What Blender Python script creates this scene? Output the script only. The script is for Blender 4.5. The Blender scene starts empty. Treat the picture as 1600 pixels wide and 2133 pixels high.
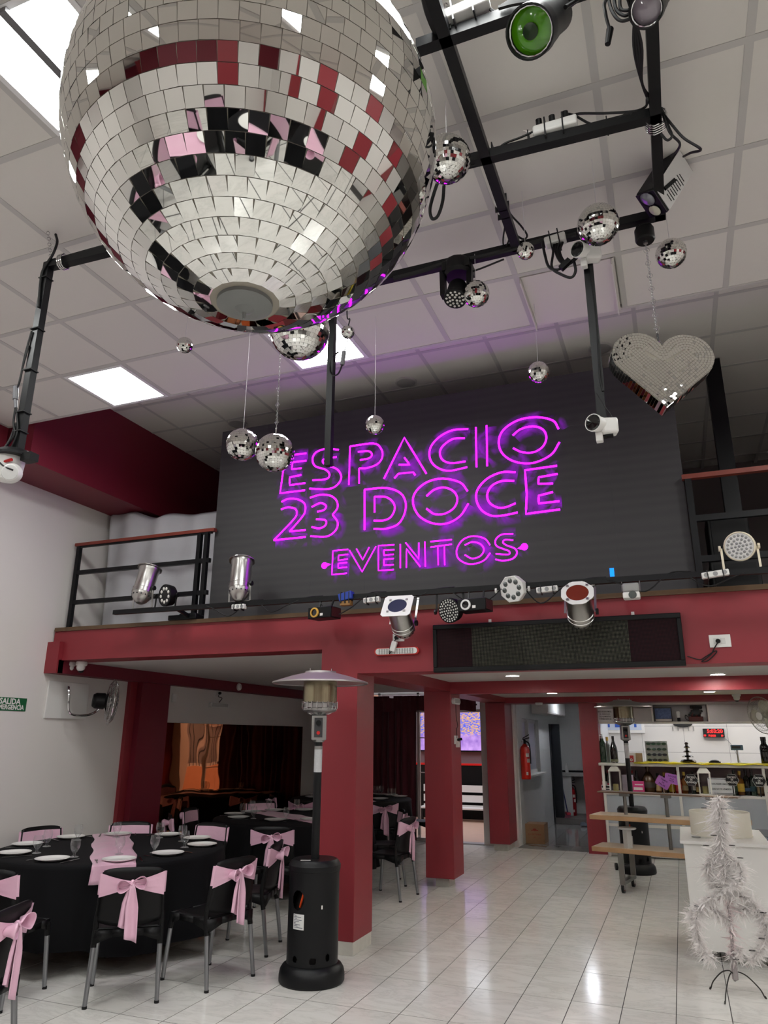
import bpy, bmesh, math, random
import numpy as np
from mathutils import Vector, Matrix, Euler
random.seed(7)
sc = bpy.context.scene
COL = sc.collection
PI = math.pi

# ------------------------------------------------------------------ camera
F_PX, YAW, PITCH, ROLL, CAM_H = 1506.0, 0.3755, 0.3010, 0.0050, 1.70
_cy, _sy, _cp, _sp = math.cos(YAW), math.sin(YAW), math.cos(PITCH), math.sin(PITCH)
_fw = Vector((-_sy*_cp, _cy*_cp, _sp)); _r = Vector((_cy, _sy, 0)); _u = _r.cross(_fw)
CR = _r*math.cos(ROLL) + _u*math.sin(ROLL); CU = -_r*math.sin(ROLL) + _u*math.cos(ROLL)
CPOS = Vector((0, 0, CAM_H))
cam_data = bpy.data.cameras.new('camera'); cam = bpy.data.objects.new('camera', cam_data)
COL.objects.link(cam)
cam_data.sensor_fit = 'HORIZONTAL'; cam_data.sensor_width = 36.0; cam_data.lens = 36.0*F_PX/1600.0
cam_data.clip_start = 0.05; cam_data.clip_end = 200
_m = Matrix((CR, CU, -_fw)).transposed().to_4x4(); _m.translation = CPOS
cam.matrix_world = _m
sc.camera = cam

# ------------------------------------------------------------------ world (overcast daylight outside)
w = bpy.data.worlds.new('world'); sc.world = w; w.use_nodes = True
w.node_tree.nodes['Background'].inputs[0].default_value = (0.86, 0.90, 1.0, 1)
w.node_tree.nodes['Background'].inputs[1].default_value = 2.4

# ------------------------------------------------------------------ exposure
sc.view_settings.view_transform = 'Standard'
sc.view_settings.look = 'None'
sc.view_settings.exposure = 0.0
sc.view_settings.gamma = 1.0
sc.view_settings.use_curve_mapping = False
sc.cycles.max_bounces = 6
sc.cycles.diffuse_bounces = 3
sc.cycles.glossy_bounces = 4
sc.cycles.transmission_bounces = 6
sc.cycles.transparent_max_bounces = 10
sc.cycles.use_adaptive_sampling = True
sc.cycles.adaptive_threshold = 0.05
sc.cycles.caustics_reflective = False
sc.cycles.caustics_refractive = False
sc.cycles.use_denoising = True
sc.cycles.use_light_tree = False
PANEL_EMIT = 31.0        # ceiling LED panels
DOWN_EMIT = 270.0         # recessed downlights under the balcony

# ------------------------------------------------------------------ helpers
def ray(x, y):
    return (_fw*F_PX + CR*(x-800.0) - CU*(y-1066.5)).normalized()
def onY(x, y, v):
    d = ray(x, y); return CPOS + d*((v-CPOS.y)/d.y)
def onX(x, y, v):
    d = ray(x, y); return CPOS + d*((v-CPOS.x)/d.x)
def onZ(x, y, v):
    d = ray(x, y); return CPOS + d*((v-CPOS.z)/d.z)
def proj(p):
    q = Vector(p)-CPOS; dz = q.dot(_fw)
    return (800+F_PX*q.dot(CR)/dz, 1066.5-F_PX*q.dot(CU)/dz, dz)

def lin(c):
    return tuple(((v/255.0)/12.92 if v/255.0 <= 0.04045 else ((v/255.0+0.055)/1.055)**2.4) for v in c)

MATS = {}
def mat(name, rgb, rough=0.5, metal=0.0, var=0.0, vscale=8.0, bump=0.0, bscale=60.0, emit=0.0,
        spec=0.5, trans=0.0, alpha=1.0, coat=0.0, sheen=0.0, ior=1.45):
    if name in MATS: return MATS[name]
    m = bpy.data.materials.new(name); m.use_nodes = True
    nt = m.node_tree; b = nt.nodes['Principled BSDF']
    c = lin(rgb)+(1,)
    b.inputs['Base Color'].default_value = c
    b.inputs['Roughness'].default_value = rough
    b.inputs['Metallic'].default_value = metal
    b.inputs['Specular IOR Level'].default_value = spec
    b.inputs['IOR'].default_value = ior
    b.inputs['Transmission Weight'].default_value = trans
    b.inputs['Alpha'].default_value = alpha
    b.inputs['Coat Weight'].default_value = coat
    b.inputs['Sheen Weight'].default_value = sheen
    if emit:
        b.inputs['Emission Color'].default_value = c
        b.inputs['Emission Strength'].default_value = emit
    tc = None
    if var or bump:
        tc = nt.nodes.new('ShaderNodeTexCoord')
    if var:
        n = nt.nodes.new('ShaderNodeTexNoise'); n.inputs['Scale'].default_value = vscale
        n.inputs['Detail'].default_value = 4
        nt.links.new(tc.outputs['Object'], n.inputs['Vector'])
        mx = nt.nodes.new('ShaderNodeMixRGB'); mx.blend_type = 'MIX'
        mx.inputs[1].default_value = tuple(max(0, v*(1-var)) for v in c[:3])+(1,)
        mx.inputs[2].default_value = tuple(min(1, v*(1+var)) for v in c[:3])+(1,)
        nt.links.new(n.outputs['Fac'], mx.inputs[0]); nt.links.new(mx.outputs[0], b.inputs['Base Color'])
    if bump:
        n2 = nt.nodes.new('ShaderNodeTexNoise'); n2.inputs['Scale'].default_value = bscale
        n2.inputs['Detail'].default_value = 3
        nt.links.new(tc.outputs['Object'], n2.inputs['Vector'])
        bp = nt.nodes.new('ShaderNodeBump'); bp.inputs['Strength'].default_value = bump
        bp.inputs['Distance'].default_value = 0.01
        nt.links.new(n2.outputs['Fac'], bp.inputs['Height']); nt.links.new(bp.outputs[0], b.inputs['Normal'])
    MATS[name] = m
    return m

def emis(name, rgb, strength):
    if name in MATS: return MATS[name]
    m = bpy.data.materials.new(name); m.use_nodes = True
    nt = m.node_tree; nt.nodes.remove(nt.nodes['Principled BSDF'])
    e = nt.nodes.new('ShaderNodeEmission'); e.inputs[0].default_value = lin(rgb)+(1,)
    e.inputs[1].default_value = strength
    nt.links.new(e.outputs[0], nt.nodes['Material Output'].inputs[0])
    MATS[name] = m
    return m

def wloc(o):
    v = Vector((0, 0, 0))
    while o: v = v+o.location; o = o.parent
    return v

class MB:
    """collects primitives and links them as ONE mesh object"""
    def __init__(s): s.v = []; s.f = []; s.mi = []; s.cur = 0
    def add(s, vs, fs):
        k = len(s.v); s.v += [Vector(p) for p in vs]
        s.f += [tuple(k+i for i in f) for f in fs]; s.mi += [s.cur]*len(fs)
        return s
    def box(s, c, d, rot=None):
        x, y, z = d[0]/2, d[1]/2, d[2]/2; c = Vector(c)
        vs = [Vector(p) for p in ((-x,-y,-z),(x,-y,-z),(x,y,-z),(-x,y,-z),(-x,-y,z),(x,-y,z),(x,y,z),(-x,y,z))]
        if rot is not None: vs = [rot @ p for p in vs]
        return s.add([c+p for p in vs], [(0,3,2,1),(4,5,6,7),(0,1,5,4),(1,2,6,5),(2,3,7,6),(3,0,4,7)])
    def bb(s, x0, x1, y0, y1, z0, z1):
        return s.box(((x0+x1)/2, (y0+y1)/2, (z0+z1)/2), (x1-x0, y1-y0, z1-z0))
    def cyl(s, p0, p1, r0, r1=None, n=16, cap=True):
        if r1 is None: r1 = r0
        p0 = Vector(p0); p1 = Vector(p1); d = (p1-p0).normalized()
        a = d.orthogonal().normalized(); b = d.cross(a)
        vs = []
        for p, r in ((p0, r0), (p1, r1)):
            for i in range(n):
                t = 2*PI*i/n; vs.append(p+(a*math.cos(t)+b*math.sin(t))*r)
        fs = [(i, (i+1) % n, n+(i+1) % n, n+i) for i in range(n)]
        if cap: fs += [tuple(reversed(range(n))), tuple(range(n, 2*n))]
        return s.add(vs, fs)
    def bar(s, p0, p1, wx, wz, up=(0,0,1)):
        """square bar between two points"""
        p0 = Vector(p0); p1 = Vector(p1); d = (p1-p0); L = d.length; d.normalize()
        up = Vector(up)
        if abs(d.dot(up)) > .95: up = Vector((0, 1, 0))
        x = d.cross(up).normalized(); z = x.cross(d)
        R = Matrix((x, d, z)).transposed()
        return s.box((p0+p1)/2, (wx, L, wz), R)
    def tube(s, pts, r, n=6, closed=False, cap=True):
        P = [Vector(p) for p in pts]; m = len(P)
        rs = r if isinstance(r, (list, tuple)) else [r]*m
        vs = []; a = None
        for i in range(m):
            if closed: t = P[(i+1) % m]-P[i-1]
            else: t = P[min(i+1, m-1)]-P[max(i-1, 0)]
            if t.length < 1e-9: t = Vector((0,0,1))
            t.normalize()
            if a is None: a = t.orthogonal().normalized()
            a = (a-t*a.dot(t))
            if a.length < 1e-6: a = t.orthogonal()
            a.normalize(); b = t.cross(a)
            for k in range(n):
                q = 2*PI*k/n; vs.append(P[i]+(a*math.cos(q)+b*math.sin(q))*rs[i])
        fs = []
        for i in range(m if closed else m-1):
            j = (i+1) % m
            for k in range(n):
                fs.append((i*n+k, i*n+(k+1) % n, j*n+(k+1) % n, j*n+k))
        if cap and not closed:
            fs += [tuple(reversed(range(n))), tuple((m-1)*n+k for k in range(n))]
        return s.add(vs, fs)
    def lathe(s, prof, c=(0,0,0), n=24, R=None, arc=None):
        c = Vector(c); vs = []; m = len(prof)
        for i in range(n):
            t = 2*PI*i/n
            for r, z in prof:
                p = Vector((r*math.cos(t), r*math.sin(t), z))
                if R is not None: p = R @ p
                vs.append(c+p)
        fs = []
        for i in range(n):
            j = (i+1) % n
            for k in range(m-1):
                if prof[k][0] < 1e-9 and prof[k+1][0] < 1e-9: continue
                if prof[k][0] < 1e-9: fs.append((i*m+k, j*m+k+1, i*m+k+1))
                elif prof[k+1][0] < 1e-9: fs.append((i*m+k, j*m+k, i*m+k+1))
                else: fs.append((i*m+k, j*m+k, j*m+k+1, i*m+k+1))
        return s.add(vs, fs)
    def sph(s, c, r, n=12, m=8, R=None, sc3=(1,1,1)):
        prof = [(r*math.sin(PI*i/m), -r*math.cos(PI*i/m)) for i in range(m+1)]
        prof[0] = (0, -r); prof[-1] = (0, r)
        k = len(s.v); s.lathe(prof, (0,0,0), n)
        for i in range(k, len(s.v)):
            p = Vector((s.v[i].x*sc3[0], s.v[i].y*sc3[1], s.v[i].z*sc3[2]))
            if R is not None: p = R @ p
            s.v[i] = Vector(c)+p
        return s
    def prism(s, poly, d0, d1, M):
        """2-D polygon extruded from d0 to d1 along local z, placed by matrix M"""
        n = len(poly)
        vs = [M @ Vector((x, y, d0)) for x, y in poly]+[M @ Vector((x, y, d1)) for x, y in poly]
        fs = [tuple(reversed(range(n))), tuple(range(n, 2*n))]+[(i, (i+1) % n, n+(i+1) % n, n+i) for i in range(n)]
        return s.add(vs, fs)
    def grid(s, fn, nu, nv, closed_u=False):
        """surface of points fn(i/nu, j/nv)"""
        k = nu if closed_u else nu+1
        vs = [fn(i/nu, j/nv) for j in range(nv+1) for i in range(k)]
        fs = []
        for j in range(nv):
            for i in range(nu):
                i2 = (i+1) % k
                fs.append((j*k+i, j*k+i2, (j+1)*k+i2, (j+1)*k+i))
        return s.add(vs, fs)
    def xf(s, M, k=0):
        for i in range(k, len(s.v)): s.v[i] = M @ s.v[i]
        return s
    def mesh(s, name, mats, smooth=30.0):
        me = bpy.data.meshes.new(name)
        me.from_pydata([tuple(p) for p in s.v], [], s.f)
        ms = mats if isinstance(mats, (list, tuple)) else [mats]
        for q in ms: me.materials.append(q)
        if len(ms) > 1: me.polygons.foreach_set('material_index', s.mi)
        me.validate(); me.update()
        if smooth:
            me.polygons.foreach_set('use_smooth', [True]*len(me.polygons))
            me.set_sharp_from_angle(angle=math.radians(smooth))
        return me
    def build(s, name, mats, parent=None, smooth=30.0, bevel=0.0, solid=0.0, origin=None, local=False, recalc=False):
        """coordinates are world; the origin is put at the base centre (or the parent's place)"""
        if local: off = Vector((0,0,0))
        elif parent is not None: off = wloc(parent)
        elif origin is not None: off = Vector(origin)
        else:
            lo = Vector((min(p.x for p in s.v), min(p.y for p in s.v), min(p.z for p in s.v)))
            hi = Vector((max(p.x for p in s.v), max(p.y for p in s.v), max(p.z for p in s.v)))
            off = Vector(((lo.x+hi.x)/2, (lo.y+hi.y)/2, lo.z))
        s.v = [p-off for p in s.v]
        me = s.mesh(name, mats, smooth)
        if recalc:
            bm = bmesh.new(); bm.from_mesh(me); bmesh.ops.recalc_face_normals(bm, faces=bm.faces); bm.to_mesh(me); bm.free()
        o = bpy.data.objects.new(name, me); COL.objects.link(o)
        if parent is not None: o.parent = parent
        elif not local: o.location = off
        if bevel:
            bv = o.modifiers.new('bevel', 'BEVEL'); bv.width = bevel; bv.segments = 2; bv.limit_method = 'ANGLE'
        if solid:
            so = o.modifiers.new('solid', 'SOLIDIFY'); so.thickness = solid; so.offset = 0
        return o

def tag(o, label=None, cat=None, group=None, kind=None):
    if label: o['label'] = label
    if cat: o['category'] = cat
    if group: o['group'] = group
    if kind: o['kind'] = kind
    return o
def thing(name, label, cat, loc=(0,0,0), rz=0.0, group=None):
    o = bpy.data.objects.new(name, None); COL.objects.link(o)
    o.location = loc; o.rotation_euler = (0, 0, rz); o.empty_display_size = 0.05
    return tag(o, label, cat, group)
def struct(o): o['kind'] = 'structure'; return o
def kids(o): return [c for c in bpy.data.objects if c.parent == o]
def copy_tree(o, loc=None, rz=None, label=None, group=None, parent=None, children=None):
    c = o.copy(); COL.objects.link(c); c.parent = parent
    if loc is not None: c.location = loc
    if rz is not None: c.rotation_euler = (0, 0, rz)
    if label: c['label'] = label
    if group: c['group'] = group
    for ch in o.children:
        copy_tree(ch, parent=c)
    return c
def crom(pts, k=6, closed=False):
    """smooth curve through points"""
    P = [Vector(p) for p in pts]; n = len(P); out = []
    rng = range(n) if closed else range(n-1)
    for i in rng:
        p0 = P[i-1] if (closed or i > 0) else P[0]*2-P[1]
        p1 = P[i]; p2 = P[(i+1) % n]
        p3 = P[(i+2) % n] if (closed or i+2 < n) else P[n-1]*2-P[n-2]
        for j in range(k):
            t = j/k
            out.append(0.5*((2*p1)+(p2-p0)*t+(2*p0-5*p1+4*p2-p3)*t*t+(-p0+3*p1-3*p2+p3)*t**3))
    if not closed: out.append(P[-1])
    return out
def text_mesh(s, body, size, M, depth=0.0008, align='CENTER', weight=0.0, spacing=1.0, xs=1.0):
    """lettering as mesh geometry placed by matrix M (local x right, y up)"""
    cu = bpy.data.curves.new('t', 'FONT'); cu.body = body; cu.size = size; cu.align_x = align; cu.align_y = 'CENTER'
    cu.extrude = depth; cu.offset = weight; cu.space_character = spacing; cu.resolution_u = 2
    ob = bpy.data.objects.new('t', cu); COL.objects.link(ob)
    dg = bpy.context.evaluated_depsgraph_get()
    me = bpy.data.meshes.new_from_object(ob.evaluated_get(dg))
    s.add([M @ Vector((v.co.x*xs, v.co.y, v.co.z)) for v in me.vertices], [tuple(p.vertices) for p in me.polygons])
    bpy.data.objects.remove(ob); bpy.data.curves.remove(cu); bpy.data.meshes.remove(me)
    return s
def frame_M(o, x, y):
    """matrix with local x, y axes given and origin o"""
    x = Vector(x).normalized(); y = Vector(y); y = (y-x*y.dot(x)).normalized(); z = x.cross(y)
    M = Matrix((x, y, z)).transposed().to_4x4(); M.translation = Vector(o); return M
FRONT = ((1,0,0), (0,0,1))      # axes of something facing -Y
def front_M(o): return frame_M(o, (1,0,0), (0,0,1))
def cable(name, pts, parent, r=0.006, m=None, k=6):
    return MB().tube(crom(pts, k), r, 6).build(name, m or MATS['black_rubber'], parent)
# ------------------------------------------------------------------ materials
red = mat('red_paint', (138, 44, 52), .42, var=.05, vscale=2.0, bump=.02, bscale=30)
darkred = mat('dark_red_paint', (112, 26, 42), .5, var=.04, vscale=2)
white = mat('white_wall_paint', (226, 222, 217), .6, var=.015, vscale=1.5, bump=.02, bscale=25)
ceilm = mat('ceiling_tile_white', (222, 219, 212), .8, var=.012, vscale=30, bump=.03, bscale=180)
gridm = mat('ceiling_grid_grey', (196, 194, 190), .5)
soffw = mat('soffit_white', (214, 210, 205), .6, var=.02, vscale=2)
black_metal = mat('black_metal', (13, 14, 16), .4, 0.0, var=.2, vscale=30, spec=.3)
black_plastic = mat('black_plastic', (11, 11, 12), .45, bump=.04, bscale=300, spec=.3)
black_rubber = mat('black_rubber', (10, 10, 11), .6)
white_plastic = mat('white_plastic', (226, 225, 221), .35)
chrome = mat('chrome', (205, 205, 205), .12, 1.0)
steel = mat('brushed_steel', (168, 168, 166), .32, 1.0, var=.06, vscale=60)
alu = mat('raw_aluminium', (186, 184, 180), .28, 1.0, var=.08, vscale=25)
mirror = mat('mirror_glass', (226, 226, 222), .015, 1.0)
wood_trim = mat('brown_wood_trim', (92, 70, 48), .5, var=.25, vscale=14)
darkwall = mat('dark_grey_paint', (112, 106, 104), .7, var=.05)

# floor marble
def marble():
    m = bpy.data.materials.new('marble_floor_tile'); m.use_nodes = True; nt = m.node_tree
    b = nt.nodes['Principled BSDF']; b.inputs['Roughness'].default_value = .13
    geo = nt.nodes.new('ShaderNodeNewGeometry'); oi = nt.nodes.new('ShaderNodeObjectInfo')
    mp = nt.nodes.new('ShaderNodeVectorMath'); mp.operation = 'MULTIPLY_ADD'
    cb = nt.nodes.new('ShaderNodeCombineXYZ')
    mu = nt.nodes.new('ShaderNodeMath'); mu.operation = 'MULTIPLY'; mu.inputs[1].default_value = 37.0
    nt.links.new(oi.outputs['Random'], mu.inputs[0]); nt.links.new(mu.outputs[0], cb.inputs[0]); nt.links.new(mu.outputs[0], cb.inputs[2])
    mp.inputs[1].default_value = (1.0, 2.6, 1.0)
    nt.links.new(geo.outputs['Position'], mp.inputs[0]); nt.links.new(cb.outputs[0], mp.inputs[2])
    n = nt.nodes.new('ShaderNodeTexNoise'); n.inputs['Scale'].default_value = 2.2; n.inputs['Detail'].default_value = 9
    n.inputs['Roughness'].default_value = .68; n.inputs['Distortion'].default_value = .7
    nt.links.new(mp.outputs[0], n.inputs['Vector'])
    r = nt.nodes.new('ShaderNodeValToRGB'); e = r.color_ramp.elements
    e[0].position = .30; e[0].color = lin((226, 224, 219))+(1,)
    e[1].position = .72; e[1].color = lin((222, 219, 212))+(1,)
    for p, c in ((.44, (223, 221, 215)), (.485, (217, 215, 209)), (.505, (208, 206, 200)), (.525, (218, 215, 209)), (.60, (225, 222, 216))):
        q = r.color_ramp.elements.new(p); q.color = lin(c)+(1,)
    nt.links.new(n.outputs['Fac'], r.inputs[0])
    hs = nt.nodes.new('ShaderNodeHueSaturation')
    mr = nt.nodes.new('ShaderNodeMapRange'); mr.inputs[3].default_value = .93; mr.inputs[4].default_value = 1.03
    nt.links.new(oi.outputs['Random'], mr.inputs[0]); nt.links.new(mr.outputs[0], hs.inputs['Value'])
    nt.links.new(r.outputs[0], hs.inputs['Color']); nt.links.new(hs.outputs[0], b.inputs['Base Color'])
    return m
marblem = marble()
grout = mat('grout', (66, 64, 62), .85)

XL, XR, YB = -6.29, 5.2, -6.4            # left wall, right wall, rear wall
YF, ZB = 6.09, 2.80                      # balcony front, balcony floor
ZC, ZC2 = 4.68, 5.28                     # hall ceiling, raised ceiling over the stage
YS = 4.91                                # edge of the hall ceiling
YW = 12.70                               # back wall

# ------------------------------------------------------------------ floor
fl = MB().bb(XL-.2, XR+.2, YB-.2, YW+5.4, -.12, -.0016).build('floor', grout); struct(fl)
TX, TY = .3305, .6735
tile_me = MB().bb(-TX/2+.0028, TX/2-.0028, -TY/2+.0036, TY/2-.0036, -.0016, 0).mesh('floor_tile', marblem, 0)
cells = []
i0, i1 = int((XL+.215)/TX)-1, int((XR+.215)/TX)+1
for i in range(i0, i1+1):
    for j in range(-19, 12):
        x = -.215+TX*(i+.5); y = 5.722+TY*(j+.5)
        if x-TX/2 < XL-.1 or x+TX/2 > XR+.1 or y-TY/2 < YB-.1 or y-TY/2 > YW: continue
        q = [proj((x+a*TX/2, y+b*TY/2, 0)) for a, b in ((-1,-1),(1,-1),(1,1),(-1,1))]
        ar = 0
        if all(t[2] > .3 for t in q) and max(t[0] for t in q) > 0 and min(t[0] for t in q) < 1600 and min(t[1] for t in q) < 2133:
            ar = abs(sum(q[k][0]*q[(k+1) % 4][1]-q[(k+1) % 4][0]*q[k][1] for k in range(4)))/2
            if x < -3.6: ar *= .25
        cells.append((ar, x, y))
cells.sort(reverse=True)
for ar, x, y in cells[:300]:
    o = bpy.data.objects.new('floor_tile', tile_me); COL.objects.link(o); o.parent = fl
    o.location = Vector((x, y, 0))-fl.location
b = MB()
for ar, x, y in cells[300:]:
    b.bb(x-TX/2+.0028, x+TX/2-.0028, y-TY/2+.0036, min(y+TY/2-.0036, YW+.1), -.0016, 0)
o = b.build('floor_tile_field', marblem, fl, smooth=0); o['kind'] = 'stuff'

# ------------------------------------------------------------------ hall ceiling with its grid of panels
CW = .665; CL = .677
def cellrect(i, j):      # i: column from x=-.055, j: row back from the step edge
    x0 = -.055+CW*i; y1 = YS-CL*j
    return x0, x0+CW, y1-CL, y1
lit = {(-7,0), (-4,0), (-4,4), (-7,4), (-1,4), (2,0), (2,4), (5,0), (5,4), (-7,8), (-4,8), (-1,8), (2,8), (5,8), (-7,12), (-4,12), (-1,12), (2,12), (5,12)}
off = {(-1,0)}
ce = MB().bb(XL, XR, YB, YS, ZC+.03, ZC+.12).build('ceiling', ceilm); struct(ce)
ct_me = MB().bb(-CW/2+.016, CW/2-.016, -CL/2+.016, CL/2-.016, 0, .028).mesh('ceiling_tile', ceilm, 0)
ncol0, ncol1, nrow = -9, 7, 17
far = MB()
for i in range(ncol0, ncol1+1):
    for j in range(nrow):
        if (i, j) in lit or (i, j) in off: continue
        x0, x1, y0, y1 = cellrect(i, j)
        x0 = max(x0, XL+.24 if i == ncol0 else x0)
        if y0 < YB: continue
        o = bpy.data.objects.new('ceiling_tile', ct_me); COL.objects.link(o); o.parent = ce
        o.location = Vector(((x0+x1)/2, (y0+y1)/2, ZC+.004))-ce.location
for i in range(ncol0, ncol1+2):
    x = -.055+CW*i
    MB().bb(x-.019, x+.019, YB, YS, ZC+.001, ZC+.03).build('grid_bar', gridm, ce, smooth=0)
for j in range(nrow):
    y = YS-CL*j
    MB().bb(-.055+CW*ncol0, XR, y-.019 if j else y-.03, y+.019 if j else y, ZC, ZC+.029).build('grid_bar', gridm, ce, smooth=0)
panelm = emis('led_panel_glow', (250, 252, 250), PANEL_EMIT)
pframe = mat('panel_frame_white', (235, 235, 235), .4)
LBL = {(-7,0): 'square lit ceiling panel nearest the dark red soffit', (-4,0): 'lit ceiling panel behind the half hidden mirror ball and hanging post',
       (-4,4): 'bright ceiling panel with a grey spine in the top left corner'}
for (i, j) in sorted(lit):
    x0, x1, y0, y1 = cellrect(i, j)
    t = thing('square_ceiling_lamp', LBL.get((i, j), 'lit ceiling panel overhead, row %s from the stage and column %s from the left wall' % ({0:'one',4:'two',8:'three',12:'four'}[j], {-7:'one',-4:'two',-1:'three',2:'four',5:'five'}[i])), 'ceiling light', ((x0+x1)/2, (y0+y1)/2, ZC),
              group='square ceiling panels')
    fr = MB(); g = .012; h = .03
    fr.bb(x0+.02, x1-.02, y0+.02, y0+.02+h, ZC-.004, ZC+.028).bb(x0+.02, x1-.02, y1-.02-h, y1-.02, ZC-.004, ZC+.028)
    fr.bb(x0+.02, x0+.02+h, y0+.02+h, y1-.02-h, ZC-.004, ZC+.028).bb(x1-.02-h, x1-.02, y0+.02+h, y1-.02-h, ZC-.004, ZC+.028)
    fr.build('frame', pframe, t, smooth=0)
    MB().bb(x0+.05, x1-.05, y0+.05, y1-.05, ZC+.006, ZC+.012).build('diffuser', panelm, t, smooth=0)
    if (i, j) == (-4, 4):
        MB().bb((x0+x1)/2-.02, (x0+x1)/2+.02, y0+.03, y1-.03, ZC-.03, ZC+.004).build('spine', mat('grey_metal', (110,110,112), .5), t)
for (i, j) in off:
    x0, x1, y0, y1 = cellrect(i, j)
    t = thing('square_ceiling_lamp', 'unlit ceiling panel set proud of the grid above the hanging heart', 'ceiling light', ((x0+x1)/2, (y0+y1)/2, ZC))
    MB().bb(x0+.03, x1-.03, y0+.03, y1-.005, ZC-.002, ZC+.012).build('diffuser', mat('opal_panel', (226, 220, 216), .5), t, smooth=0)
    for xx in (x0+.02, x1-.05):
        MB().bb(xx, xx+.008, y0+.03, y1-.005, ZC-.045, ZC+.012).build('side_rail', white, t, smooth=0)

# raised ceiling over the balcony
ce2 = MB().bb(XL, XR, YS, 10.4, ZC2+.03, ZC2+.12).build('ceiling', ceilm); struct(ce2)
MB().bb(XL, XR, YS, YS+.04, ZC+.03, ZC2+.03).build('riser', ceilm, ce2, smooth=0)
for i in range(-9, 7):
    for j in range(8):
        x0 = 0.0+CW*i; y0 = 4.62+CL*j
        o = bpy.data.objects.new('ceiling_tile', ct_me); COL.objects.link(o); o.parent = ce2
        o.location = Vector((x0+CW/2, y0+CL/2, ZC2+.004))-ce2.location
for i in range(-9, 8):
    MB().bb(CW*i-.019, CW*i+.019, YS, 10.4, ZC2+.001, ZC2+.03).build('grid_bar', gridm, ce2, smooth=0)
for j in range(1, 9):
    y = 4.62+CL*j
    MB().bb(CW*-9, XR, y-.019, y+.019, ZC2, ZC2+.029).build('grid_bar', gridm, ce2, smooth=0)

# ------------------------------------------------------------------ walls
wl = MB().bb(XL-.2, XL, YB-.2, YW+.2, -.1, ZC2+.2).build('wall_left', white, smooth=0); struct(wl)
wb = MB().bb(XL-.2, XR+.2, YB-.2, YB, -.1, ZC2+.1).build('wall_rear', white, smooth=0); struct(wb)
wr = MB().bb(XR, XR+.2, YB-.2, YW+.2, -.1, ZC2+.2).build('wall_right', white, smooth=0); struct(wr)
for y in (-4.2, -1.2, 1.8, 4.6):
    MB().bb(XR-.22, XR, y, y+.4, 0, ZC).build('pilaster', red, wr, smooth=0)
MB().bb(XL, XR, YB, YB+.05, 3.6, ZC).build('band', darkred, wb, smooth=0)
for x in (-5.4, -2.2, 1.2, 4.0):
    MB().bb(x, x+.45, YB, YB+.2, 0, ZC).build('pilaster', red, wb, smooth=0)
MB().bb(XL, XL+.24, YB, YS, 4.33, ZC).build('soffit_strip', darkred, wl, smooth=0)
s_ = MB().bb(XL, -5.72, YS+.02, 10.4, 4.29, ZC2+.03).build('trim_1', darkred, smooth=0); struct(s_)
# red half column and beam on the left wall
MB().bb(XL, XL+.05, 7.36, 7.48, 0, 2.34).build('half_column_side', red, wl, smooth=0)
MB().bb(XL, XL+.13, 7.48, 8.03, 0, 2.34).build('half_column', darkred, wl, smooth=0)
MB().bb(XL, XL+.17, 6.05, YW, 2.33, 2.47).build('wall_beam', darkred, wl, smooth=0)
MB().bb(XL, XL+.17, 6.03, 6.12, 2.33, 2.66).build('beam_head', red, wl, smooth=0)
# wall behind the balcony
o = MB().bb(XL, XR, 10.4, 10.6, ZB, ZC2+.1).build('wall_balcony', darkwall, smooth=0); struct(o)

# ------------------------------------------------------------------ balcony
bal = MB().bb(-3.01, XR, YF, YF+.30, 2.24, ZB-.02).build('balcony_beam', red, smooth=0); struct(bal)
MB().bb(XL+.02, -3.01, YF, YF+.30, 2.466, ZB-.02).build('front_beam', red, bal, smooth=0)
MB().bb(XL, -2.98, YF+.3, YW, 2.466, ZB-.03).build('slab', soffw, bal, smooth=0)
MB().bb(-2.98, XR, YF+.3, 9.1, 2.36, ZB-.03).build('slab', soffw, bal, smooth=0)
MB().bb(-2.98, XR, 9.1, YW, 2.325, ZB-.03).build('slab', soffw, bal, smooth=0)
MB().bb(XL+.03, XR, YF-.02, YF+.22, ZB-.022, ZB+.018).build('ledge', wood_trim, bal, smooth=0)
MB().bb(XL, XR, YF+.2, 10.4, ZB-.03, ZB-.012).build('deck', darkwall, bal, smooth=0)
MB().bb(-3.01, -2.65, YF+.3, 12.5, 2.245, 2.47).build('joist', red, bal, smooth=0)
MB().bb(-2.65, XR, 9.03, 9.17, 2.212, 2.37).build('joist', red, bal, smooth=0)
MB().bb(-2.95, XR, 12.25, YW, 2.235, 2.37).build('joist', red, bal, smooth=0)

# ------------------------------------------------------------------ pillars
def marble_plinth(): return mat('plinth_marble', (206, 202, 192), .35, var=.12, vscale=20)
def pillar(x0, x1, y0, y1, top, lift, inset, nm, i):
    p = MB().bb(x0, x1, y0, y1, lift, top).build('wall_pillar_%s' % nm, red, smooth=0, bevel=.004); struct(p)
    MB().bb(x0+inset, x1-inset, y0+inset, y1-inset, 0, lift+.002).build('plinth', marble_plinth(), p, smooth=0, bevel=.003)
    return p
p1 = pillar(-3.01, -2.65, YF, 6.49, 2.245, .10, .004, 'front', 1)
p2 = pillar(-3.0, -2.65, 9.03, 9.46, 2.246, .10, .09, 'middle', 2)
p3 = pillar(-2.97, -2.65, 12.15, 12.92, 2.24, .10, .05, 'back', 3)
p4 = MB().bb(-1.50, -1.22, 12.45, YW+.1, 0, 2.3).build('wall_pillar_bar', red, smooth=0); struct(p4)

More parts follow.
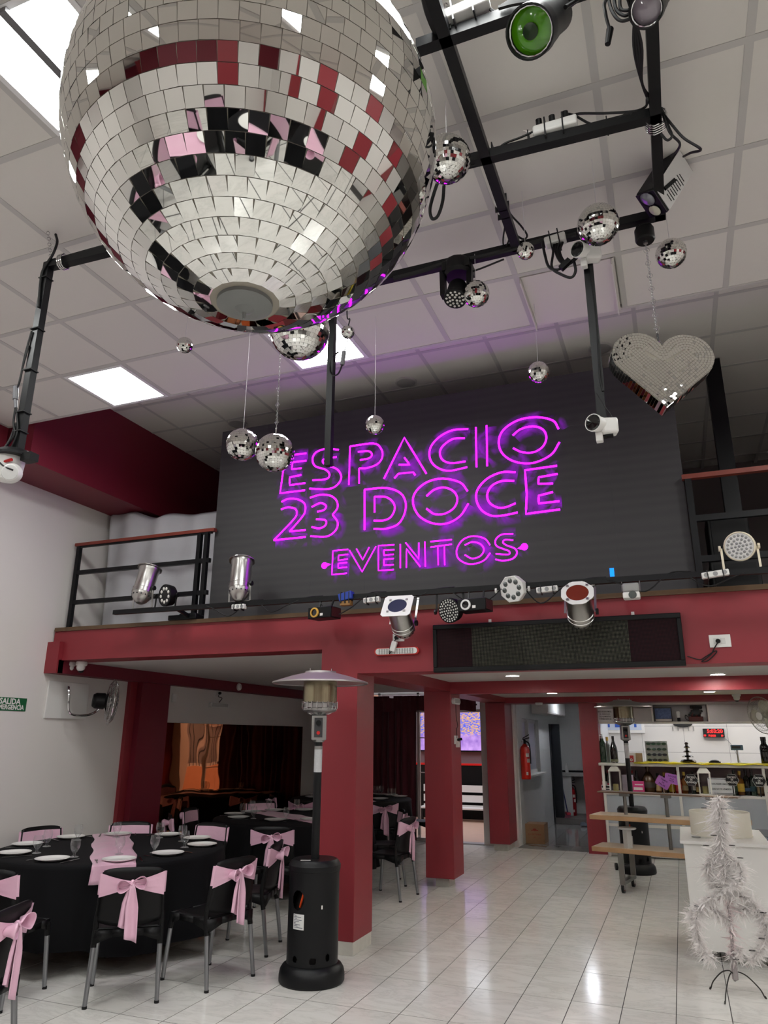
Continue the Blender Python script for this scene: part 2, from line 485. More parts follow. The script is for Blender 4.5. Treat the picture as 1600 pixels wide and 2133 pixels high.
# ------------------------------------------------------------------ back wall pieces around the openings
def wallpiece(n, x0, x1, z0, z1, m=white):
    o = MB().bb(x0, x1, YW, YW+.18, z0, z1).build(n, m, smooth=0); struct(o); return o
wallpiece('wall_back', -3.2, -2.62, 0, 2.47)
wallpiece('wall_back', XL, -6.05, 0, 2.47)
wallpiece('wall_back', -2.62, -1.5, 2.24, 2.324, red)
wallpiece('wall_back', -1.25, XR, 0, .3)
# ------------------------------------------------------------------ window, curtain and patio at the back left
glass = mat('clear_glass', (240, 246, 245), .01, trans=1.0, ior=1.45)
pane = bpy.data.materials.new('window_glass'); pane.use_nodes = True
_n = pane.node_tree; _n.nodes.remove(_n.nodes['Principled BSDF'])
_t = _n.nodes.new('ShaderNodeBsdfTransparent'); _g = _n.nodes.new('ShaderNodeBsdfGlossy'); _g.inputs['Roughness'].default_value = .02
_mx = _n.nodes.new('ShaderNodeMixShader'); _fr = _n.nodes.new('ShaderNodeFresnel'); _fr.inputs[0].default_value = 1.45
_n.links.new(_fr.outputs[0], _mx.inputs[0]); _n.links.new(_t.outputs[0], _mx.inputs[1]); _n.links.new(_g.outputs[0], _mx.inputs[2])
_n.links.new(_mx.outputs[0], _n.nodes['Material Output'].inputs[0])
gobm = bpy.data.materials.new('goblet_glass'); gobm.use_nodes = True
_n = gobm.node_tree; _n.nodes.remove(_n.nodes['Principled BSDF'])
_t = _n.nodes.new('ShaderNodeBsdfTransparent'); _t.inputs[0].default_value = (.96, .97, .97, 1); _g = _n.nodes.new('ShaderNodeBsdfGlossy'); _g.inputs['Roughness'].default_value = .03
_mx = _n.nodes.new('ShaderNodeMixShader'); _lw = _n.nodes.new('ShaderNodeLayerWeight'); _lw.inputs[0].default_value = .3
_mm = _n.nodes.new('ShaderNodeMath'); _mm.operation = 'MULTIPLY_ADD'; _mm.inputs[1].default_value = .55; _mm.inputs[2].default_value = .05
_df = _n.nodes.new('ShaderNodeBsdfDiffuse'); _df.inputs[0].default_value = (.8, .82, .82, 1); _m2 = _n.nodes.new('ShaderNodeMixShader'); _m2.inputs[0].default_value = .3
_n.links.new(_lw.outputs['Facing'], _mm.inputs[0]); _n.links.new(_mm.outputs[0], _mx.inputs[0]); _n.links.new(_t.outputs[0], _mx.inputs[1]); _n.links.new(_g.outputs[0], _m2.inputs[1]); _n.links.new(_df.outputs[0], _m2.inputs[2]); _n.links.new(_m2.outputs[0], _mx.inputs[2])
_n.links.new(_mx.outputs[0], _n.nodes['Material Output'].inputs[0])
frame_w = mat('white_aluminium', (214, 212, 210), .35)
win = MB()
for x in (-6.02, -5.1, -4.35, -3.75): win.bb(x-.022, x+.022, YW+.05, YW+.1, .03, 2.46)
win.bb(-6.05, -3.75, YW+.05, YW+.1, .0, .05).bb(-6.05, -3.2, YW+.05, YW+.1, 2.12, 2.16).bb(-6.05, -3.2, YW+.05, YW+.1, 2.43, 2.47)
win = win.build('window_1', frame_w, smooth=0); struct(win)
for x0, x1 in ((-6.0, -5.12), (-5.08, -4.37), (-4.33, -3.77)):
    MB().bb(x0, x1, YW+.07, YW+.076, .05, 2.12).build('pane', pane, win, smooth=0)
for z in (1.1, 1.68):
    MB().bb(-4.33, -3.77, YW+.06, YW+.09, z-.008, z+.008).build('glazing_bar', frame_w, win, smooth=0)
MB().bb(-6.0, -3.2, YW+.07, YW+.076, 2.16, 2.43).build('pane', pane, win, smooth=0)
sill = MB().bb(-6.05, -3.2, YW-.02, YW+.2, 0, .012).build('trim_2', mat('sill_grey', (150, 148, 146), .4), smooth=0); struct(sill)

velvet = mat('dark_red_velvet', (78, 12, 28), .85, sheen=.4, var=.1, vscale=20)
def curtain(x0, x1, z0, z1, y, amp, n, m, name, parent=None):
    k = int((x1-x0)*n*10)
    def fn(u, v):
        x = x0+(x1-x0)*u
        a = amp*(.6+.4*math.sin(u*17.0+1))
        return Vector((x+.01*math.sin(u*40+v*3), y+a*math.sin(x*2*PI*n+.5*math.sin(v*4)), z1+(z0-z1)*v))
    return MB().grid(fn, k, 10).build(name, m, parent, smooth=60)
cr = thing('curtain', 'dark red velvet curtain drawn across the back window behind the tables', 'curtain', (-5.2, 12.5, .03))
curtain(-6.22, -4.30, .04, 2.22, 12.5, .035, 8, velvet, 'drape', cr)
MB().cyl((-6.24, 12.5, 2.23), (-3.2, 12.5, 2.23), .014, n=10).build('rod', black_metal, cr)
va = thing('valance', 'scalloped dark red valance above the back window', 'valance', (-4.7, 12.40, 2.1))
def _sc(u, v):
    x = -6.24+3.05*u; top = 2.385-.035*(0.5+.5*math.sin(x*9.0))**3
    return Vector((x, 12.41+.012*math.sin(x*38), top+(2.125+.012*math.sin(x*16)-top)*v))
MB().grid(_sc, 220, 5).build('pelmet_cloth', velvet, va, smooth=60)
_j = MB()
for k in range(12):
    x = -6.1+.25*k
    _j.grid(lambda u, v, x=x: Vector((x-.085+.17*u, 12.385+.008*math.sin(u*20), 2.385-(.05+.045*math.sin(u*PI))*v)), 8, 3)
_j.build('swag', velvet, va, smooth=60)

# patio behind the back window
tan = mat('patio_tiles', (186, 156, 136), .5, var=.12, vscale=6)
pat = MB().bb(-6.6, -2.76, YW+.18, 16.6, -.05, .004).build('floor_patio', tan); struct(pat)
pb = struct(MB().bb(-6.8, -2.75, 16.6, 16.8, -.05, 2.9).build('wall_patio', mat('patio_grey', (120, 112, 116), .7), smooth=0))
pbl = struct(MB().bb(-6.9, -6.6, YW+.18, 16.8, -.05, 2.9).build('wall_patio', mat('patio_tan', (196, 150, 120), .8, var=.05), smooth=0))
# city picture on the patio video screen
def citymat():
    m = bpy.data.materials.new('city_picture'); m.use_nodes = True; nt = m.node_tree
    nt.nodes.remove(nt.nodes['Principled BSDF'])
    tc = nt.nodes.new('ShaderNodeTexCoord')
    br = nt.nodes.new('ShaderNodeTexBrick'); br.inputs['Scale'].default_value = 14
    br.inputs['Color1'].default_value = (.05, .12, .9, 1); br.inputs['Color2'].default_value = (.9, .5, .12, 1); br.inputs['Mortar'].default_value = (.03, .05, .25, 1)
    mp = nt.nodes.new('ShaderNodeMapping'); mp.inputs['Rotation'].default_value = (PI/2, 0, 0)
    nt.links.new(tc.outputs['Object'], mp.inputs[0]); nt.links.new(mp.outputs[0], br.inputs[0])
    ns = nt.nodes.new('ShaderNodeTexNoise'); ns.inputs['Scale'].default_value = 7
    nt.links.new(tc.outputs['Object'], ns.inputs[0])
    rp = nt.nodes.new('ShaderNodeValToRGB')
    rp.color_ramp.elements[0].color = (.10, .03, .35, 1); rp.color_ramp.elements[1].color = (.75, .45, .95, 1)
    nt.links.new(ns.outputs['Fac'], rp.inputs[0])
    sx = nt.nodes.new('ShaderNodeSeparateXYZ'); nt.links.new(tc.outputs['Object'], sx.inputs[0])
    mr = nt.nodes.new('ShaderNodeMapRange'); mr.inputs[1].default_value = .28; mr.inputs[2].default_value = .40
    nt.links.new(sx.outputs[2], mr.inputs[0])
    mx = nt.nodes.new('ShaderNodeMixRGB'); nt.links.new(mr.outputs[0], mx.inputs[0])
    nt.links.new(rp.outputs[0], mx.inputs[1]); nt.links.new(br.outputs[0], mx.inputs[2])
    e = nt.nodes.new('ShaderNodeEmission'); e.inputs[1].default_value = 1.3
    nt.links.new(mx.outputs[0], e.inputs[0]); nt.links.new(e.outputs[0], nt.nodes['Material Output'].inputs[0])
    return m
tv = thing('video_screen', 'bright video screen with a blue and purple city picture seen through the back doorway', 'screen', (-4.6, 16.55, 1.41))
MB().bb(-5.6, -3.6, 16.5, 16.6, 1.38, 2.26).build('casing', black_plastic, tv)
MB().bb(-5.57, -3.63, 16.492, 16.5, 1.41, 2.23).build('picture', citymat(), tv, smooth=0)
pc = thing('patio_counter', 'black patio counter with a red stripe below the video screen', 'counter', (-4.6, 16.4, 0))
MB().bb(-5.8, -3.2, 16.35, 16.59, .005, 1.10).build('body', black_plastic, pc)
MB().bb(-5.8, -3.2, 16.33, 16.59, 1.10, 1.135).build('stripe', mat('stripe_red', (220, 30, 24), .4), pc)
bn = thing('slatted_bench', 'white slatted bench outside the back doorway', 'bench', (-4.5, 16.1, 0))
for z0, z1 in ((.56, .70), (.36, .50), (.24, .30)):
    MB().bb(-5.4, -3.6, 16.16, 16.2, z0, z1).build('slat', white_plastic, bn)
MB().bb(-5.4, -3.6, 15.78, 16.14, .24, .27).build('seat', white_plastic, bn)
for x in (-5.35, -3.68):
    MB().bb(x, x+.05, 15.8, 15.85, 0, .24).build('leg', black_metal, bn)
    MB().bb(x, x+.05, 16.2, 16.25, 0, .72).build('leg', black_metal, bn)

# ------------------------------------------------------------------ bronze mirror and white band on the left wall
def bronze():
    m = mat('bronze_mirror', (196, 128, 84), .02, 1.0)
    nt = m.node_tree; b = nt.nodes['Principled BSDF']
    tc = nt.nodes.new('ShaderNodeTexCoord'); n = nt.nodes.new('ShaderNodeTexNoise'); n.inputs['Scale'].default_value = 1.6; n.inputs['Detail'].default_value = 1
    nt.links.new(tc.outputs['Object'], n.inputs[0]); bp = nt.nodes.new('ShaderNodeBump'); bp.inputs['Strength'].default_value = .35; bp.inputs['Distance'].default_value = .02
    nt.links.new(n.outputs['Fac'], bp.inputs['Height']); nt.links.new(bp.outputs[0], b.inputs['Normal'])
    return m
wm = thing('wall_mirror', 'long bronze tinted mirror on the left wall behind the tables', 'mirror', (XL+.02, 10.05, .35))
for y0, y1 in ((8.05, 9.37), (9.372, 10.69), (10.692, 12.02)):
    MB().bb(XL+.004, XL+.012, y0, y1, .35, 1.86).build('mirror_sheet', bronze(), wm, smooth=0)
MB().bb(XL, XL+.03, 8.03, 12.02, 1.862, 2.33).build('white_band', white, wl, smooth=0, bevel=.003)

# ------------------------------------------------------------------ kitchen behind the back wall
ktile = mat('kitchen_wall_tile', (206, 206, 204), .3, var=.03, vscale=3)
kw = MB()
kw.bb(-2.75, -2.6, YW+.18, 13.3, 0, 2.6).bb(-2.75, -2.6, 14.95, 16.2, 0, 2.6).bb(-2.75, -2.6, 13.3, 14.95, 0, 1.06).bb(-2.75, -2.6, 13.3, 14.95, 2.02, 2.6)
kw = kw.build('wall_kitchen', ktile, smooth=0); struct(kw)
MB().bb(-2.765, -2.75, YW+.18, 13.3, 0, 2.6).bb(-2.765, -2.75, 14.95, 16.6, 0, 2.6).bb(-2.765, -2.75, 13.3, 14.95, 0, 1.06).bb(-2.765, -2.75, 13.3, 14.95, 2.02, 2.6).build('outer_render', mat('peach_render', (232, 176, 140), .8, var=.05), kw, smooth=0)
MB().bb(-2.75, -2.58, 16.2, 16.27, 0, 1.97).build('door_jamb', mat('dark_door', (30, 34, 40), .5), kw, smooth=0)
MB().bb(-2.60, -2.42, 16.42, 16.50, 0, 1.97).build('door_jamb', mat('dark_door', (30, 34, 40), .5), kw, smooth=0)
MB().bb(-2.75, -2.6, 16.2, 17.5, 1.97, 2.6).build('lintel', ktile, kw, smooth=0)
MB().bb(-2.9, -2.6, 16.5, 17.5, 0, 1.97).build('recess', ktile, kw, smooth=0)
k2 = struct(MB().bb(-2.75, XR, 17.45, 17.6, 0, 2.6).build('wall_kitchen', ktile, smooth=0))
k3 = struct(MB().bb(-1.32, -1.22, YW+.1, 17.5, 0, 2.6).build('wall_kitchen', ktile, smooth=0))
k4 = struct(MB().bb(-2.75, -1.2, YW+.1, 17.6, 2.6, 2.7).build('ceiling', soffw, smooth=0))
ktf = mat('kitchen_floor_tile', (150, 148, 146), .12, var=.08, vscale=3)
kf = MB().bb(-2.62, -1.22, YW-.1, 16.3, -.004, .003).build('floor_kitchen', grout, smooth=0); struct(kf)
kt_me = MB().bb(-.198, .198, -.198, .198, 0, .004).mesh('floor_tile', ktf, 0)
for i in range(4):
    for j in range(9):
        x = -2.41+.4*i; y = YW+.1+.4*j
        if x+.2 > -1.2: continue
        o = bpy.data.objects.new('floor_tile', kt_me); COL.objects.link(o); o.parent = kf; o.location = Vector((x, y, .003))-kf.location
ks = struct(MB().bb(-2.6, -1.3, 16.3, 17.45, 0, .11).build('floor_step', mat('step_grey', (120, 116, 112), .6), smooth=0))
kl = thing('kitchen_fill_lamp', 'unseen round fill lamp added on the kitchen ceiling', 'lamp', (-1.9, 15.2, 2.56))  # added fill lamp, out of view, brightens the dark kitchen
MB().lathe([(.13,.04),(.14,.03),(.14,.0)], (-1.9, 15.2, 2.56), 24).build('ring', white_plastic, kl)
MB().lathe([(0,.0),(.13,.0),(.13,.01),(0,.01)], (-1.9, 15.2, 2.56), 24).build('diffuser', emis('kitchen_fill_glow', (240, 244, 255), 62.0), kl)
frost = mat('frosted_glass', (225, 228, 236), .5, trans=.75)
# kitchen window
kwin = MB().bb(-2.72, -2.66, 13.3, 13.36, 1.06, 2.02).bb(-2.72, -2.66, 14.89, 14.95, 1.06, 2.02).bb(-2.72, -2.66, 13.3, 14.95, 1.06, 1.12).bb(-2.72, -2.66, 13.3, 14.95, 1.96, 2.02).bb(-2.70, -2.63, 14.02, 14.10, 1.06, 2.02)
kwin = kwin.build('window_2', frame_w, smooth=0); struct(kwin)
MB().bb(-2.695, -2.69, 13.36, 14.03, 1.12, 1.96).build('pane', frost, kwin, smooth=0)
MB().bb(-2.675, -2.67, 14.1, 14.89, 1.12, 1.96).build('pane', frost, kwin, smooth=0)
for k in range(9):
    MB().bb(-2.745, -2.735, 13.42+k*.17, 13.43+k*.17, 1.06, 2.02).build('grille_bar', black_metal, kwin, smooth=0)
MB().bb(-2.6, -2.5, 13.25, 15.0, 1.03, 1.06).build('window_sill', white, kwin, smooth=0)
cab = thing('wall_cabinet', 'white boxed cabinet high on the kitchen wall', 'cabinet', (-2.45, 15.3, 2.12))
MB().bb(-2.6, -2.30, 14.3, 16.6, 2.13, 2.59).build('body', white, cab, bevel=.006)
for y in (14.32, 15.46): MB().bb(-2.302, -2.288, y, y+1.12, 2.15, 2.57).build('door', white_plastic, cab, bevel=.004)
# sink, broom, extinguishers, box, rag
sk = thing('sink_counter', 'pale stone sink counter at the back of the kitchen', 'counter', (-1.9, 17.1, .11))
MB().bb(-2.55, -1.34, 16.85, 17.44, .90, .96).build('worktop', mat('stone_grey', (160, 158, 154), .4, var=.1), sk, bevel=.005)
MB().bb(-2.55, -1.34, 17.40, 17.44, .96, 1.0).build('backsplash', black_plastic, sk)
MB().bb(-2.50, -2.30, 16.9, 17.4, .11, .90).build('side_panel', ktile, sk)
MB().bb(-2.05, -1.45, 16.9, 17.3, .72, .9).build('basin', white_plastic, sk, bevel=.03)
bt = MB().lathe([(0,0),(.035,0),(.037,.12),(.02,.16),(.014,.17),(.014,.2),(0,.2)], (-2.42, 17.2, .96), 14).build('spray_bottle', white_plastic)
tag(bt, 'small white bottle standing on the kitchen sink counter', 'bottle')
def extinguisher(loc, label, red_m):
    e = thing('fire_extinguisher', label, 'extinguisher', loc)
    x, y, z = loc
    MB().lathe([(0,0),(.078,0),(.082,.02),(.082,.46),(.07,.52),(.035,.555),(.03,.57),(0,.57)], loc, 20).build('cylinder', red_m, e)
    for a0, a1, z0, z1 in ((-1.25, -.5, .36, .42), (-1.0, -.35, .27, .33), (-1.3, -.9, .07, .12)):
        MB().grid(lambda u, v: Vector((x+.0828*math.cos(a0+(a1-a0)*u), y+.0828*math.sin(a0+(a1-a0)*u), z+z0+(z1-z0)*v)), 6, 1).build('paper_label', mat('label_paper', (222, 210, 205), .6, var=.25, vscale=40), e)
    v = MB().cyl((x, y, z+.56), (x, y, z+.64), .022, n=12)
    v.box((x+.03, y-.02, z+.655), (.12, .022, .016), Matrix.Rotation(-.25, 3, 'Y')).box((x+.03, y-.02, z+.69), (.13, .02, .014), Matrix.Rotation(-.5, 3, 'Y'))
    v.build('valve', black_metal, e)
    MB().tube(crom([(x+.02, y-.02, z+.61), (x+.08, y-.05, z+.58), (x+.10, y-.05, z+.45), (x+.095, y-.04, z+.25)]), .011, 8).build('hose', black_rubber, e)
    MB().cyl((x-.03, y-.02, z+.61), (x-.05, y-.03, z+.61), .018, n=12).build('gauge', chrome, e)
    return e
red_ext = mat('extinguisher_red', (196, 36, 24), .25, coat=.3)
extinguisher((-2.51, 12.99, 1.02), 'red fire extinguisher hung on the wall beside the back red pillar', red_ext)
extinguisher((-2.32, 17.0, .11), 'dark red fire extinguisher on the step under the kitchen sink', mat('extinguisher_dark', (150, 18, 26), .3))
br = thing('broom', 'broom with a blue handle leaning in the kitchen doorway', 'broom', (-2.38, 16.55, .11))
MB().tube([(-2.56, 16.72, 1.28), (-2.36, 16.5, .2)], .012, 8).build('handle', mat('blue_handle', (40, 44, 96), .4), br)
MB().box((-2.36, 16.5, .19), (.09, .24, .05), Matrix.Rotation(.3, 3, 'Z')).build('head', mat('broom_red', (170, 40, 60), .5), br, bevel=.01)
_b = MB()
for k in range(60):
    a = Vector((-2.36+random.uniform(-.04,.04), 16.5+random.uniform(-.11,.11), .17)); _b.tube([a, a+Vector((random.uniform(-.03,.03), random.uniform(-.03,.03), -.06))], .004, 4)
o = _b.build('bristles', mat('bristle_pink', (190, 120, 140), .7), br); o['kind'] = 'stuff'
cb = thing('cardboard_box', 'closed brown cardboard box with red print beside the back pillar', 'box', (-2.45, 13.25, .003))
card = mat('cardboard', (150, 116, 84), .8, var=.08, vscale=20)
MB().bb(-2.595, -2.28, 13.12, 13.50, .007, .31).build('carton', card, cb, bevel=.003)
MB().bb(-2.595, -2.28, 13.3, 13.32, .305, .3125).build('tape', mat('tape_brown', (132, 96, 66), .3), cb)
_p = MB(); text_mesh(_p, 'LA VICTORIA', .036, front_M((-2.44, 13.1185, .15)), .0004)
_p.prism([(.032*math.cos(t*PI/8), .02*math.sin(t*PI/8)) for t in range(16)], 0, .0006, front_M((-2.44, 13.1195, .225)))
_p.box((-2.44, 13.119, .215), (.12, .001, .012)); text_mesh(_p, 'VINOS', .018, front_M((-2.44, 13.1185, .10)), .0004)
_p.build('print', mat('box_print', (150, 60, 46), .7), cb, smooth=0)
rg = MB(); rg.grid(lambda u, v: Vector((-2.05+.75*u, 16.0+.22*(v-.5)+.05*math.sin(u*9), .012+.05*abs(math.sin(u*7+v*3))*math.sin(PI*v)+.02*math.sin(u*23)*math.sin(PI*v)+.01)), 30, 10)
tag(rg.build('floor_cloth', mat('rag_grey', (96, 104, 112), .9, var=.2, vscale=30), smooth=70, solid=.006), 'crumpled grey floor cloth lying below the kitchen step', 'cloth')
sw = MB().bb(-2.66, -2.645, 12.96, 12.96+.001, 1.2, 1.3)
ls = thing('light_switch', 'small white light switch on the edge of the back pillar', 'switch', (-2.645, 12.55, 1.27))
MB().bb(-2.65, -2.638, 12.82, 12.9, 1.27, 1.37).build('plate', white_plastic, ls, bevel=.002)
MB().bb(-2.638, -2.632, 12.845, 12.875, 1.3, 1.34).build('rocker', white_plastic, ls, bevel=.001)
# ------------------------------------------------------------------ the bar at the back right
btile = mat('bar_wall_tile', (216, 213, 208), .3, var=.03, vscale=2)
bw = MB().bb(-1.22, XR, 14.3, 14.45, 0, 2.4).build('wall_bar', grout, smooth=0); struct(bw)
bt_me = MB().bb(-.348, .348, -.006, 0, -.218, .218).mesh('wall_tile', btile, 0)
for i in range(6):
    for j in range(3):
        o = bpy.data.objects.new('wall_tile', bt_me); COL.objects.link(o); o.parent = bw
        o.location = Vector((-1.0+.70*i, 14.3, 1.12+.218+.44*j-.1))-bw.location
struct(MB().bb(-1.22, XR, YW+.1, 14.4, -.002, .004).build('floor_bar', mat('bar_floor', (150, 146, 140), .3), smooth=0))
tl = thing('bar_fill_lamp', 'unseen tube fill lamp added on the ceiling inside the bar', 'lamp', (.6, 13.4, 2.3))  # hidden fill light, added so the bar back wall is bright
MB().bb(-.4, 2.2, 13.42, 13.5, 2.30, 2.32).build('housing', white_plastic, tl)
MB().bb(-.4, 2.2, 13.43, 13.49, 2.285, 2.30).build('tube', emis('bar_fill_tube', (255, 248, 238), 24.0), tl)
# recessed downlights under the balcony
dl = emis('downlight_glow', (255, 250, 240), DOWN_EMIT)
DP = [(1068, 1408, 'left one of the front pair of round downlights under the balcony'), (1495, 1405, 'right one of the front pair of round downlights under the balcony'),
      (1150, 1444, 'left one of the rear pair of round downlights before the kitchen opening'), (1478, 1441, 'right one of the rear pair of round downlights above the bar')]
for px, py, lb in DP:
    zc_d = 2.36 if py < 1420 else 2.325
    p = onZ(px, py, zc_d-.012)
    t = thing('downlight', lb, 'downlight', (p.x, p.y, zc_d-.015), group='round downlights under the balcony')
    MB().lathe([(.070,.015),(.092,.015),(.092,.008),(.072,.0),(.070,.004)], (p.x, p.y, zc_d-.015), 28).build('ring', white_plastic, t)
    MB().lathe([(0,.006),(.0705,.006),(.0705,.010),(0,.010)], (p.x, p.y, zc_d-.015), 28).build('lens', dl, t)
for x, y in ((2.6, 7.9), (2.6, 8.8)):
    t = thing('downlight', 'round downlight under the balcony beyond the right edge, %s one' % ('front' if y < 8.2 else 'rear'), 'downlight', (x, y, 2.345), group='round downlights beyond the right edge')
    MB().lathe([(.070,.015),(.092,.015),(.092,.008),(.072,.0),(.070,.004)], (x, y, 2.345), 28).build('ring', white_plastic, t)
    MB().lathe([(0,.006),(.0705,.006),(.0705,.010),(0,.010)], (x, y, 2.345), 28).build('lens', dl, t)
# small smoke detector on the beam
sd = onZ(1043, 1444, 2.235)
t = MB().lathe([(0,0),(.05,0),(.06,.02),(.06,.035),(0,.035)], (sd.x, 12.20, 2.20), 20).build('smoke_detector', white_plastic)
tag(t, 'round white smoke detector on the red beam near the back pillar', 'detector')

# display counter
wmet = mat('white_counter', (222, 220, 214), .4)
bl = mat('counter_panel_grey', (172, 178, 186), .4)
ct = thing('bar_counter', 'white two tier bar counter with pale grey front panels', 'counter', (.8, 12.5, 0))
BX0, BX1 = -1.2, 3.4
MB().bb(BX0-.04, BX1, 12.28, 12.78, 1.285, 1.325).build('top_shelf', wmet, ct, bevel=.004)
MB().bb(BX0, BX1, 12.30, 12.76, .865, .90).build('lower_shelf', wmet, ct, bevel=.004)
MB().bb(BX0, BX1, 12.74, 12.76, .90, 1.285).build('back_board', mat('counter_back', (160, 138, 140), .6), ct, smooth=0)
for x in (BX0+.02, -.10, 1.05, 2.2):
    MB().bb(x-.02, x+.02, 12.29, 12.33, 0, 1.285).build('upright', wmet, ct, bevel=.003)
for x0, x1 in ((BX0+.04, -.12), (-.08, 1.03), (1.07, 2.18), (2.22, BX1)):
    MB().bb(x0, x1, 12.31, 12.33, .46, .865).build('front_panel', bl, ct, smooth=0)
    MB().bb(x0, x1, 12.31, 12.33, .06, .42).build('front_panel', bl, ct, smooth=0)
MB().bb(BX0+.02, BX1, 12.30, 12.335, .42, .46).build('rail', wmet, ct)
MB().bb(BX0+.02, BX1, 12.32, 12.74, .02, .06).build('plinth', wmet, ct)
# yellow cloth draped along the top
yc = MB(); yc.grid(lambda u, v: Vector((-.72+2.45*u, 12.25+.5*v if v > .12 else 12.25+.06*math.sin(u*4)*v, 1.336+.008*math.sin(u*60)*math.sin(v*7)+(0 if v > .12 else -(.008+.13*max(0, (u-.70))+.008*math.sin(u*34))*(1-v/.12))+.01*max(0, math.sin(u*11))*math.sin(v*PI))), 90, 12)
tag(yc.build('yellow_cloth', mat('yellow_fabric', (234, 214, 30), .8, var=.1, vscale=18), smooth=70, solid=.004), 'crumpled bright yellow cloth spread along the bar counter', 'cloth')

# ---- bottles
def bottle_me(kind, m_glass, m_cap, m_lab):
    P = {'champagne': [(0,0),(.046,0),(.05,.01),(.05,.15),(.044,.2),(.02,.27),(.0145,.31),(.0165,.335),(.0165,.345),(0,.345)],
         'wine': [(0,0),(.036,0),(.038,.008),(.038,.19),(.032,.215),(.015,.24),(.0135,.3),(.0155,.302),(.0155,.315),(0,.315)],
         'liquor': [(0,0),(.04,0),(.042,.008),(.042,.15),(.036,.175),(.016,.2),(.015,.245),(.018,.247),(.018,.27),(0,.27)],
         'siphon': [(0,0),(.046,0),(.05,.012),(.05,.2),(.045,.245),(.028,.275),(.022,.29),(.022,.305),(0,.305)],
         'flask': [(0,0),(.06,0),(.068,.03),(.072,.07),(.066,.12),(.04,.17),(.018,.2),(.017,.25),(.02,.252),(.02,.275),(0,.275)]}[kind]
    return P
GL = {'green': mat('bottle_green', (24, 52, 34), .08, spec=.7, coat=.4), 'black': mat('bottle_black', (12, 12, 14), .06, coat=.5), 'amber': mat('bottle_amber', (120, 74, 30), .1, coat=.4),
      'clear': mat('bottle_clear', (176, 184, 180), .06, coat=.5), 'red': mat('bottle_red', (150, 40, 34), .12, coat=.4), 'brown': mat('bottle_brown', (74, 50, 30), .2, coat=.2), 'gold': mat('foil_gold', (196, 164, 80), .3, .8)}
def bottle(x, y, z, kind, col, lab, labcol, label, cap='black', sc_=1.0, group=None):
    t = thing('bottle', label, 'bottle', (x, y, z), group=group)
    P = [(r*sc_, h*sc_) for r, h in bottle_me(kind, 0, 0, 0)]
    MB().lathe(P, (x, y, z), 16).build('body', GL[col], t)
    H = P[-1][1]; rr = P[-2][0]
    MB().lathe([(0,H-.002),(rr+.002,H-.002),(rr+.002,H-.045*sc_),(rr*.98,H-.047*sc_)], (x, y, z), 14).build('cap', GL[cap], t)
    if lab:
        r0 = max(p[0] for p in P)+.0008
        MB().lathe([(r0,lab[0]*sc_),(r0,lab[1]*sc_)], (x, y, z), 16).build('paper_label', mat('label_%d_%d_%d' % labcol, labcol, .6, var=.2, vscale=50), t)
    if kind == 'siphon':
        MB().cyl((x, y, z+.30*sc_), (x, y, z+.36*sc_), .016, n=10).box((x-.025, y-.01, z+.345*sc_), (.05, .016, .014)).build('spout', chrome, t)
    return t
def z1(a, b): return 1200+a/4.0, 1430+b/4.0
def shelfpt(a, y): return onY(*z1(a, 620), y).x
ZT, ZL = 1.3265, .9015
bottle(shelfpt(228, 12.5), 12.5, ZT, 'siphon', 'green', None, (0,0,0), 'green glass soda siphon on the left end of the bar top', sc_=1.18)
bottle(shelfpt(272, 12.62), 12.62, ZT, 'wine', 'clear', None, (0,0,0), 'clear bottle with a gold foil neck between the siphon and the champagne', cap='gold', sc_=1.22)
bottle(shelfpt(322, 12.48), 12.48, ZT, 'champagne', 'black', (.01, .045), (110,110,84), 'large black champagne bottle on the bar top', sc_=1.15)
# lower shelf bottles
def sl(a): return onY(*z1(a, 860), 12.46).x
LOW = [(240,'champagne','green',(.06,.13),(230,230,225),'gold',1.12,'green champagne bottle with white label at the left end of the shelf'),
 (275,'wine','green',(.05,.12),(190,60,90),'red',1.0,'wine bottle with red foil beside the left lantern'),
 (478,'wine','brown',(.05,.12),(60,40,40),'red',1.0,'dark wine bottle behind the pink box'),
 (515,'wine','black',(.05,.12),(240,240,235),'black',1.0,'black wine bottle with a white label behind the pink box'),
 (610,'flask','brown',(.05,.1),(60,50,40),'brown',1.5,'round brown straw covered flask on the lower shelf'),
 (690,'liquor','amber',(.03,.11),(196,170,120),'black',1.05,'amber bottle under the purple signs'),
 (745,'liquor','brown',(.03,.11),(90,60,40),'gold',1.1,'brown bottle between the two purple signs'),
 (800,'liquor','amber',(.02,.12),(206,180,40),'gold',1.05,'amber bottle with a yellow label under the purple signs'),
 (858,'liquor','red',(.03,.11),(200,60,50),'red',1.2,'red bottle right of the purple signs'),
 (910,'liquor','amber',(.04,.10),(214,196,150),'gold',1.15,'tall pale amber bottle left of the black hexagon sign'),
 (985,'wine','green',(.05,.12),(230,225,215),'black',1.0,'green wine bottle behind the left black hexagon sign'),
 (1020,'liquor','brown',(.03,.1),(180,150,90),'black',1.0,'brown bottle beside the right lantern'),
 (1330,'wine','green',(.05,.12),(34,60,40),'green',1.1,'green wine bottle below the middle hexagon sign'),
 (1378,'liquor','amber',(.04,.13),(214,176,70),'gold',1.25,'amber bottle with gold label between the hexagon signs'),
 (1432,'wine','black',(.05,.09),(60,80,110),'black',1.15,'tall black wine bottle between the hexagon signs'),
 (1480,'wine','green',(.05,.11),(40,70,80),'black',1.15,'tall dark green wine bottle left of the last hexagon sign'),
 (1540,'liquor','brown',(.03,.12),(120,100,70),'black',1.1,'brown bottle under the last hexagon sign'),
 (1592,'wine','black',(.05,.13),(220,214,206),'black',1.1,'black wine bottle with white label at the right picture edge')]
for a, kd, col, lab, lc, cap, s_, lb in LOW:
    bottle(sl(a), 12.5, ZL, kd, col, lab, lc, lb, cap, s_)
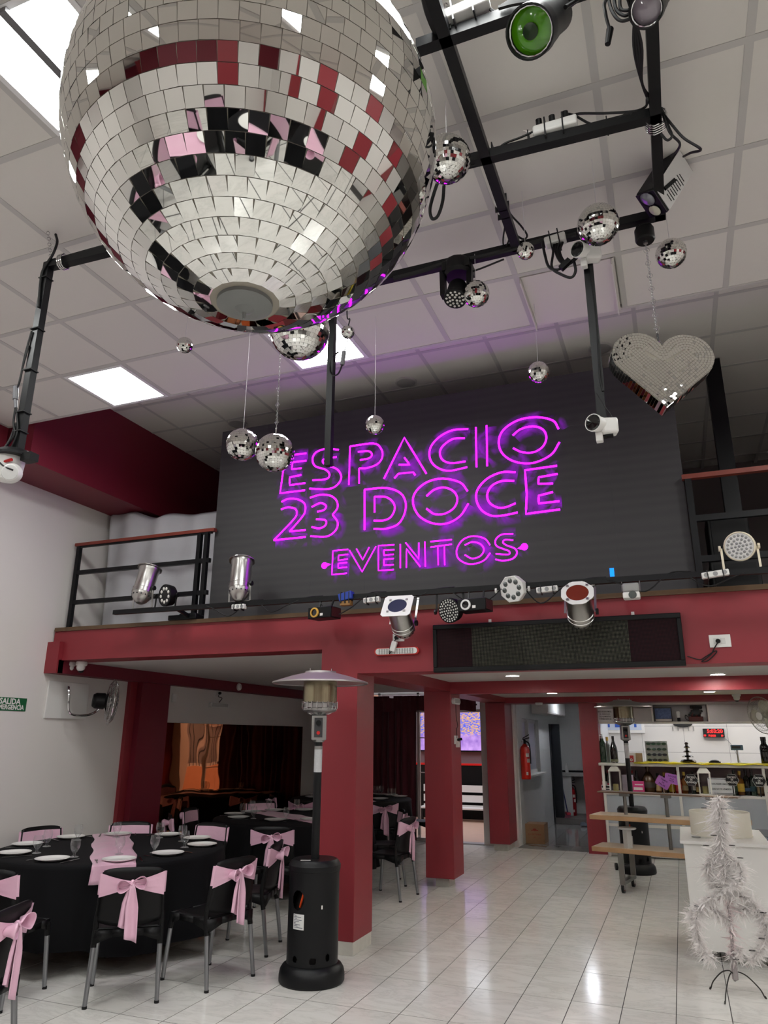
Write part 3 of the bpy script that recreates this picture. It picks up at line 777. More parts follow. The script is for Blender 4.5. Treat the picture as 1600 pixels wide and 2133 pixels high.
for a, lb in ((1570, 'black bottle standing on the bar top near the right edge'), (1592, 'second black bottle at the far right end of the bar top')):
    bottle(onY(*z1(a, 600), 12.5).x, 12.5, ZT, 'wine', 'black', None, (0,0,0), lb, sc_=1.25)

# ---- lanterns
def lantern(a, label, y=12.36):
    x = onY(*z1(a, 870), y).x; z = ZL; t = thing('lantern', label, 'lantern', (x, y, z))
    wl_ = mat('lantern_white', (232, 230, 224), .5)
    w_ = .078; h = .30
    for sx in (-1, 1):
        for sy in (-1, 1): MB().bb(x+sx*w_-.009, x+sx*w_+.009, y+sy*w_-.009, y+sy*w_+.009, z, z+h).build('post', wl_, t)
    MB().bb(x-w_-.012, x+w_+.012, y-w_-.012, y+w_+.012, z, z+.018).build('base', wl_, t)
    MB().bb(x-w_-.012, x+w_+.012, y-w_-.012, y+w_+.012, z+h, z+h+.012).build('top_frame', wl_, t)
    r_ = MB(); r_.lathe([(.128,0),(.075,.055),(.055,.06),(.055,.08),(.028,.095),(0,.095)], (0,0,0), 4); r_.xf(Matrix.Translation((x,y,z+h+.012)) @ Matrix.Rotation(PI/4,4,'Z'))
    r_.build('roof', wl_, t, smooth=0)
    MB().tube([(x+.04*math.cos(k*PI/8), y, z+h+.105+.035*math.sin(k*PI/8)) for k in range(9)], .004, 6).build('handle', wl_, t)
    for s_ in (-1, 1):
        MB().bb(x-w_, x+w_, y+s_*w_-.001, y+s_*w_+.001, z+.018, z+h).build('pane', pane, t, smooth=0)
        MB().bb(x+s_*w_-.001, x+s_*w_+.001, y-w_, y+w_, z+.018, z+h).build('pane', pane, t, smooth=0)
    MB().lathe([(0,0),(.042,0),(.042,.09),(.036,.1),(.02,.092),(0,.09)], (x, y, z+.018), 18).build('candle', mat('candle_wax', (236, 226, 150), .5), t)
    return t
lantern(335, 'white lantern with a cream candle on the left of the bar shelf')
lantern(1080, 'white lantern with a cream candle beside the admission sign')

# ---- signs on the shelf
sblack = mat('sign_black', (20, 20, 22), .5); swhite = mat('sign_white', (232, 230, 226), .5)
def sign(name, label, cat, poly, o, lines, mbase, mtext, rot=0.0, rim=None):
    M_ = front_M(o) @ Matrix.Rotation(rot, 4, 'Z')
    t = thing(name, label, cat, o)
    MB().prism(poly, -.006, 0, M_).build('board', mbase, t, smooth=0)
    if rim: 
        b_ = MB(); n = len(poly)
        for i in range(n):
            a = Vector(poly[i])*.93; c = Vector(poly[(i+1) % n])*.93
            b_.tube([M_ @ Vector((a.x, a.y, .001)), M_ @ Vector((c.x, c.y, .001))], .0022, 4)
        b_.build('rim', rim, t)
    tb = MB()
    for s_, sz, dy, xs in lines: text_mesh(tb, s_, sz, M_ @ Matrix.Translation((0, dy, .0008)), .0005, xs=xs, weight=.0006)
    tb.build('lettering', mtext, t, smooth=0)
    return t
def hexa(r, w_=1.0): return [(r*w_*math.cos(k*PI/3), r*math.sin(k*PI/3)) for k in range(6)]
HX = [(960, 778, ('EXCESO','DE','ALCOHOL'), 'black hexagon sign on a stick left of the right lantern'), (1300, 778, ('EXCESO','DE','BOLUDEZ'), 'black hexagon sign above the admission notice'),
      (1526, 785, ('EXCESO','DE','SUEÑO'), 'black hexagon sign furthest right on the bar shelf')]
for a, b_, ln, lb in HX:
    p = onY(*z1(a, b_), 12.27)
    t = sign('hexagon_sign', lb, 'sign', hexa(.098), tuple(p), [(ln[0], .036, .034, .85), (ln[1], .032, 0, .85), (ln[2], .036, -.034, .8)], sblack, swhite, random.uniform(-.08,.08), rim=swhite)
    MB().bb(p.x-.008, p.x+.008, p.y+.006, p.y+.012, .9, p.z).build('stick', sblack, t)
for a, b_, r_, l1, lb in ((725, 800, -.55, ('TIEMPO','DE','BAILAR'), 'tilted purple sign leaning lower left among the bottles'), (798, 770, -.22, ('NOCHE','A LA','PISTA'), 'purple sign upper right of its twin among the bottles')):
    p = onY(*z1(a, b_), 12.28 if a < 760 else 12.30)
    rd = [(-.1,-.055),(-.085,-.07),(.085,-.07),(.1,-.055),(.1,.055),(.085,.07),(-.085,.07),(-.1,.055)]
    t = sign('purple_sign', lb, 'sign', rd, tuple(p), [(l1[0], .034, .035, .9), (l1[1], .03, 0, .9), (l1[2], .034, -.035, .9)], mat('sign_purple', (170, 104, 186), .5), mat('sign_ink', (70, 30, 80), .5), r_)
    MB().bb(p.x-.006, p.x+.006, p.y+.008, p.y+.014, .9, p.z-.02).build('stick', mat('stick_wood', (200, 180, 150), .7), t)
p = onY(*z1(1210, 832), 12.28)
t = sign('admission_notice', 'white notice reading nos reservamos el derecho de admision', 'sign', [(-.175,-.11),(.175,-.11),(.175,.115),(-.175,.115)], (p.x, p.y, p.z), [('NOS RESERVAMOS EL', .036, .03, .72), ('DERECHO DE ADMISIÓN', .036, -.04, .66)], mat('notice_grey', (206, 208, 210), .4), mat('notice_ink', (60, 64, 70), .5))
for dz in (.1, -.095): MB().bb(p.x-.165, p.x+.165, p.y-.0015, p.y, p.z+dz-.004, p.z+dz+.004).build('rule', mat('notice_ink', (60, 64, 70), .5), t)
# pink box and white display card on the lower shelf
p = onY(*z1(520, 820), 12.36)
t = thing('pink_carton', 'bright pink printed carton on the lower bar shelf', 'box', (p.x, 12.36, ZL))
MB().bb(p.x-.085, p.x+.085, 12.33, 12.42, ZL, ZL+.165).build('carton', mat('carton_pink', (206, 60, 128), .5), t, bevel=.003)
MB().bb(p.x-.07, p.x+.06, 12.328, 12.33, ZL+.04, ZL+.08).bb(p.x-.05, p.x+.07, 12.328, 12.33, ZL+.11, ZL+.125).build('print', swhite, t, smooth=0)
p = onY(*z1(430, 800), 12.36)
t = thing('display_card', 'pale lilac card standing behind the second heater pole', 'card', (p.x, 12.4, ZL))
MB().bb(p.x-.085, p.x+.085, 12.41, 12.42, ZL, ZL+.25).build('card_sheet', mat('card_lilac', (196, 186, 200), .6), t)
MB().bb(p.x-.085, p.x+.085, 12.39, 12.45, ZL, ZL+.008).build('foot', swhite, t)
p = onY(*z1(250, 840), 12.33)
t = thing('small_notice', 'small black and white notice below the left champagne bottle', 'sign', (p.x, 12.33, ZL))
MB().bb(p.x-.065, p.x+.065, 12.325, 12.335, ZL, ZL+.10).build('board', swhite, t)
MB().bb(p.x-.06, p.x+.06, 12.323, 12.325, ZL+.06, ZL+.09).bb(p.x-.06, p.x+.06, 12.323, 12.325, ZL+.01, ZL+.02).bb(p.x-.04, p.x+.055, 12.323, 12.325, ZL+.03, ZL+.045).build('print', sblack, t, smooth=0)

# ---- things on the bar top
p = onY(*z1(470, 590), 12.5)
t = thing('red_label_box', 'white carton with a red emblem on the bar top behind the heater pole', 'box', (p.x, 12.5, ZT))
MB().bb(p.x-.06, p.x+.05, 12.45, 12.55, ZT, ZT+.15).build('carton', swhite, t, bevel=.003)
MB().bb(p.x-.052, p.x+.02, 12.448, 12.45, ZT+.01, ZT+.11).build('print', mat('emblem_red', (190, 40, 40), .5), t, smooth=0)
MB().lathe([(.01,0),(.02,0),(.02,.001),(.01,.001)], (p.x-.016, 12.447, ZT+.045), 16, Matrix.Rotation(PI/2, 3, 'X')).build('emblem', swhite, t)
p = onY(*z1(525, 590), 12.55)
t = MB().bb(p.x-.045, p.x+.05, 12.5, 12.6, ZT, ZT+.145).build('tan_box', mat('tan_board', (170, 146, 108), .7, var=.1), bevel=.003); tag(t, 'plain tan box beside the white carton on the bar top', 'box')
# eyewear display board
p0 = onY(*z1(572, 455), 12.66); p1_ = onY(*z1(775, 620), 12.66)
t = thing('eyewear_rack', 'clear display rack holding rows of dark sunglasses on the bar top', 'rack', ((p0.x+p1_.x)/2, 12.66, ZT))
MB().bb(p0.x, p1_.x, 12.67, 12.675, ZT, p0.z).build('back_sheet', mat('acrylic_sheet', (186, 196, 194), .1), t)
for k in range(4):
    zz = ZT+.02+(p0.z-ZT-.05)*k/3.4
    MB().bb(p0.x, p1_.x, 12.62, 12.67, zz-.004, zz).build('rack_shelf', mat('acrylic_sheet', (186, 196, 194), .1), t)
    for j in range(2):
        xc = p0.x+(p1_.x-p0.x)*(.27+.46*j); gm = MB(); cl_ = [(30,40,46),(26,34,54),(40,66,60),(50,86,66)][k]
        for s_ in (-1, 1): gm.sph((xc+s_*.038, 12.625, zz+.022), .034, 10, 6, sc3=(1,.25,.6))
        gm.bb(xc-.012, xc+.012, 12.62, 12.63, zz+.022, zz+.032)
        gm.build('sunglasses', mat('lens_%d' % k, cl_, .1, coat=.5), t)
# chocolate fountain
p = onY(*z1(935, 615), 12.6)
t = thing('chocolate_fountain', 'chrome tiered chocolate fountain on the bar top', 'fountain', (p.x, 12.6, ZT))
dch = mat('dark_chrome', (96, 92, 90), .15, 1.0)
MB().lathe([(0,0),(.11,0),(.115,.03),(.105,.045),(.1,.05),(.08,.06),(0,.06)], (p.x, 12.6, ZT), 24).build('base', dch, t)
MB().cyl((p.x, 12.6, ZT+.05), (p.x, 12.6, ZT+.31), .018, n=12).build('column', dch, t)
for r_, h in ((.085,.10),(.062,.17),(.045,.235),(.03,.29)):
    MB().lathe([(.018,h+.02),(r_*.6,h+.018),(r_,h),(r_*.95,h-.006),(.018,h+.008)], (p.x, 12.6, ZT), 24).build('tier', dch, t)
# kitchen scale with raised display
p = onY(*z1(1340, 510), 12.7)
t = thing('kitchen_scale', 'scale with a raised blue display on a grey post behind the bar top', 'scale', (p.x, 12.7, ZT))
MB().bb(p.x-.085, p.x+.085, 12.67, 12.72, p.z-.035, p.z+.04).build('display_head', mat('scale_blue', (70, 96, 120), .4), t, bevel=.006)
MB().bb(p.x-.07, p.x+.05, 12.666, 12.67, p.z-.01, p.z+.025).build('display_glass', sblack, t)
MB().cyl((p.x, 12.7, ZT+.01), (p.x, 12.7, p.z-.03), .016, n=10).build('post', steel, t)
MB().bb(p.x-.12, p.x+.12, 12.64, 12.76, ZT, ZT+.025).build('platform', steel, t, bevel=.005)
tag(MB().bb(p.x-.42, p.x-.26, 12.42, 12.5, 1.347, 1.365).sph((p.x-.34, 12.46, 1.37), .05, 12, 6, sc3=(1.3,.7,.4)).build('sunglass_case', sblack), 'small black case lying on the yellow cloth', 'case')

# ---- upper cabinet and its things
cb_ = thing('upper_cabinet', 'long steel fronted cabinet with an open niche above the bar', 'cabinet', (1.0, 12.7, 1.92))
smet = mat('steel_sheet', (176, 172, 172), .38, .45, var=.05, vscale=3)
MB().bb(-1.26, 3.4, 12.62, 13.0, 1.915, 1.945).build('bottom_board', wmet, cb_)
MB().bb(-1.26, 3.4, 12.62, 13.0, 2.2, 2.232).build('top_board', wmet, cb_)
MB().bb(-1.26, -.385, 12.60, 12.62, 1.945, 2.2).build('door', smet, cb_, smooth=0)
MB().bb(.425, 3.4, 12.60, 12.62, 1.945, 2.2).build('door', smet, cb_, smooth=0)
MB().bb(-.40, -.375, 12.59, 13.0, 1.945, 2.2).build('side_board', wmet, cb_)
MB().bb(.415, .44, 12.59, 13.0, 1.945, 2.2).build('side_board', wmet, cb_)
MB().bb(-.4, .44, 12.98, 13.0, 1.945, 2.2).build('niche_back', smet, cb_)
p = onY(*z1(240, 240), 12.58)
sign('reserve_notice', 'white paper notice on the left cabinet door behind the heater hood', 'sign', [(-.155,-.10),(.155,-.10),(.155,.10),(-.155,.10)], (p.x, 12.597, p.z), [('NOS RESERVAMOS',.034,.056,.75),('EL DERECHO',.034,.018,.8),('DE ADMISIÓN',.034,-.02,.8),('Y PERMANENCIA',.034,-.058,.75)], mat('paper_white', (226, 226, 228), .6), sblack)
p = onY(*z1(725, 225), 12.75)
t = thing('framed_picture', 'small framed blue and yellow picture leaning in the cabinet niche', 'picture', (p.x, 12.75, 1.945))
MB().bb(p.x-.135, p.x+.135, 12.74, 12.76, 1.945, 2.165).build('frame', mat('pic_frame', (60, 54, 52), .5), t)
MB().bb(p.x-.12, p.x+.12, 12.737, 12.74, 1.99, 2.15).build('print', mat('pic_blue', (86, 104, 150), .5, var=.9, vscale=26), t)
MB().bb(p.x-.12, p.x+.12, 12.736, 12.74, 1.955, 1.985).build('mount', swhite, t)
p = onY(*z1(852, 230), 12.7)
t = thing('pepper_mill', 'small white and black shaker in the cabinet niche', 'shaker', (p.x, 12.7, 1.945))
MB().lathe([(0,0),(.024,0),(.024,.05),(.02,.06),(0,.06)], (p.x, 12.7, 1.945), 14).build('base', sblack, t)
MB().lathe([(0,.06),(.022,.06),(.026,.14),(.02,.155),(0,.155)], (p.x, 12.7, 1.945), 14).build('top', swhite, t)
p = onY(*z1(990, 215), 12.72)
t = thing('engine_model', 'dark red and black model engine in the cabinet niche', 'model', (p.x, 12.72, 1.945))
em = MB(); em.bb(p.x-.10, p.x+.11, 12.66, 12.8, 1.945, 2.02).bb(p.x-.06, p.x+.08, 12.68, 12.78, 2.02, 2.12)
em.build('block', mat('engine_red', (90, 30, 26), .5), t, bevel=.01)
em = MB()
for k in range(9): em.cyl((p.x-.08+.022*k, 12.66, 2.04+.03*(k % 3)), (p.x-.08+.022*k, 12.8, 2.05+.03*(k % 3)), .02, n=10)
em.cyl((p.x+.02, 12.62, 2.1), (p.x+.02, 12.8, 2.1), .055, n=16).cyl((p.x-.05, 12.62, 2.16), (p.x+.1, 12.75, 2.16), .025, n=12)
em.build('pipes', sblack, t)
MB().tube(crom([(p.x-.08, 12.68, 2.0), (p.x-.14, 12.66, 2.04), (p.x-.145, 12.66, 1.99), (p.x-.1, 12.67, 1.96)]), .006, 6).build('cable', sblack, t)
# frame under the cabinet, hooks, red LED clock
p0 = onY(*z1(205, 305), 14.28); p1_ = onY(*z1(575, 388), 14.28)
t = thing('wall_picture', 'white framed picture with blue blocks on the bar back wall', 'picture', ((p0.x+p1_.x)/2, 14.27, p1_.z))
MB().bb(p0.x, p1_.x, 14.26, 14.294, p1_.z, 2.15).build('frame', swhite, t, bevel=.004)
MB().bb(p0.x+.05, p1_.x-.05, 14.256, 14.26, p1_.z+.05, 2.10).build('print', mat('print_pale', (196, 206, 222), .5), t)
MB().bb(p0.x+.12, p0.x+.16, 14.253, 14.256, p1_.z+.10, 2.0).bb(p0.x+.25, p0.x+.47, 14.253, 14.256, p1_.z+.10, 2.0).bb(p0.x+.58, p0.x+.62, 14.253, 14.256, p1_.z+.10, 2.0).build('blocks', mat('print_blue', (50, 90, 180), .5), t, smooth=0)
p = onY(*z1(890, 325), 14.28)
t = thing('wall_ornament', 'black arched ornament below the cabinet niche', 'ornament', (p.x, 14.27, p.z))
MB().prism([(.16*math.cos(k*PI/12), -.06*math.sin(k*PI/12)) for k in range(13)], 0, .02, front_M((p.x, 14.29, p.z+.03))).build('arch', sblack, t)
for k in range(5): MB().bb(p.x-.17+.085*k-.008, p.x-.17+.085*k+.008, 14.27, 14.285, p.z-.09, p.z-.02).build('hook', steel, t)
p0 = onY(*z1(1055, 350), 14.2); p1_ = onY(*z1(1242, 425), 14.2)
t = thing('led_clock', 'black digital wall clock with glowing red digits above the bar', 'clock', ((p0.x+p1_.x)/2, 14.2, p1_.z))
MB().bb(p0.x, p1_.x, 14.215, 14.294, p1_.z, p0.z).build('case', sblack, t, bevel=.003)
ledr = emis('clock_red', (255, 40, 40), 4.0)
xc = (p0.x+p1_.x)/2; zc_ = (p0.z+p1_.z)/2; W_ = p1_.x-p0.x
tb = MB(); text_mesh(tb, '5:03:20', .085, front_M((xc+.02, 14.213, zc_+.028)), .0006, weight=.001)
text_mesh(tb, '19', .04, front_M((xc-.145, 14.213, zc_-.043)), .0006, weight=.001); text_mesh(tb, '7-2025', .042, front_M((xc-.03, 14.213, zc_-.045)), .0006, weight=.001); text_mesh(tb, '19', .04, front_M((xc+.125, 14.213, zc_-.045)), .0006, weight=.001)
tb.build('digits', ledr, t, smooth=0)
cable('cord', [(p1_.x-.02, 14.25, p1_.z), (p1_.x+.08, 14.28, p1_.z-.1), (p1_.x+.16, 14.28, p1_.z-.3), (p1_.x+.2, 14.28, p1_.z-.42)], t, .004, mat('grey_cord', (140,140,140), .6))
# dome camera under the beam at the bar
def dome_cam(x, y, z, label, down=True, yaw=0.0):
    t = thing('dome_camera', label, 'camera', (x, y, z))
    MB().lathe([(0,0),(.055,0),(.06,-.012),(.06,-.035),(.05,-.045),(0,-.045)], (x, y, z), 20).build('base', white_plastic, t)
    R = Matrix.Rotation(yaw, 3, 'Z') @ Matrix.Rotation(.9, 3, 'X')
    MB().sph((x, y-.005, z-.06), .046, 16, 10).build('ball', white_plastic, t)
    MB().sph(Vector((x, y-.005, z-.06))+R @ Vector((0, -.018, -.024)), .032, 14, 8).build('lens', sblack, t)
    return t
p = onY(*z1(1335, 95), 12.2)
dome_cam(p.x, 12.12, p.z+.06, 'white dome camera under the red beam above the bar')
# wall fan at the right edge
def fan_blades(o, n, r, M_):
    pass
# ------------------------------------------------------------------ round tables with black cloths
cloth_b = mat('black_tablecloth', (9, 9, 12), .85, spec=.25, var=.15, vscale=40)
def satinmat(name, rgb):
    m = mat(name, rgb, .3, sheen=.15, spec=.9, coat=.25, var=.10, vscale=7, bump=.6, bscale=8); return m
satin = satinmat('pink_satin', (232, 184, 206))
TZ = .75
def cloth_fn(cx, cy, r, seed, drop):
    rnd = random.Random(seed); ph = [rnd.uniform(0, 6.28) for _ in range(4)]
    def fn(u, v):
        t = 2*PI*u
        if v < .25:
            q = v/.25; rr = r*q; z = TZ
        elif v < .32:
            q = (v-.25)/.07; rr = r+.018*math.sin(q*PI/2); z = TZ-.018*(1-math.cos(q*PI/2))
        else:
            q = (v-.32)/.68
            fold = .055*math.sin(9*t+ph[0])+.03*math.sin(17*t+ph[1])+.015*math.sin(29*t+ph[2])
            rr = r+.018+.03*q+q*fold*1.0
            dd = drop*(1+.05*math.sin(4*t+ph[3]))
            z = TZ-.018-dd*q
        return Vector((cx+rr*math.cos(t), cy+rr*math.sin(t), z))
    return fn
def round_table(cx, cy, r, seed, where, drop=.52):
    t = thing('banquet_table', 'round folding table hidden under the black cloth %s' % where, 'table', (cx, cy, 0), group='round banquet tables')
    MB().lathe([(0,.715),(r-.01,.715),(r-.002,.722),(r-.002,.738),(r-.01,.744),(0,.744)], (cx, cy, 0), 40).build('tabletop', mat('table_board', (150, 120, 90), .6), t)
    for k in range(4):
        a = PI/4+PI/2*k
        MB().tube([(cx+.45*r*math.cos(a), cy+.45*r*math.sin(a), .72), (cx+.5*r*math.cos(a), cy+.5*r*math.sin(a), .0)], .016, 8).build('leg', black_metal, t)
    c = MB().grid(cloth_fn(cx, cy, r, seed, drop), 144, 26, closed_u=True).build('tablecloth', cloth_b, smooth=75)
    tag(c, 'black cloth draped over the round table %s' % where, 'tablecloth', 'black round tablecloths')
    return t
def runner(cx, cy, r, ang, where, wd=.34, over=.13):
    d = Vector((math.cos(ang), math.sin(ang), 0)); n = Vector((-d.y, d.x, 0)); c = Vector((cx, cy, 0))
    L = r+.024; tot = 2*L+2*over
    def fn(u, v):
        s_ = -L-over+tot*v; w_ = (u-.5)*wd; e = abs(s_)-L
        p = c+d*max(-L, min(L, s_))+n*(w_+.012*math.sin(v*19+u*3))
        p.z = TZ+.004+.0025*math.sin(v*37+u*5)+.0025*math.sin(u*11)
        if e > 0:
            edge = math.sqrt(max(0, L*L-w_*w_))-L
            p = p+d*math.copysign(.022+edge*.0+.01*math.sin(u*9), s_); p.z = TZ+.002-e
        return p
    o = MB().grid(fn, 14, 70).build('table_runner', satin, smooth=60, solid=.003)
    return tag(o, 'pink satin runner laid across the %s' % where, 'table runner', 'pink table runners')
TAB = {'T1': (-4.8, 5.65, .95), 'T2': (-4.52, 8.5, .95), 'T3': (-5.05, 11.45, .95), 'T0': (-5.15, 2.75, .95)}
round_table(*TAB['T1'], 3, 'nearest the white left wall', .58); runner(*TAB['T1'], 2.30, 'nearest black table')
round_table(*TAB['T2'], 5, 'behind the patio heater and front pillar'); runner(*TAB['T2'], 2.62, 'black table behind the patio heater')
round_table(*TAB['T3'], 8, 'furthest back before the curtain'); runner(*TAB['T3'], -.85, 'furthest black table before the curtain')
round_table(*TAB['T0'], 9, 'at the left beside the camera'); runner(*TAB['T0'], 1.2, 'black table beside the camera')
REAR = [(-1.9, -2.1, .95), (1.15, -2.0, .95), (3.4, -.2, .95), (-4.7, -.7, .95), (.4, -4.7, .95)]
RW = []
for k, (x, y, r) in enumerate(REAR):
    w_ = ['left of rear centre', 'right of rear centre', 'by the right wall', 'by the left rear wall', 'nearest the rear wall'][k]
    RW.append(w_); round_table(x, y, r, 20+k, w_); runner(x, y, r, [.4, 1.3, 2.2, .9, 1.9][k], 'black table %s' % w_)

# ------------------------------------------------------------------ chair with pink sash
chp = mat('chair_black_plastic', (11, 11, 12), .45, bump=.05, bscale=250, spec=.3)
leg_m = mat('chair_leg_aluminium', (150, 152, 155), .35, .9)
def backpt(x, z, dy=0.0):
    t = (z-.44)/.39
    return Vector((x, -.205-.055*t+.55*x*x+dy, z))
def make_chair():
    root = thing('banquet_chair', 'black plastic chair', 'chair')
    # backrest shell
    b = MB()
    def bf(u, v):
        hw = .215-.022*v; x = (u-.5)*2*hw
        zb = .478+.035*(2*u-1)**2-.02; zt = .83-.018*(2*u-1)**4
        return backpt(x, zb+(zt-zb)*v)
    b.grid(bf, 14, 10).build('backrest', chp, root, smooth=60, solid=.014, local=True)
    # seat pan with front lip
    def sf(u, v):
        x = (u-.5)*.43; y = -.20+.41*v
        z = .448-.02*math.sin(PI*u)*math.sin(PI*min(1, v*1.1))
        if v > .86: z -= (v-.86)*.16
        if abs(u-.5) > .45: z -= (abs(u-.5)-.45)*.3
        return Vector((x, y, z))
    MB().grid(sf, 14, 14).build('seat', chp, root, smooth=60, solid=.016, local=True)
    a = MB()
    def ap(pts):
        for i in range(len(pts)-1):
            p, q = pts[i], pts[i+1]
            a.add([(p[0],p[1],.445),(q[0],q[1],.445),(q[0],q[1],q[2]),(p[0],p[1],p[2])], [(0,1,2,3)])
    ap([(-.215,-.215,.36),(-.1,-.222,.40),(0,-.224,.405),(.1,-.222,.40),(.215,-.215,.36)])
    ap([(-.215,-.215,.36),(-.215,-.05,.405),(-.215,.1,.405),(-.215,.2,.37)]); ap([(.215,-.215,.36),(.215,-.05,.405),(.215,.1,.405),(.215,.2,.37)])
    ap([(-.215,.2,.37),(0,.21,.41),(.215,.2,.37)])
    a.build('apron', chp, root, smooth=60, solid=.008, local=True)
    for sx in (-1, 1):
        pr_ = [(sx*.196, -.262+.02, .80), (sx*.205, -.225, .66), (sx*.212, -.205, .52), (sx*.213, -.207, .42), (sx*.214, -.222, .34)]
        MB().tube(crom([Vector(p)+Vector((0, .022, 0)) for p in pr_], 4), [.008]*4+[.013]*4+[.018]*4+[.0195]*5, 8).build('back_stile', chp, root, local=True)
        l0 = MB().tube([(sx*.214, -.20, .345), (sx*.225, -.245, .012)], [.0165, .0150], 10).build('leg', leg_m, root, local=True)
        MB().tube([(sx*.205, .185, .43), (sx*.213, .198, .34)], [.021, .019], 8).build('front_sleeve', chp, root, local=True)
        l1 = MB().tube([(sx*.212, .196, .345), (sx*.222, .225, .012)], [.0165, .0150], 10).build('leg', leg_m, root, local=True)
        for y, lg in ((-.246, l0), (.226, l1)): MB().cyl((sx*.225, y, 0), (sx*.225, y, .016), .0165, n=10).build('foot', black_rubber, lg, local=True)
    return root
def make_sash():
    root = thing('chair_sash', 'pink satin sash', 'sash')
    s_ = MB()
    # band: rear half gathers to the knot, front half flat
    def band(side):
        def fn(u, v):
            x = (u-.5)*2*.213; g = abs(2*u-1)
            if side > 0: zt, zb = .795-.005*g, .665
            else: zt, zb = .745+.055*g**1.3, .715-.07*g**.8
            z = zb+(zt-zb)*v
            p = backpt(x, z, .013*side+(0 if side > 0 else -.004*math.sin(v*17+g*4)*(1-g)-.006*(1-g)))
            return p
        return fn
    s_.grid(band(1), 18, 6).grid(band(-1), 24, 8)
    for sx in (-1, 1):
        xa = sx*.213
        def edge(u, v): 
            z = .662+(.796-.662)*v
            p = backpt(xa, z, 0); return p+Vector((sx*.010*math.sin(PI*u), .013-.026*u, 0))
        s_.grid(edge, 5, 4)
    s_.build('band', satin, root, smooth=50, local=True)
    kn = Vector((0, -.205-.055*.75-.03, .73))
    MB().sph(kn, .022, 12, 8, sc3=(.85,.9,1.25)).build('knot', satin, root, local=True)
    for sx in (-1, 1):
        l = MB()
        def loop(u, v):     # a puffed ribbon loop: u round the loop, v across the ribbon
            t = 2*PI*u; R = .095
            x = R*(.5-.5*math.cos(t)); z = .042*math.sin(t)*(.35+.65*(.5-.5*math.cos(t)))
            wv = (v-.5)*(.02+.075*(x/R))
            return kn+Vector((sx*(x+.004*math.sin(v*9)), -.012-wv*.8-.004*math.sin(t*3), z+.3*wv*math.sin(t)+.01*sx))
        l.grid(loop, 24, 6, closed_u=True).build('bow_loop', satin, root, smooth=70, local=True, solid=.002)
    for k, (dx, ln, wd) in enumerate(((-.022, .27, .055), (.012, .345, .066))):
        def tail(u, v):
            w_ = wd*(.35+.65*min(1, v*2.5))
            x = dx*(v**.6)*1.6+(u-.5)*w_*2*.62
            y = kn.y-.012-.012*math.sin(u*6+k)*min(1, v*3)+.012*v-.006*k
            z = kn.z-ln*v-(.03*(u-.5) if v > .98 else 0)
            return Vector((x, y, z))
        MB().grid(tail, 10, 12).build('tail', satin, root, smooth=60, local=True, solid=.0015)
    return root
CH = make_chair(); SA = make_sash()
_used = [False]
def chair(bx, by, tx, ty, label, group, sash=True, turn=0.0):
    d = Vector((tx-bx, ty-by, 0)).normalized()
    if turn: d = Matrix.Rotation(turn, 3, 'Z') @ d
    rz = math.atan2(-d.x, d.y); loc = (bx+.235*d.x, by+.235*d.y, 0)
    if not _used[0]:
        _used[0] = True
        c, s_ = CH, SA
        c.location = loc; c.rotation_euler = (0,0,rz); s_.location = loc; s_.rotation_euler = (0,0,rz)
    else:
        c = copy_tree(CH, loc, rz); s_ = copy_tree(SA, loc, rz) if sash else None
    tag(c, label, 'chair', group)
    if s_: tag(s_, 'pink sash tied on the %s' % label.replace('black plastic ', '').replace('black ', ''), 'sash', 'pink chair sashes')
G1_ = 'chairs round the nearest table'; G2_ = 'chairs round the middle table'; G3_ = 'chairs round the far table'; G4_ = 'chairs in the hall behind the camera'
t1, t2, t3, t0 = TAB['T1'], TAB['T2'], TAB['T3'], TAB['T0']
chair(-3.62, 4.50, t1[0], t1[1], 'black plastic chair with its bowed back centred before the pink runner', G1_, turn=-.15)
chair(-3.20, 5.14, t1[0], t1[1], 'black plastic chair just left of the near patio heater', G1_, turn=.07)
chair(-3.36, 6.03, t1[0], t1[1], 'black plastic chair turned sideways behind the heater drum', G1_)
chair(-4.46, 4.06, t1[0], t1[1], 'black plastic chair at the left picture edge facing the nearest table', G1_)
chair(-6.02, 6.02, t1[0], t1[1], 'black plastic chair against the white wall on the far left', G1_)
chair(-5.50, 6.72, t1[0], t1[1], 'black plastic chair facing the camera behind the pink runner', G1_)
chair(-4.66, 6.98, t1[0], t1[1], 'black plastic chair facing the camera right of the runner', G1_)
chair(-3.43, 3.30, t0[0], t0[1], 'black plastic chair cut off at the bottom left corner', G4_)
chair(-3.93, 6.95, t2[0], t2[1], 'black plastic chair facing away half hidden behind the sideways chair', G2_)
chair(-2.98, 8.35, t2[0], t2[1], 'black plastic chair turned sideways between the front and middle pillars', G2_)
chair(-3.35, 9.15, t2[0], t2[1], 'black plastic chair just behind the one between the pillars', G2_)
chair(-5.86, 8.25, t2[0], t2[1], 'black plastic chair with a flat sash beside the bronze mirror', G2_)
chair(-5.62, 7.55, t2[0], t2[1], 'black plastic chair with its bow seen above the nearest table', G2_)
chair(-5.6, 9.55, t2[0], t2[1], 'black plastic chair facing away on the mirror side of the middle table', G2_)
chair(-4.5, 9.95, t2[0], t2[1], 'black plastic chair between the middle and far tables', G2_)
chair(-4.0, 10.2, t3[0], t3[1], 'black plastic chair with a bow before the far table', G3_)
chair(-3.72, 11.6, t3[0], t3[1], 'black plastic chair with shiny seat beside the middle pillar', G3_)
chair(-5.2, 9.98, t3[0], t3[1], 'black plastic chair facing away before the far table', G3_)
chair(-6.02, 10.6, t3[0], t3[1], 'black plastic chair beside the far end of the mirror', G3_)
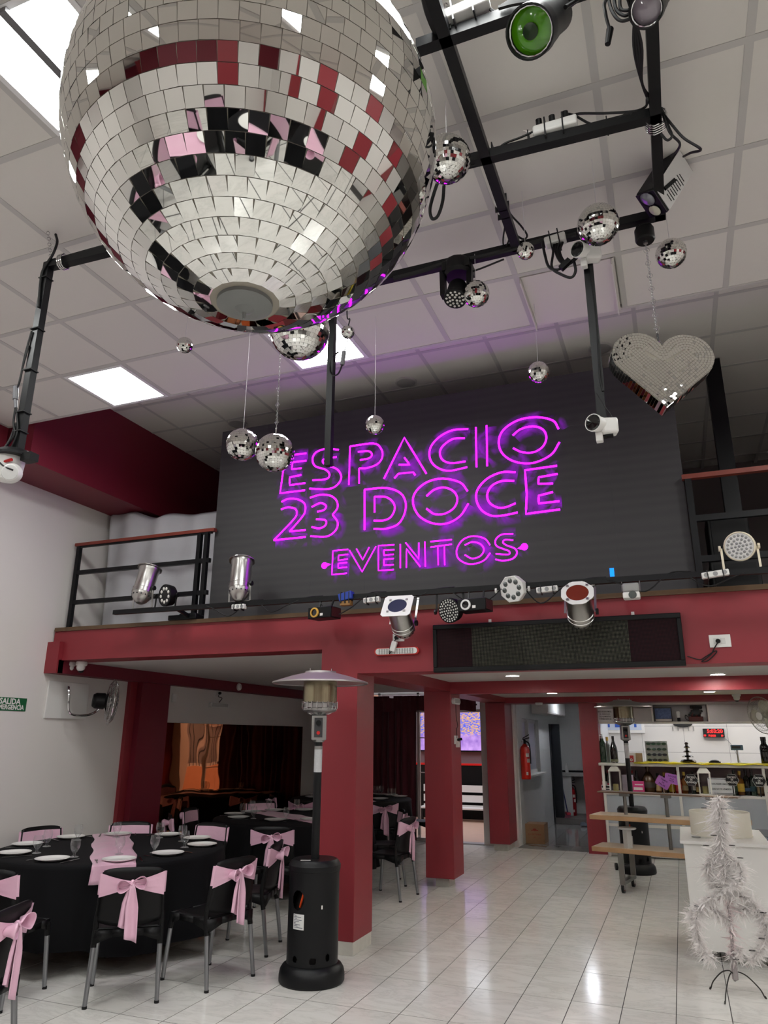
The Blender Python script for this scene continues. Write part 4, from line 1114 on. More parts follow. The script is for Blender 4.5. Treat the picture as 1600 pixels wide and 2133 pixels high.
for k, (x, y, r) in enumerate(REAR):
    for a in range(6):
        th = a*PI/3+.3*k
        bx, by = x+1.3*math.cos(th), y+1.3*math.sin(th)
        if not (XL+.3 < bx < XR-.3): continue
        if Vector((bx, by)).length < .8: continue
        chair(bx, by, x, y, 'black plastic chair %s of the table %s' % (['east','north east','north west','west','south west','south east'][a], RW[k]), G4_)
for th, sd in ((1.9, 'north'), (2.7, 'west'), (3.6, 'south west'), (4.5, 'south')):
    chair(t0[0]+1.2*math.cos(th) if th > 9 else max(XL+.2, t0[0]+1.25*math.cos(th)), t0[1]+1.25*math.sin(th), t0[0], t0[1], 'black plastic chair %s of the table beside the camera' % sd, G4_)

# ------------------------------------------------------------------ tableware
porc = mat('white_porcelain', (236, 235, 231), .15, coat=.3)
cut_m = mat('cutlery_steel', (170, 170, 172), .2, 1.0)
plate_me = MB().lathe([(0,.004),(.07,.004),(.078,.001),(.082,.0),(.084,.002),(.13,.016),(.132,.0185),(.13,.0195),(.085,.0085),(.075,.007),(0,.007)], (0,0,0), 36).mesh('plate', porc, 40)
gob = MB().lathe([(0,.0),(.034,.0),(.036,.003),(.03,.006),(.012,.012),(.010,.022),(.012,.034),(.024,.046),(.036,.070),(.0395,.095),(.037,.12),(.033,.138),(.0318,.1385)], (0,0,0), 20)
gob_me = gob.mesh('goblet', gobm, 50)
fork = MB().bar((0,-.095,.003), (0,.035,.003), .008, .002).box((0,.05,.004), (.022,.035,.002))
for k in range(4): fork.box((-.009+.006*k,.085,.004), (.003,.04,.002))
fork_me = fork.mesh('fork', cut_m, 0)
knife_me = MB().bar((0,-.11,.003), (0,-.01,.003), .013, .004).bar((0,-.01,.003), (0,.11,.003), .016, .0015).mesh('knife', cut_m, 0)
def lay(me, nm, p, rz, label, cat, group):
    o = bpy.data.objects.new(nm, me); COL.objects.link(o); o.location = p; o.rotation_euler = (0,0,rz); tag(o, label, cat, group); return o
def settings(pl, gl, tab, where, cutlery=True, ordw=None):
    cx, cy, r = tab
    names = {}
    for k, (px, py) in enumerate(pl):
        p = onZ(px, py, TZ+.01); d = Vector((p.x-cx, p.y-cy, 0))
        if d.length > r-.14: d = d.normalized()*(r-.14)
        p = Vector((cx, cy, 0))+d; rz = math.atan2(d.y, d.x)+PI/2
        w_ = ordw[k] if ordw else where
        lay(plate_me, 'dinner_plate', (p.x, p.y, TZ+.0035), rz, 'white dinner plate %s' % w_, 'plate', 'plates on the %s' % where)
        if cutlery:
            t = Vector((-d.y, d.x, 0)).normalized()
            for me, nm, s_ in ((fork_me, 'fork', -1), (knife_me, 'knife', 1)):
                q = p+t*.165*s_
                if Vector((q.x-cx, q.y-cy)).length < r-.08:
                    lay(me, nm, (q.x, q.y, TZ+.004), rz, 'steel %s beside the plate %s' % (nm, w_), nm, 'cutlery on the %s' % where)
    for k, (px, py) in enumerate(gl):
        p = onZ(px, py, TZ+.003); d = Vector((p.x-cx, p.y-cy, 0))
        if d.length > r-.08: d = d.normalized()*(r-.08)
        lay(gob_me, 'goblet', (cx+d.x, cy+d.y, TZ+.0045), 0, 'clear stemmed goblet %s' % (gw[k] if (gw and k < len(gw)) else where), 'glass', 'goblets on the %s' % where)
gw = ['left of the runner near the front edge', 'by the second plate from the left', 'further back on the left side', 'behind on the left by the wall chair', 'on the far end of the pink runner', 'on the near end of the pink runner', 'right of the runner near the front', 'rightmost of the nearest table', 'behind on the right of the runner', 'at the back right of the runner']
settings([(109,1790),(30,1777),(57,1759),(146,1744),(246,1737),(248,1791),(350,1778),(421,1760),(415,1746),(356,1738)],
         [(154,1786),(76,1778),(97,1764),(161,1751),(242,1745),(248,1780),(321,1777),(384,1766),(379,1753),(332,1746)], TAB['T1'], 'nearest table', True,
         ['at the front left of the nearest table', 'cut by the left picture edge', 'at the far left of the nearest table', 'at the back left of the nearest table', 'on the far end of the pink runner', 'on the near end of the pink runner', 'at the front right of the nearest table', 'rightmost on the nearest table', 'second on the right side of the nearest table', 'at the back right of the nearest table'])
gw = ['leftmost on the middle table', 'behind the leftmost plates of the middle table', 'between the two left plates of the middle table', 'beside the pink runner of the middle table', 'near the front of the middle table', 'furthest back on the middle table']
settings([(475,1695),(497,1703),(487,1687),(574,1708),(648,1707),(560,1684),(640,1684)], [(505,1699),(519,1690),(528,1706),(560,1689),(596,1708),(618,1688)], TAB['T2'], 'middle table', True,
         ['leftmost on the middle table', 'second from left on the middle table', 'behind the leftmost on the middle table', 'at the front of the middle table', 'beside the heater pole on the middle table', 'at the back of the middle table', 'at the far right of the middle table'])
gw = ['left on the far table', 'second on the far table', 'third on the far table', 'right on the far table', 'leftmost by the heater pole on the far table']
settings([(640,1654),(652,1660),(787,1649),(833,1650),(850,1654),(836,1659),(792,1664)], [(810,1652),(821,1652),(812,1661),(820,1661),(782,1655)], TAB['T3'], 'far table', False,
         ['left of the heater pole on the far table', 'close to the heater pole on the far table', 'at the back of the far table', 'behind the two goblets of the far table', 'rightmost on the far table', 'at the front right of the far table', 'on the pink runner of the far table'])
for k, (x, y, r) in enumerate(REAR+[t0]):
    for a in range(8):
        th = a*PI/4+.2; q = (x+.75*math.cos(th), y+.75*math.sin(th))
        lay(plate_me, 'dinner_plate', (q[0], q[1], TZ+.0035), 0, 'white dinner plate on the %s of the table %s' % (['east','north east','north','north west','west','south west','south','south east'][a], (RW+['beside the camera'])[k]), 'plate', 'plates behind the camera')
# ------------------------------------------------------------------ patio heaters
hblk = mat('heater_black_paint', (14, 15, 17), .42, bump=.03, bscale=200, spec=.35)
hood_m = mat('heater_hood_metal', (178, 172, 170), .42, .75, var=.04)
mesh_m = mat('heater_screen_metal', (150, 142, 118), .22, 1.0, var=.3, vscale=9)
def heater(x, y, label, turn, cover=False):
    t = thing('patio_heater', label, 'heater', (x, y, 0)); c = (x, y, 0)
    R = Matrix.Rotation(turn, 3, 'Z')
    def P(a, b, z): v = R @ Vector((a, b, 0)); return Vector((x+v.x, y+v.y, z))
    MB().lathe([(0,0),(.232,0),(.24,.012),(.24,.05),(.232,.085),(.215,.11),(.185,.125),(0,.125)], c, 40).build('base', hblk, t)
    def drumface(rr, z0, z1):     # drum wall with real holes
        b = MB(); n = 168; m = 120; holes = [(-.66, .555, .052, .066), (-.72, .175, .02, .022), (0.02, .17, .026, .022), (.62, .185, .02, .024), (2.2,.17,.026,.022), (-2.4,.17,.026,.022)]
        vs = {}
        def hole(a, z):
            for ha, hz, hr, hz2 in holes:
                if ((a-ha)*rr/hr)**2+((z-hz)/hz2)**2 < 1: return True
            return False
        pts = [[Vector((x+rr*math.cos(turn-PI/2+a), y+rr*math.sin(turn-PI/2+a), z0+(z1-z0)*j/m)) for a in [(-PI+2*PI*i/n) for i in range(n)]] for j in range(m+1)]
        b.v = [p for row in pts for p in row]
        for j in range(m):
            for i in range(n):
                am = -PI+2*PI*(i+.5)/n; zm = z0+(z1-z0)*(j+.5)/m
                if hole(am, zm): continue
                b.f.append((j*n+i, j*n+(i+1) % n, (j+1)*n+(i+1) % n, (j+1)*n+i)); b.mi.append(0)
        return b
    drm = drumface(.188, .125, .73).build('drum', hblk, t, smooth=40)
    MB().lathe([(.188,.735),(.195,.74),(.196,.775),(.186,.79),(.18,.8),(.165,.812),(0,.812)], c, 40).lathe([(.188,.73),(.192,.728),(.192,.74),(.188,.742)], c, 40).build('drum_lid', hblk, t)
    MB().lathe([(0,.14),(.135,.14),(.14,.2),(.14,.5),(.11,.6),(.04,.64),(0,.64)], c, 24).build('gas_bottle', mat('gas_bottle_dark', (40, 36, 36), .5), t)
    a = P(-.115, -.07, .56)
    MB().tube(crom([P(-.10,-.10,.50), P(-.085,-.125,.56), P(-.075,-.13,.60)]), .008, 6).build('gas_hose', mat('gas_hose_orange', (226, 80, 30), .5), t)
    pl_o = MB().cyl((x, y, .8), (x, y, 1.665), .031, n=20).build('pole', hblk, t)
    MB().cyl((x, y, 1.43), (x, y, 1.60), .0318, n=20).build('pole_sticker', mat('sticker_silver', (196, 196, 198), .4, var=.15, vscale=90), pl_o)
    MB().cyl((x, y, 1.655), (x, y, 1.675), .04, .055, n=16).cyl((x, y, 1.60), (x, y, 1.625), .033, n=16).build('collar', steel, t)
    hd = MB(); hd.box(P(0, 0, 1.765), (.118, .10, .19), R); hd = hd.build('control_box', steel, t, bevel=.006)
    MB().box(P(-.005, -.051, 1.765), (.066, .004, .15), R).build('control_panel', mat('control_grey', (60, 60, 62), .4), hd)
    MB().cyl(P(-.005, -.053, 1.80), P(-.005, -.078, 1.80), .021, n=16).build('knob', black_plastic, hd)
    MB().cyl(P(-.005, -.053, 1.725), P(-.005, -.062, 1.725), .014, n=14).build('igniter_button', mat('button_red', (200, 30, 30), .4), hd)
    MB().lathe([(.05,1.86),(.09,1.875),(.128,1.89),(.136,1.90),(.136,1.955)], c, 32).build('burner_bowl', steel, t)
    MB().lathe([(.137,1.955),(.137,2.125)], c, 32).build('burner_screen', mesh_m, t)
    g = MB()
    for zz in (1.915, 1.955): g.tube([(x+.141*math.cos(k*PI/16), y+.141*math.sin(k*PI/16), zz) for k in range(32)], .004, 5, closed=True)
    for k in range(20):
        q = 2*PI*k/20
        g.tube([(x+.07*math.cos(q), y+.07*math.sin(q), 1.868), (x+.128*math.cos(q), y+.128*math.sin(q), 1.895), (x+.142*math.cos(q), y+.142*math.sin(q), 1.915), (x+.142*math.cos(q), y+.142*math.sin(q), 1.965)], .0035, 5)
    g.build('guard', chrome, t)
    hood_o = MB().lathe([(.385,2.105),(.39,2.108),(.388,2.118),(.24,2.165),(.13,2.192),(.125,2.205),(.03,2.212),(0,2.212),(0,2.205),(.12,2.196),(.13,2.184),(.24,2.156),(.37,2.115)], c, 48).build('hood', hood_m, t)
    for k in range(3):
        q = 2*PI*k/3; MB().cyl((x+.1*math.cos(q), y+.1*math.sin(q), 2.12), (x+.1*math.cos(q), y+.1*math.sin(q), 2.225), .006, n=8).build('hood_bolt', chrome, hood_o)
    # printed label and badge on the drum
    def patch(a0, a1, z0, z1, m, nm, rr=.1895):
        MB().grid(lambda u, v: Vector((x+rr*math.cos(turn-PI/2+a0+(a1-a0)*u), y+rr*math.sin(turn-PI/2+a0+(a1-a0)*u), z0+(z1-z0)*v)), 8, 1).build(nm, m, drm)
    patch(-.86, -.36, .365, .465, mat('label_white', (214, 214, 212), .6), 'data_label')
    lb_ = MB()
    for k, (w_) in enumerate((.3, .8, .35, .85, .6, .25, .7, .45, .95)):
        zz = .455-.0098*k
        lb_.grid(lambda u, v, zz=zz, w_=w_: Vector((x+.1902*math.cos(turn-PI/2-.83+.44*w_*u), y+.1902*math.sin(turn-PI/2-.83+.44*w_*u), zz+.0035*v)), 6, 1)
    o = lb_.build('label_print', mat('label_ink', (70, 74, 90), .6), drm); o['kind'] = 'stuff'
    patch(.30, .35, .50, .525, swhite, 'badge')
    MB().box(P(-.07, -.10, .8135), (.075, .012, .002), R @ Matrix.Rotation(-.1, 3, 'Z')).build('brand_badge', swhite, t)
    if cover:
        for s_ in (-1, 1): MB().cyl(P(s_*.10-.12, .16, .045), P(s_*.10-.15, .16, .045), .045, n=16).build('wheel', black_rubber, t)
    return t
heater(-2.69, 5.43, 'black patio heater with a silver hood before the front red pillar', .46)
heater(-.72, 11.02, 'second patio heater standing in front of the bar counter', .3, True)

# ------------------------------------------------------------------ wooden tiered cart
woodm = mat('light_wood', (178, 142, 104), .45, var=.22, vscale=5)
woodtop = mat('pale_wood_top', (196, 178, 156), .35, var=.1, vscale=6)
gmet = mat('cart_grey_metal', (128, 128, 124), .4, .7)
ca = thing('tiered_cart', 'wooden tiered serving cart with steel posts and casters', 'cart', (-.3, 9.7, 0))
MB().bb(-1.10, .62, 9.48, 9.92, .415, .465).build('lower_shelf', woodm, ca, bevel=.004)
MB().bb(-1.09, .61, 9.49, 9.91, .465, .468).build('lower_surface', woodtop, ca)
MB().bb(-1.10, .62, 9.48, 9.92, .765, .815).build('middle_shelf', woodm, ca, bevel=.004)
MB().bb(-1.09, .61, 9.49, 9.91, .815, .818).build('middle_surface', woodtop, ca)
MB().bb(-1.02, .55, 9.60, 9.80, 1.06, 1.075).build('top_rail', mat('bronze_edge', (120, 98, 82), .35, .6), ca, bevel=.004)
for x in (-.72, -.24, .25):
    MB().cyl((x, 9.70, .468), (x, 9.70, 1.03), .021, n=14).build('post', gmet, ca)
    MB().bb(x-.05, x+.05, 9.65, 9.75, 1.025, 1.06).build('bracket', gmet, ca)
for x in (-.76, .30):
    for y in (9.46, 9.94):
        MB().bb(x-.03, x+.03, y-.012, y+.012, .12, .415).build('leg', gmet, ca)
    MB().bb(x-.03, x+.03, 9.448, 9.952, .09, .125).build('foot_bar', gmet, ca)
    for y in (9.49, 9.93):
        w_ = thing('caster', None, None, (0, 0, 0)); w_.parent = ca; w_.location = Vector((x, y, 0))-ca.location
        MB().cyl((x-.014, y-.02, .045), (x+.014, y-.02, .045), .045, n=20).build('wheel', black_rubber, w_)
        MB().cyl((x-.018, y-.02, .045), (x+.018, y-.02, .045), .022, n=14).build('hub', mat('caster_red', (110, 60, 60), .4), w_)
        MB().bb(x-.022, x-.017, y-.05, y+.02, .04, .1).bb(x+.017, x+.022, y-.05, y+.02, .04, .1).bb(x-.022, x+.022, y-.04, y+.03, .085, .1).build('fork', chrome, w_)
ca.rotation_euler = (0, 0, math.radians(-11))
sp_ = onZ(1309, 1766, .468)
st = thing('cake_stand', 'small white pedestal stand on the lower shelf of the wooden cart', 'stand', (sp_.x, sp_.y, .4685))
MB().lathe([(0,0),(.05,0),(.05,.20),(0,.20)], (sp_.x, sp_.y, .4685), 4).build('pedestal', white_plastic, st, smooth=0)
MB().lathe([(0,.2),(.10,.2),(.108,.208),(.108,.216),(.10,.222),(0,.222)], (sp_.x, sp_.y, .4685), 28).build('plate_top', white_plastic, st)

# ------------------------------------------------------------------ white counter on wheels with the cream drum
wb_m = mat('white_laminate', (230, 228, 224), .3)
bc = thing('white_box_cart', 'white box counter on casters at the right', 'cart', (.25, 7.5, 0))
MB().bb(-.075, .555, 7.0, 7.98, .085, .865).build('body', wb_m, bc, bevel=.003)
MB().bb(-.10, .58, 6.97, 8.02, .865, .89).build('top_board', wb_m, bc, bevel=.003)
for x in (-.02, .5):
    for y in (7.07, 7.9):
        w_ = thing('caster', None, None, (0,0,0)); w_.parent = bc; w_.location = Vector((x, y, 0))-bc.location
        MB().cyl((x-.012, y, .034), (x+.012, y, .034), .034, n=18).build('wheel', black_rubber, w_)
        MB().bb(x-.018, x-.014, y-.02, y+.02, .03, .085).bb(x+.014, x+.018, y-.02, y+.02, .03, .085).build('fork', chrome, w_)
dr = thing('cream_drum', 'large cream coloured cylindrical drum on the white counter', 'drum', (.24, 7.5, .89))
cream = mat('cream_shade', (240, 235, 220), .5)
MB().lathe([(.235,0),(.242,0),(.245,.02),(.247,.19),(.243,.195),(.238,.19),(.236,.02)], (.24, 7.47, .891), 48).build('wall', cream, dr)
MB().lathe([(0,.01),(.236,.01),(.236,.014),(0,.014)], (.24, 7.47, .891), 32).build('inner_floor', cream, dr)
MB().lathe([(.242,.0),(.249,.0),(.249,.012),(.242,.012)], (.24, 7.47, .891), 48).build('rim', cream, dr)
rgc = thing('wire_ring', 'small metal ring lying on the white counter left of the drum', 'ring', (-.0, 7.3, .891))
MB().tube([(.03+.035*math.cos(k*PI/10), 7.22+.035*math.sin(k*PI/10), .894) for k in range(20)], .003, 5, closed=True).build('wire', steel, rgc)
# dark blue cooler box at the right edge
cl_ = thing('cooler_box', 'dark blue ribbed cooler box cut off by the right edge', 'cooler', (.95, 9.2, 0))
navy = mat('navy_plastic', (24, 30, 52), .4)
MB().bb(.66, 1.5, 8.9, 9.6, .0, .62).build('tub', navy, cl_, bevel=.03)
MB().bb(.63, 1.53, 8.87, 9.63, .62, .74).build('lid', navy, cl_, bevel=.04)
for k in range(5): MB().bb(.645, .66, 8.95, 9.55, .12+.09*k, .16+.09*k).bb(.7, 1.46, 8.885, 8.9, .12+.09*k, .16+.09*k).build('rib', navy, cl_, bevel=.004)

# ------------------------------------------------------------------ feather tree on a wire stand
ft = thing('feather_tree', 'white feather boa tree on a wire tripod stand in the right foreground', 'feather tree', (.165, 6.22, 0))
wire = mat('dark_wire', (70, 68, 66), .4, .8)
TB = Vector((.165, 6.22, 0))
for a in (2.55, .2, 4.3):
    d = Vector((math.cos(a), math.sin(a), 0))
    MB().tube(crom([TB+Vector((0,0,.14)), TB+d*.03+Vector((0,0,.155)), TB+d*.09+Vector((0,0,.13)), TB+d*.16+Vector((0,0,.06)), TB+d*.185+Vector((0,0,.012)), TB+d*.195+Vector((0,0,.004)), TB+d*.188+Vector((0,0,.018))]), .0045, 6).build('stand_leg', wire, ft)
pole_pts = [(1532, 2040), (1527, 1990), (1523, 1930), (1515, 1870), (1508, 1800), (1502, 1740), (1497, 1662)]
trunk = [onY(px, py, 6.22) for px, py in pole_pts]
MB().tube(crom([TB+Vector((0,0,.13))]+trunk, 4), .010, 8).build('wire_trunk', mat('grey_ribbon', (150, 142, 142), .6, var=.2, vscale=40), ft)
MB().tube(crom([TB+Vector((0,0,.14)), trunk[0], trunk[1]], 4), [.012]*4+[.02]*4+[.024], 10).build('ribbon_wrap', mat('grey_ribbon', (150, 142, 142), .6, var=.2, vscale=40), ft)
BR = [[(1523,1925),(1480,1890),(1445,1895),(1436,1920)], [(1530,1900),(1570,1890),(1598,1920),(1606,1950)],
      [(1510,1850),(1470,1880),(1455,1900),(1450,1940),(1470,1985),(1488,2000)], [(1512,1850),(1545,1862),(1580,1890),(1596,1930),(1585,1975),(1562,2003)],
      [(1502,1760),(1480,1790),(1472,1812),(1488,1840),(1510,1850)], [(1505,1780),(1520,1790),(1540,1800),(1545,1830),(1520,1850)], [(1520,1990),(1535,1985),(1545,1975)]]
brs = []
for k, pl in enumerate(BR):
    pts = [onY(px, py, 6.22+.12*math.sin(k*2.1)*(i/len(pl))) for i, (px, py) in enumerate(pl)]
    cv = crom(pts, 6); brs.append(cv)
    MB().tube(cv, .004, 5).build('branch', wire, ft)
rnd = random.Random(4)
def feathers(cv, dens, ln, spread):
    b = MB()
    for i in range(len(cv)-1):
        L = (cv[i+1]-cv[i]).length; ax = (cv[i+1]-cv[i]).normalized()
        for q in range(max(1, int(L*dens))):
            p = cv[i].lerp(cv[i+1], rnd.random())
            d = Vector((rnd.gauss(0,1), rnd.gauss(0,1), rnd.gauss(-.25,.8))); d = (d-ax*d.dot(ax)*.6).normalized()
            l = ln*rnd.uniform(.4, 1.15); s_ = d.orthogonal().normalized(); s_ = Matrix.Rotation(rnd.uniform(0,6.28), 3, d) @ s_
            cur = Vector((rnd.gauss(0,1.1), rnd.gauss(0,1.1), -.55+rnd.gauss(0,.8)))
            tuft = rnd.random() < .15
            w_ = rnd.uniform(.004, .0085) if tuft else rnd.uniform(.0007, .0016); n = 4
            vs = []
            for j in range(n+1):
                t = j/n; c = p+d*l*t+cur*l*t*t*.7+s_*l*.12*math.sin(t*4+q); ww = w_*(math.sin(PI*min(1, .12+t*.86))**.7 if tuft else (1-.6*t))
                vs += [c-s_*ww, c+s_*ww]
            b.add(vs, [(2*j, 2*j+1, 2*j+3, 2*j+2) for j in range(n)])
    return b
fm = bpy.data.materials.new('feather_white'); fm.use_nodes = True
_nt = fm.node_tree; _b = _nt.nodes['Principled BSDF']; _b.inputs['Roughness'].default_value = .8
_b.inputs['Base Color'].default_value = lin((250, 246, 244))+(1,)
_tr = _nt.nodes.new('ShaderNodeBsdfTranslucent'); _tr.inputs[0].default_value = lin((250, 246, 244))+(1,)
_ms = _nt.nodes.new('ShaderNodeMixShader'); _ms.inputs[0].default_value = .45
_nt.links.new(_b.outputs[0], _ms.inputs[1]); _nt.links.new(_tr.outputs[0], _ms.inputs[2]); _nt.links.new(_ms.outputs[0], _nt.nodes['Material Output'].inputs[0])
MATS['feather_white'] = fm
fp = mat('feather_pink', (236, 218, 218), .8)
top_cv = crom(trunk[3:], 6)
o = feathers(top_cv, 10500, .058, 1).build('feather_boa', fm, ft, smooth=0); o['kind'] = 'stuff'
o = feathers(crom(trunk[1:4], 6), 2200, .04, 1).build('feather_boa', fp, ft, smooth=0); o['kind'] = 'stuff'
for cv in brs:
    o = feathers(cv, 6500, .044, 1).build('feather_boa', fm, ft, smooth=0); o['kind'] = 'stuff'
hk = [(1467,1683),(1508,1685),(1511,1714),(1487,1740),(1471,1761),(1525,1761),(1542,1787),(1527,1829),(1498,1848),(1477,1869),(1453,1887),(1590,1901),(1596,1926),(1587,1955),(1567,1980),(1533,1998),(1505,1985),(1545,1868)]
for px, py in hk:
    p = onY(px, py, 6.22+rnd.uniform(-.08, .0)); a = rnd.uniform(0, 6.28)
    MB().tube([p+Vector((.020*math.cos(k*PI/5)*1.0, .012*math.sin(k*PI/5), .0)) for k in range(10)], .0022, 5, closed=True).build('candle_clip', wire, ft)
# ------------------------------------------------------------------ big video wall on the balcony
YSC = 6.25
def screenmat():
    m = bpy.data.materials.new('video_wall_dark'); m.use_nodes = True; nt = m.node_tree
    b = nt.nodes['Principled BSDF']; b.inputs['Roughness'].default_value = .6
    tc = nt.nodes.new('ShaderNodeTexCoord'); wv = nt.nodes.new('ShaderNodeTexWave'); wv.wave_type = 'RINGS'
    wv.inputs['Scale'].default_value = 4.0; wv.inputs['Distortion'].default_value = .6
    mp = nt.nodes.new('ShaderNodeMapping'); mp.inputs['Location'].default_value = (-1.0, 0, -.6)
    nt.links.new(tc.outputs['Object'], mp.inputs[0]); nt.links.new(mp.outputs[0], wv.inputs[0])
    r = nt.nodes.new('ShaderNodeValToRGB'); r.color_ramp.elements[0].color = lin((44, 43, 44))+(1,); r.color_ramp.elements[1].color = lin((49, 48, 48))+(1,)
    nt.links.new(wv.outputs['Fac'], r.inputs[0]); nt.links.new(r.outputs[0], b.inputs['Base Color'])
    b.inputs['Emission Color'].default_value = lin((90, 84, 92))+(1,); b.inputs['Emission Strength'].default_value = .04
    return m
SX0, SX1, SZ0, SZ1 = -4.40, .243, 2.84, 4.93
vs = thing('video_wall', 'huge dark video wall on the balcony showing purple neon lettering', 'screen', ((SX0+SX1)/2, YSC+.05, SZ0))
smat = screenmat()
nx, nz = 8, 4
for i in range(nx):
    for j in range(nz):
        x0 = SX0+(SX1-SX0)*i/nx; x1 = SX0+(SX1-SX0)*(i+1)/nx; z0 = SZ0+(SZ1-SZ0)*j/nz; z1_ = SZ0+(SZ1-SZ0)*(j+1)/nz
        MB().bb(x0+.00015, x1-.00015, YSC, YSC+.08, z0+.00015, z1_-.00015).build('led_cabinet', smat, vs, smooth=0)
def neon(name, rgb, st):
    return emis(name, rgb, st)
neonm = emis('neon_purple', (190, 16, 246), 7.5)
def smearmat():
    m = bpy.data.materials.new('neon_smear'); m.use_nodes = True; nt = m.node_tree; nt.nodes.remove(nt.nodes['Principled BSDF'])
    at = nt.nodes.new('ShaderNodeAttribute'); at.attribute_name = 'fall'
    geo = nt.nodes.new('ShaderNodeNewGeometry'); n = nt.nodes.new('ShaderNodeTexNoise'); n.inputs['Scale'].default_value = 4.5; n.inputs['Detail'].default_value = 6
    n.inputs['Distortion'].default_value = 1.0
    nt.links.new(geo.outputs['Position'], n.inputs[0])
    mr = nt.nodes.new('ShaderNodeMapRange'); mr.inputs[1].default_value = .46; mr.inputs[2].default_value = .74; nt.links.new(n.outputs['Fac'], mr.inputs[0])
    mu = nt.nodes.new('ShaderNodeMath'); mu.operation = 'MULTIPLY'; nt.links.new(at.outputs['Fac'], mu.inputs[0]); nt.links.new(mr.outputs[0], mu.inputs[1])
    e = nt.nodes.new('ShaderNodeEmission'); e.inputs[0].default_value = lin((130, 24, 176))+(1,); e.inputs[1].default_value = 1.9
    t = nt.nodes.new('ShaderNodeBsdfTransparent'); mx = nt.nodes.new('ShaderNodeMixShader')
    nt.links.new(mu.outputs[0], mx.inputs[0]); nt.links.new(t.outputs[0], mx.inputs[1]); nt.links.new(e.outputs[0], mx.inputs[2])
    nt.links.new(mx.outputs[0], nt.nodes['Material Output'].inputs[0])
    return m
smear = smearmat()
def L(u, v): return onY(540+u/2.353, 850+v/2.353, YSC)
GLY = {
 'letter_e': [([(232,222),(128,235),(103,418),(225,403)],0), ([(232,258),(165,266),(160,300),(208,295)],0), ([(207,328),(150,340),(150,378),(226,368)],0)],
 'letter_s': [([(390,205),(330,200),(280,217),(262,250),(275,285),(325,302),(345,325),(330,348),(262,354)],1), ([(380,240),(322,250),(312,263),(330,280),(382,300),(403,337),(385,375),(340,397),(247,395)],1)],
 'letter_p': [([(440,377),(446,188)],0), ([(446,188),(560,174),(598,200),(604,240),(580,275),(530,294),(490,296)],1), ([(490,296),(490,370)],0), ([(485,215),(538,212),(553,230),(537,247),(495,255)],1)],
 'letter_a': [([(612,347),(712,145),(820,322)],0), ([(685,278),(738,278),(712,243)],0), ([(663,345),(683,322),(755,315),(766,330)],0)],
 'letter_c': [([(1025,103),(945,110),(880,145),(840,195),(838,250),(870,290),(930,308),(1020,290)],1), ([(1008,148),(950,152),(902,185),(886,220),(900,255),(942,270),(1012,262)],1)],
 'letter_i': [([(1062,95),(1066,290)],0), ([(1115,85),(1118,285)],0)],
 'letter_o': [([(1468,103),(1440,62),(1360,45),(1270,60),(1200,105),(1175,160),(1190,220),(1250,262),(1340,270),(1430,230),(1472,168)],1), ([(1243,135),(1280,105),(1340,90),(1390,105),(1408,145),(1390,190),(1345,217),(1290,217),(1245,197)],1)],
 'digit_two': [([(110,460),(145,445),(190,448),(222,468),(227,500),(212,533),(150,605)],1), ([(150,605),(228,598)],0), ([(108,497),(140,487),(175,493),(185,515),(168,548),(72,648)],1), ([(72,648),(228,632)],0)],
 'digit_three': [([(250,440),(300,425),(350,430),(380,455),(384,490),(360,523)],1), ([(360,523),(385,560),(375,600),(330,630),(252,628)],1), ([(258,485),(300,466),(328,479),(318,500),(285,508)],1), ([(280,545),(325,550),(325,575),(295,590),(258,583)],1)],
 'letter_d': [([(517,598),(517,400)],0), ([(517,400),(620,392),(690,415),(718,462),(712,520),(680,570),(620,592),(562,592)],1), ([(566,512),(566,435)],0), ([(566,435),(620,436),(655,460),(665,495),(645,535),(610,551),(562,552)],1)],
 'letter_o.001': [([(1022,408),(985,365),(900,346),(820,365),(765,415),(755,470),(785,530),(850,565),(920,566),(985,530),(1026,468)],1), ([(820,432),(860,400),(910,390),(955,410),(972,448),(955,490),(910,518),(860,520),(820,493)],1)],
 'letter_c.001': [([(1257,315),(1190,315),(1120,345),(1072,398),(1065,450),(1090,500),(1140,528),(1200,526),(1267,512)],1), ([(1250,357),(1190,358),(1140,382),(1118,425),(1130,465),(1170,488),(1210,486),(1257,467)],1)],
 'letter_e.001': [([(1460,283),(1303,305),(1312,420),(1308,519),(1475,497)],0), ([(1463,323),(1370,340),(1368,372),(1440,370)],0), ([(1440,412),(1370,430),(1370,468),(1472,457)],0)],
 'letter_e.002': [([(437,693),(362,700),(357,817),(430,810)],0), ([(437,717),(390,722),(388,747),(435,740)],0), ([(432,757),(388,762),(388,784),(432,780)],0)],
 'letter_v': [([(443,697),(505,803),(573,678)],0), ([(477,690),(508,744),(540,682)],0)],
 'letter_e.003': [([(663,670),(585,675),(585,797),(660,792)],0), ([(663,695),(612,697),(612,722),(660,717)],0), ([(660,738),(612,742),(612,771),(660,768)],0)],
 'letter_n': [([(692,667),(692,785)],0), ([(722,783),(722,690),(790,778)],0), ([(718,660),(783,740),(783,660)],0), ([(812,655),(815,778)],0)],
 'letter_t': [([(840,655),(945,645)],0), ([(840,682),(945,668)],0), ([(876,684),(878,770)],0), ([(908,680),(910,770)],0)],
 'letter_o.002': [([(1132,672),(1105,640),(1050,628),(1000,645),(970,690),(975,735),(1015,762),(1060,763),(1105,745),(1133,710)],1), ([(1008,672),(1045,657),(1085,667),(1102,695),(1085,725),(1045,738),(1008,720)],1)],
 'letter_s.001': [([(1245,617),(1190,620),(1160,645),(1163,675),(1200,692),(1225,702),(1222,718),(1160,715)],1), ([(1245,648),(1208,645),(1195,658),(1213,673),(1255,690),(1263,715),(1240,740),(1195,748),(1158,742)],1)],
}
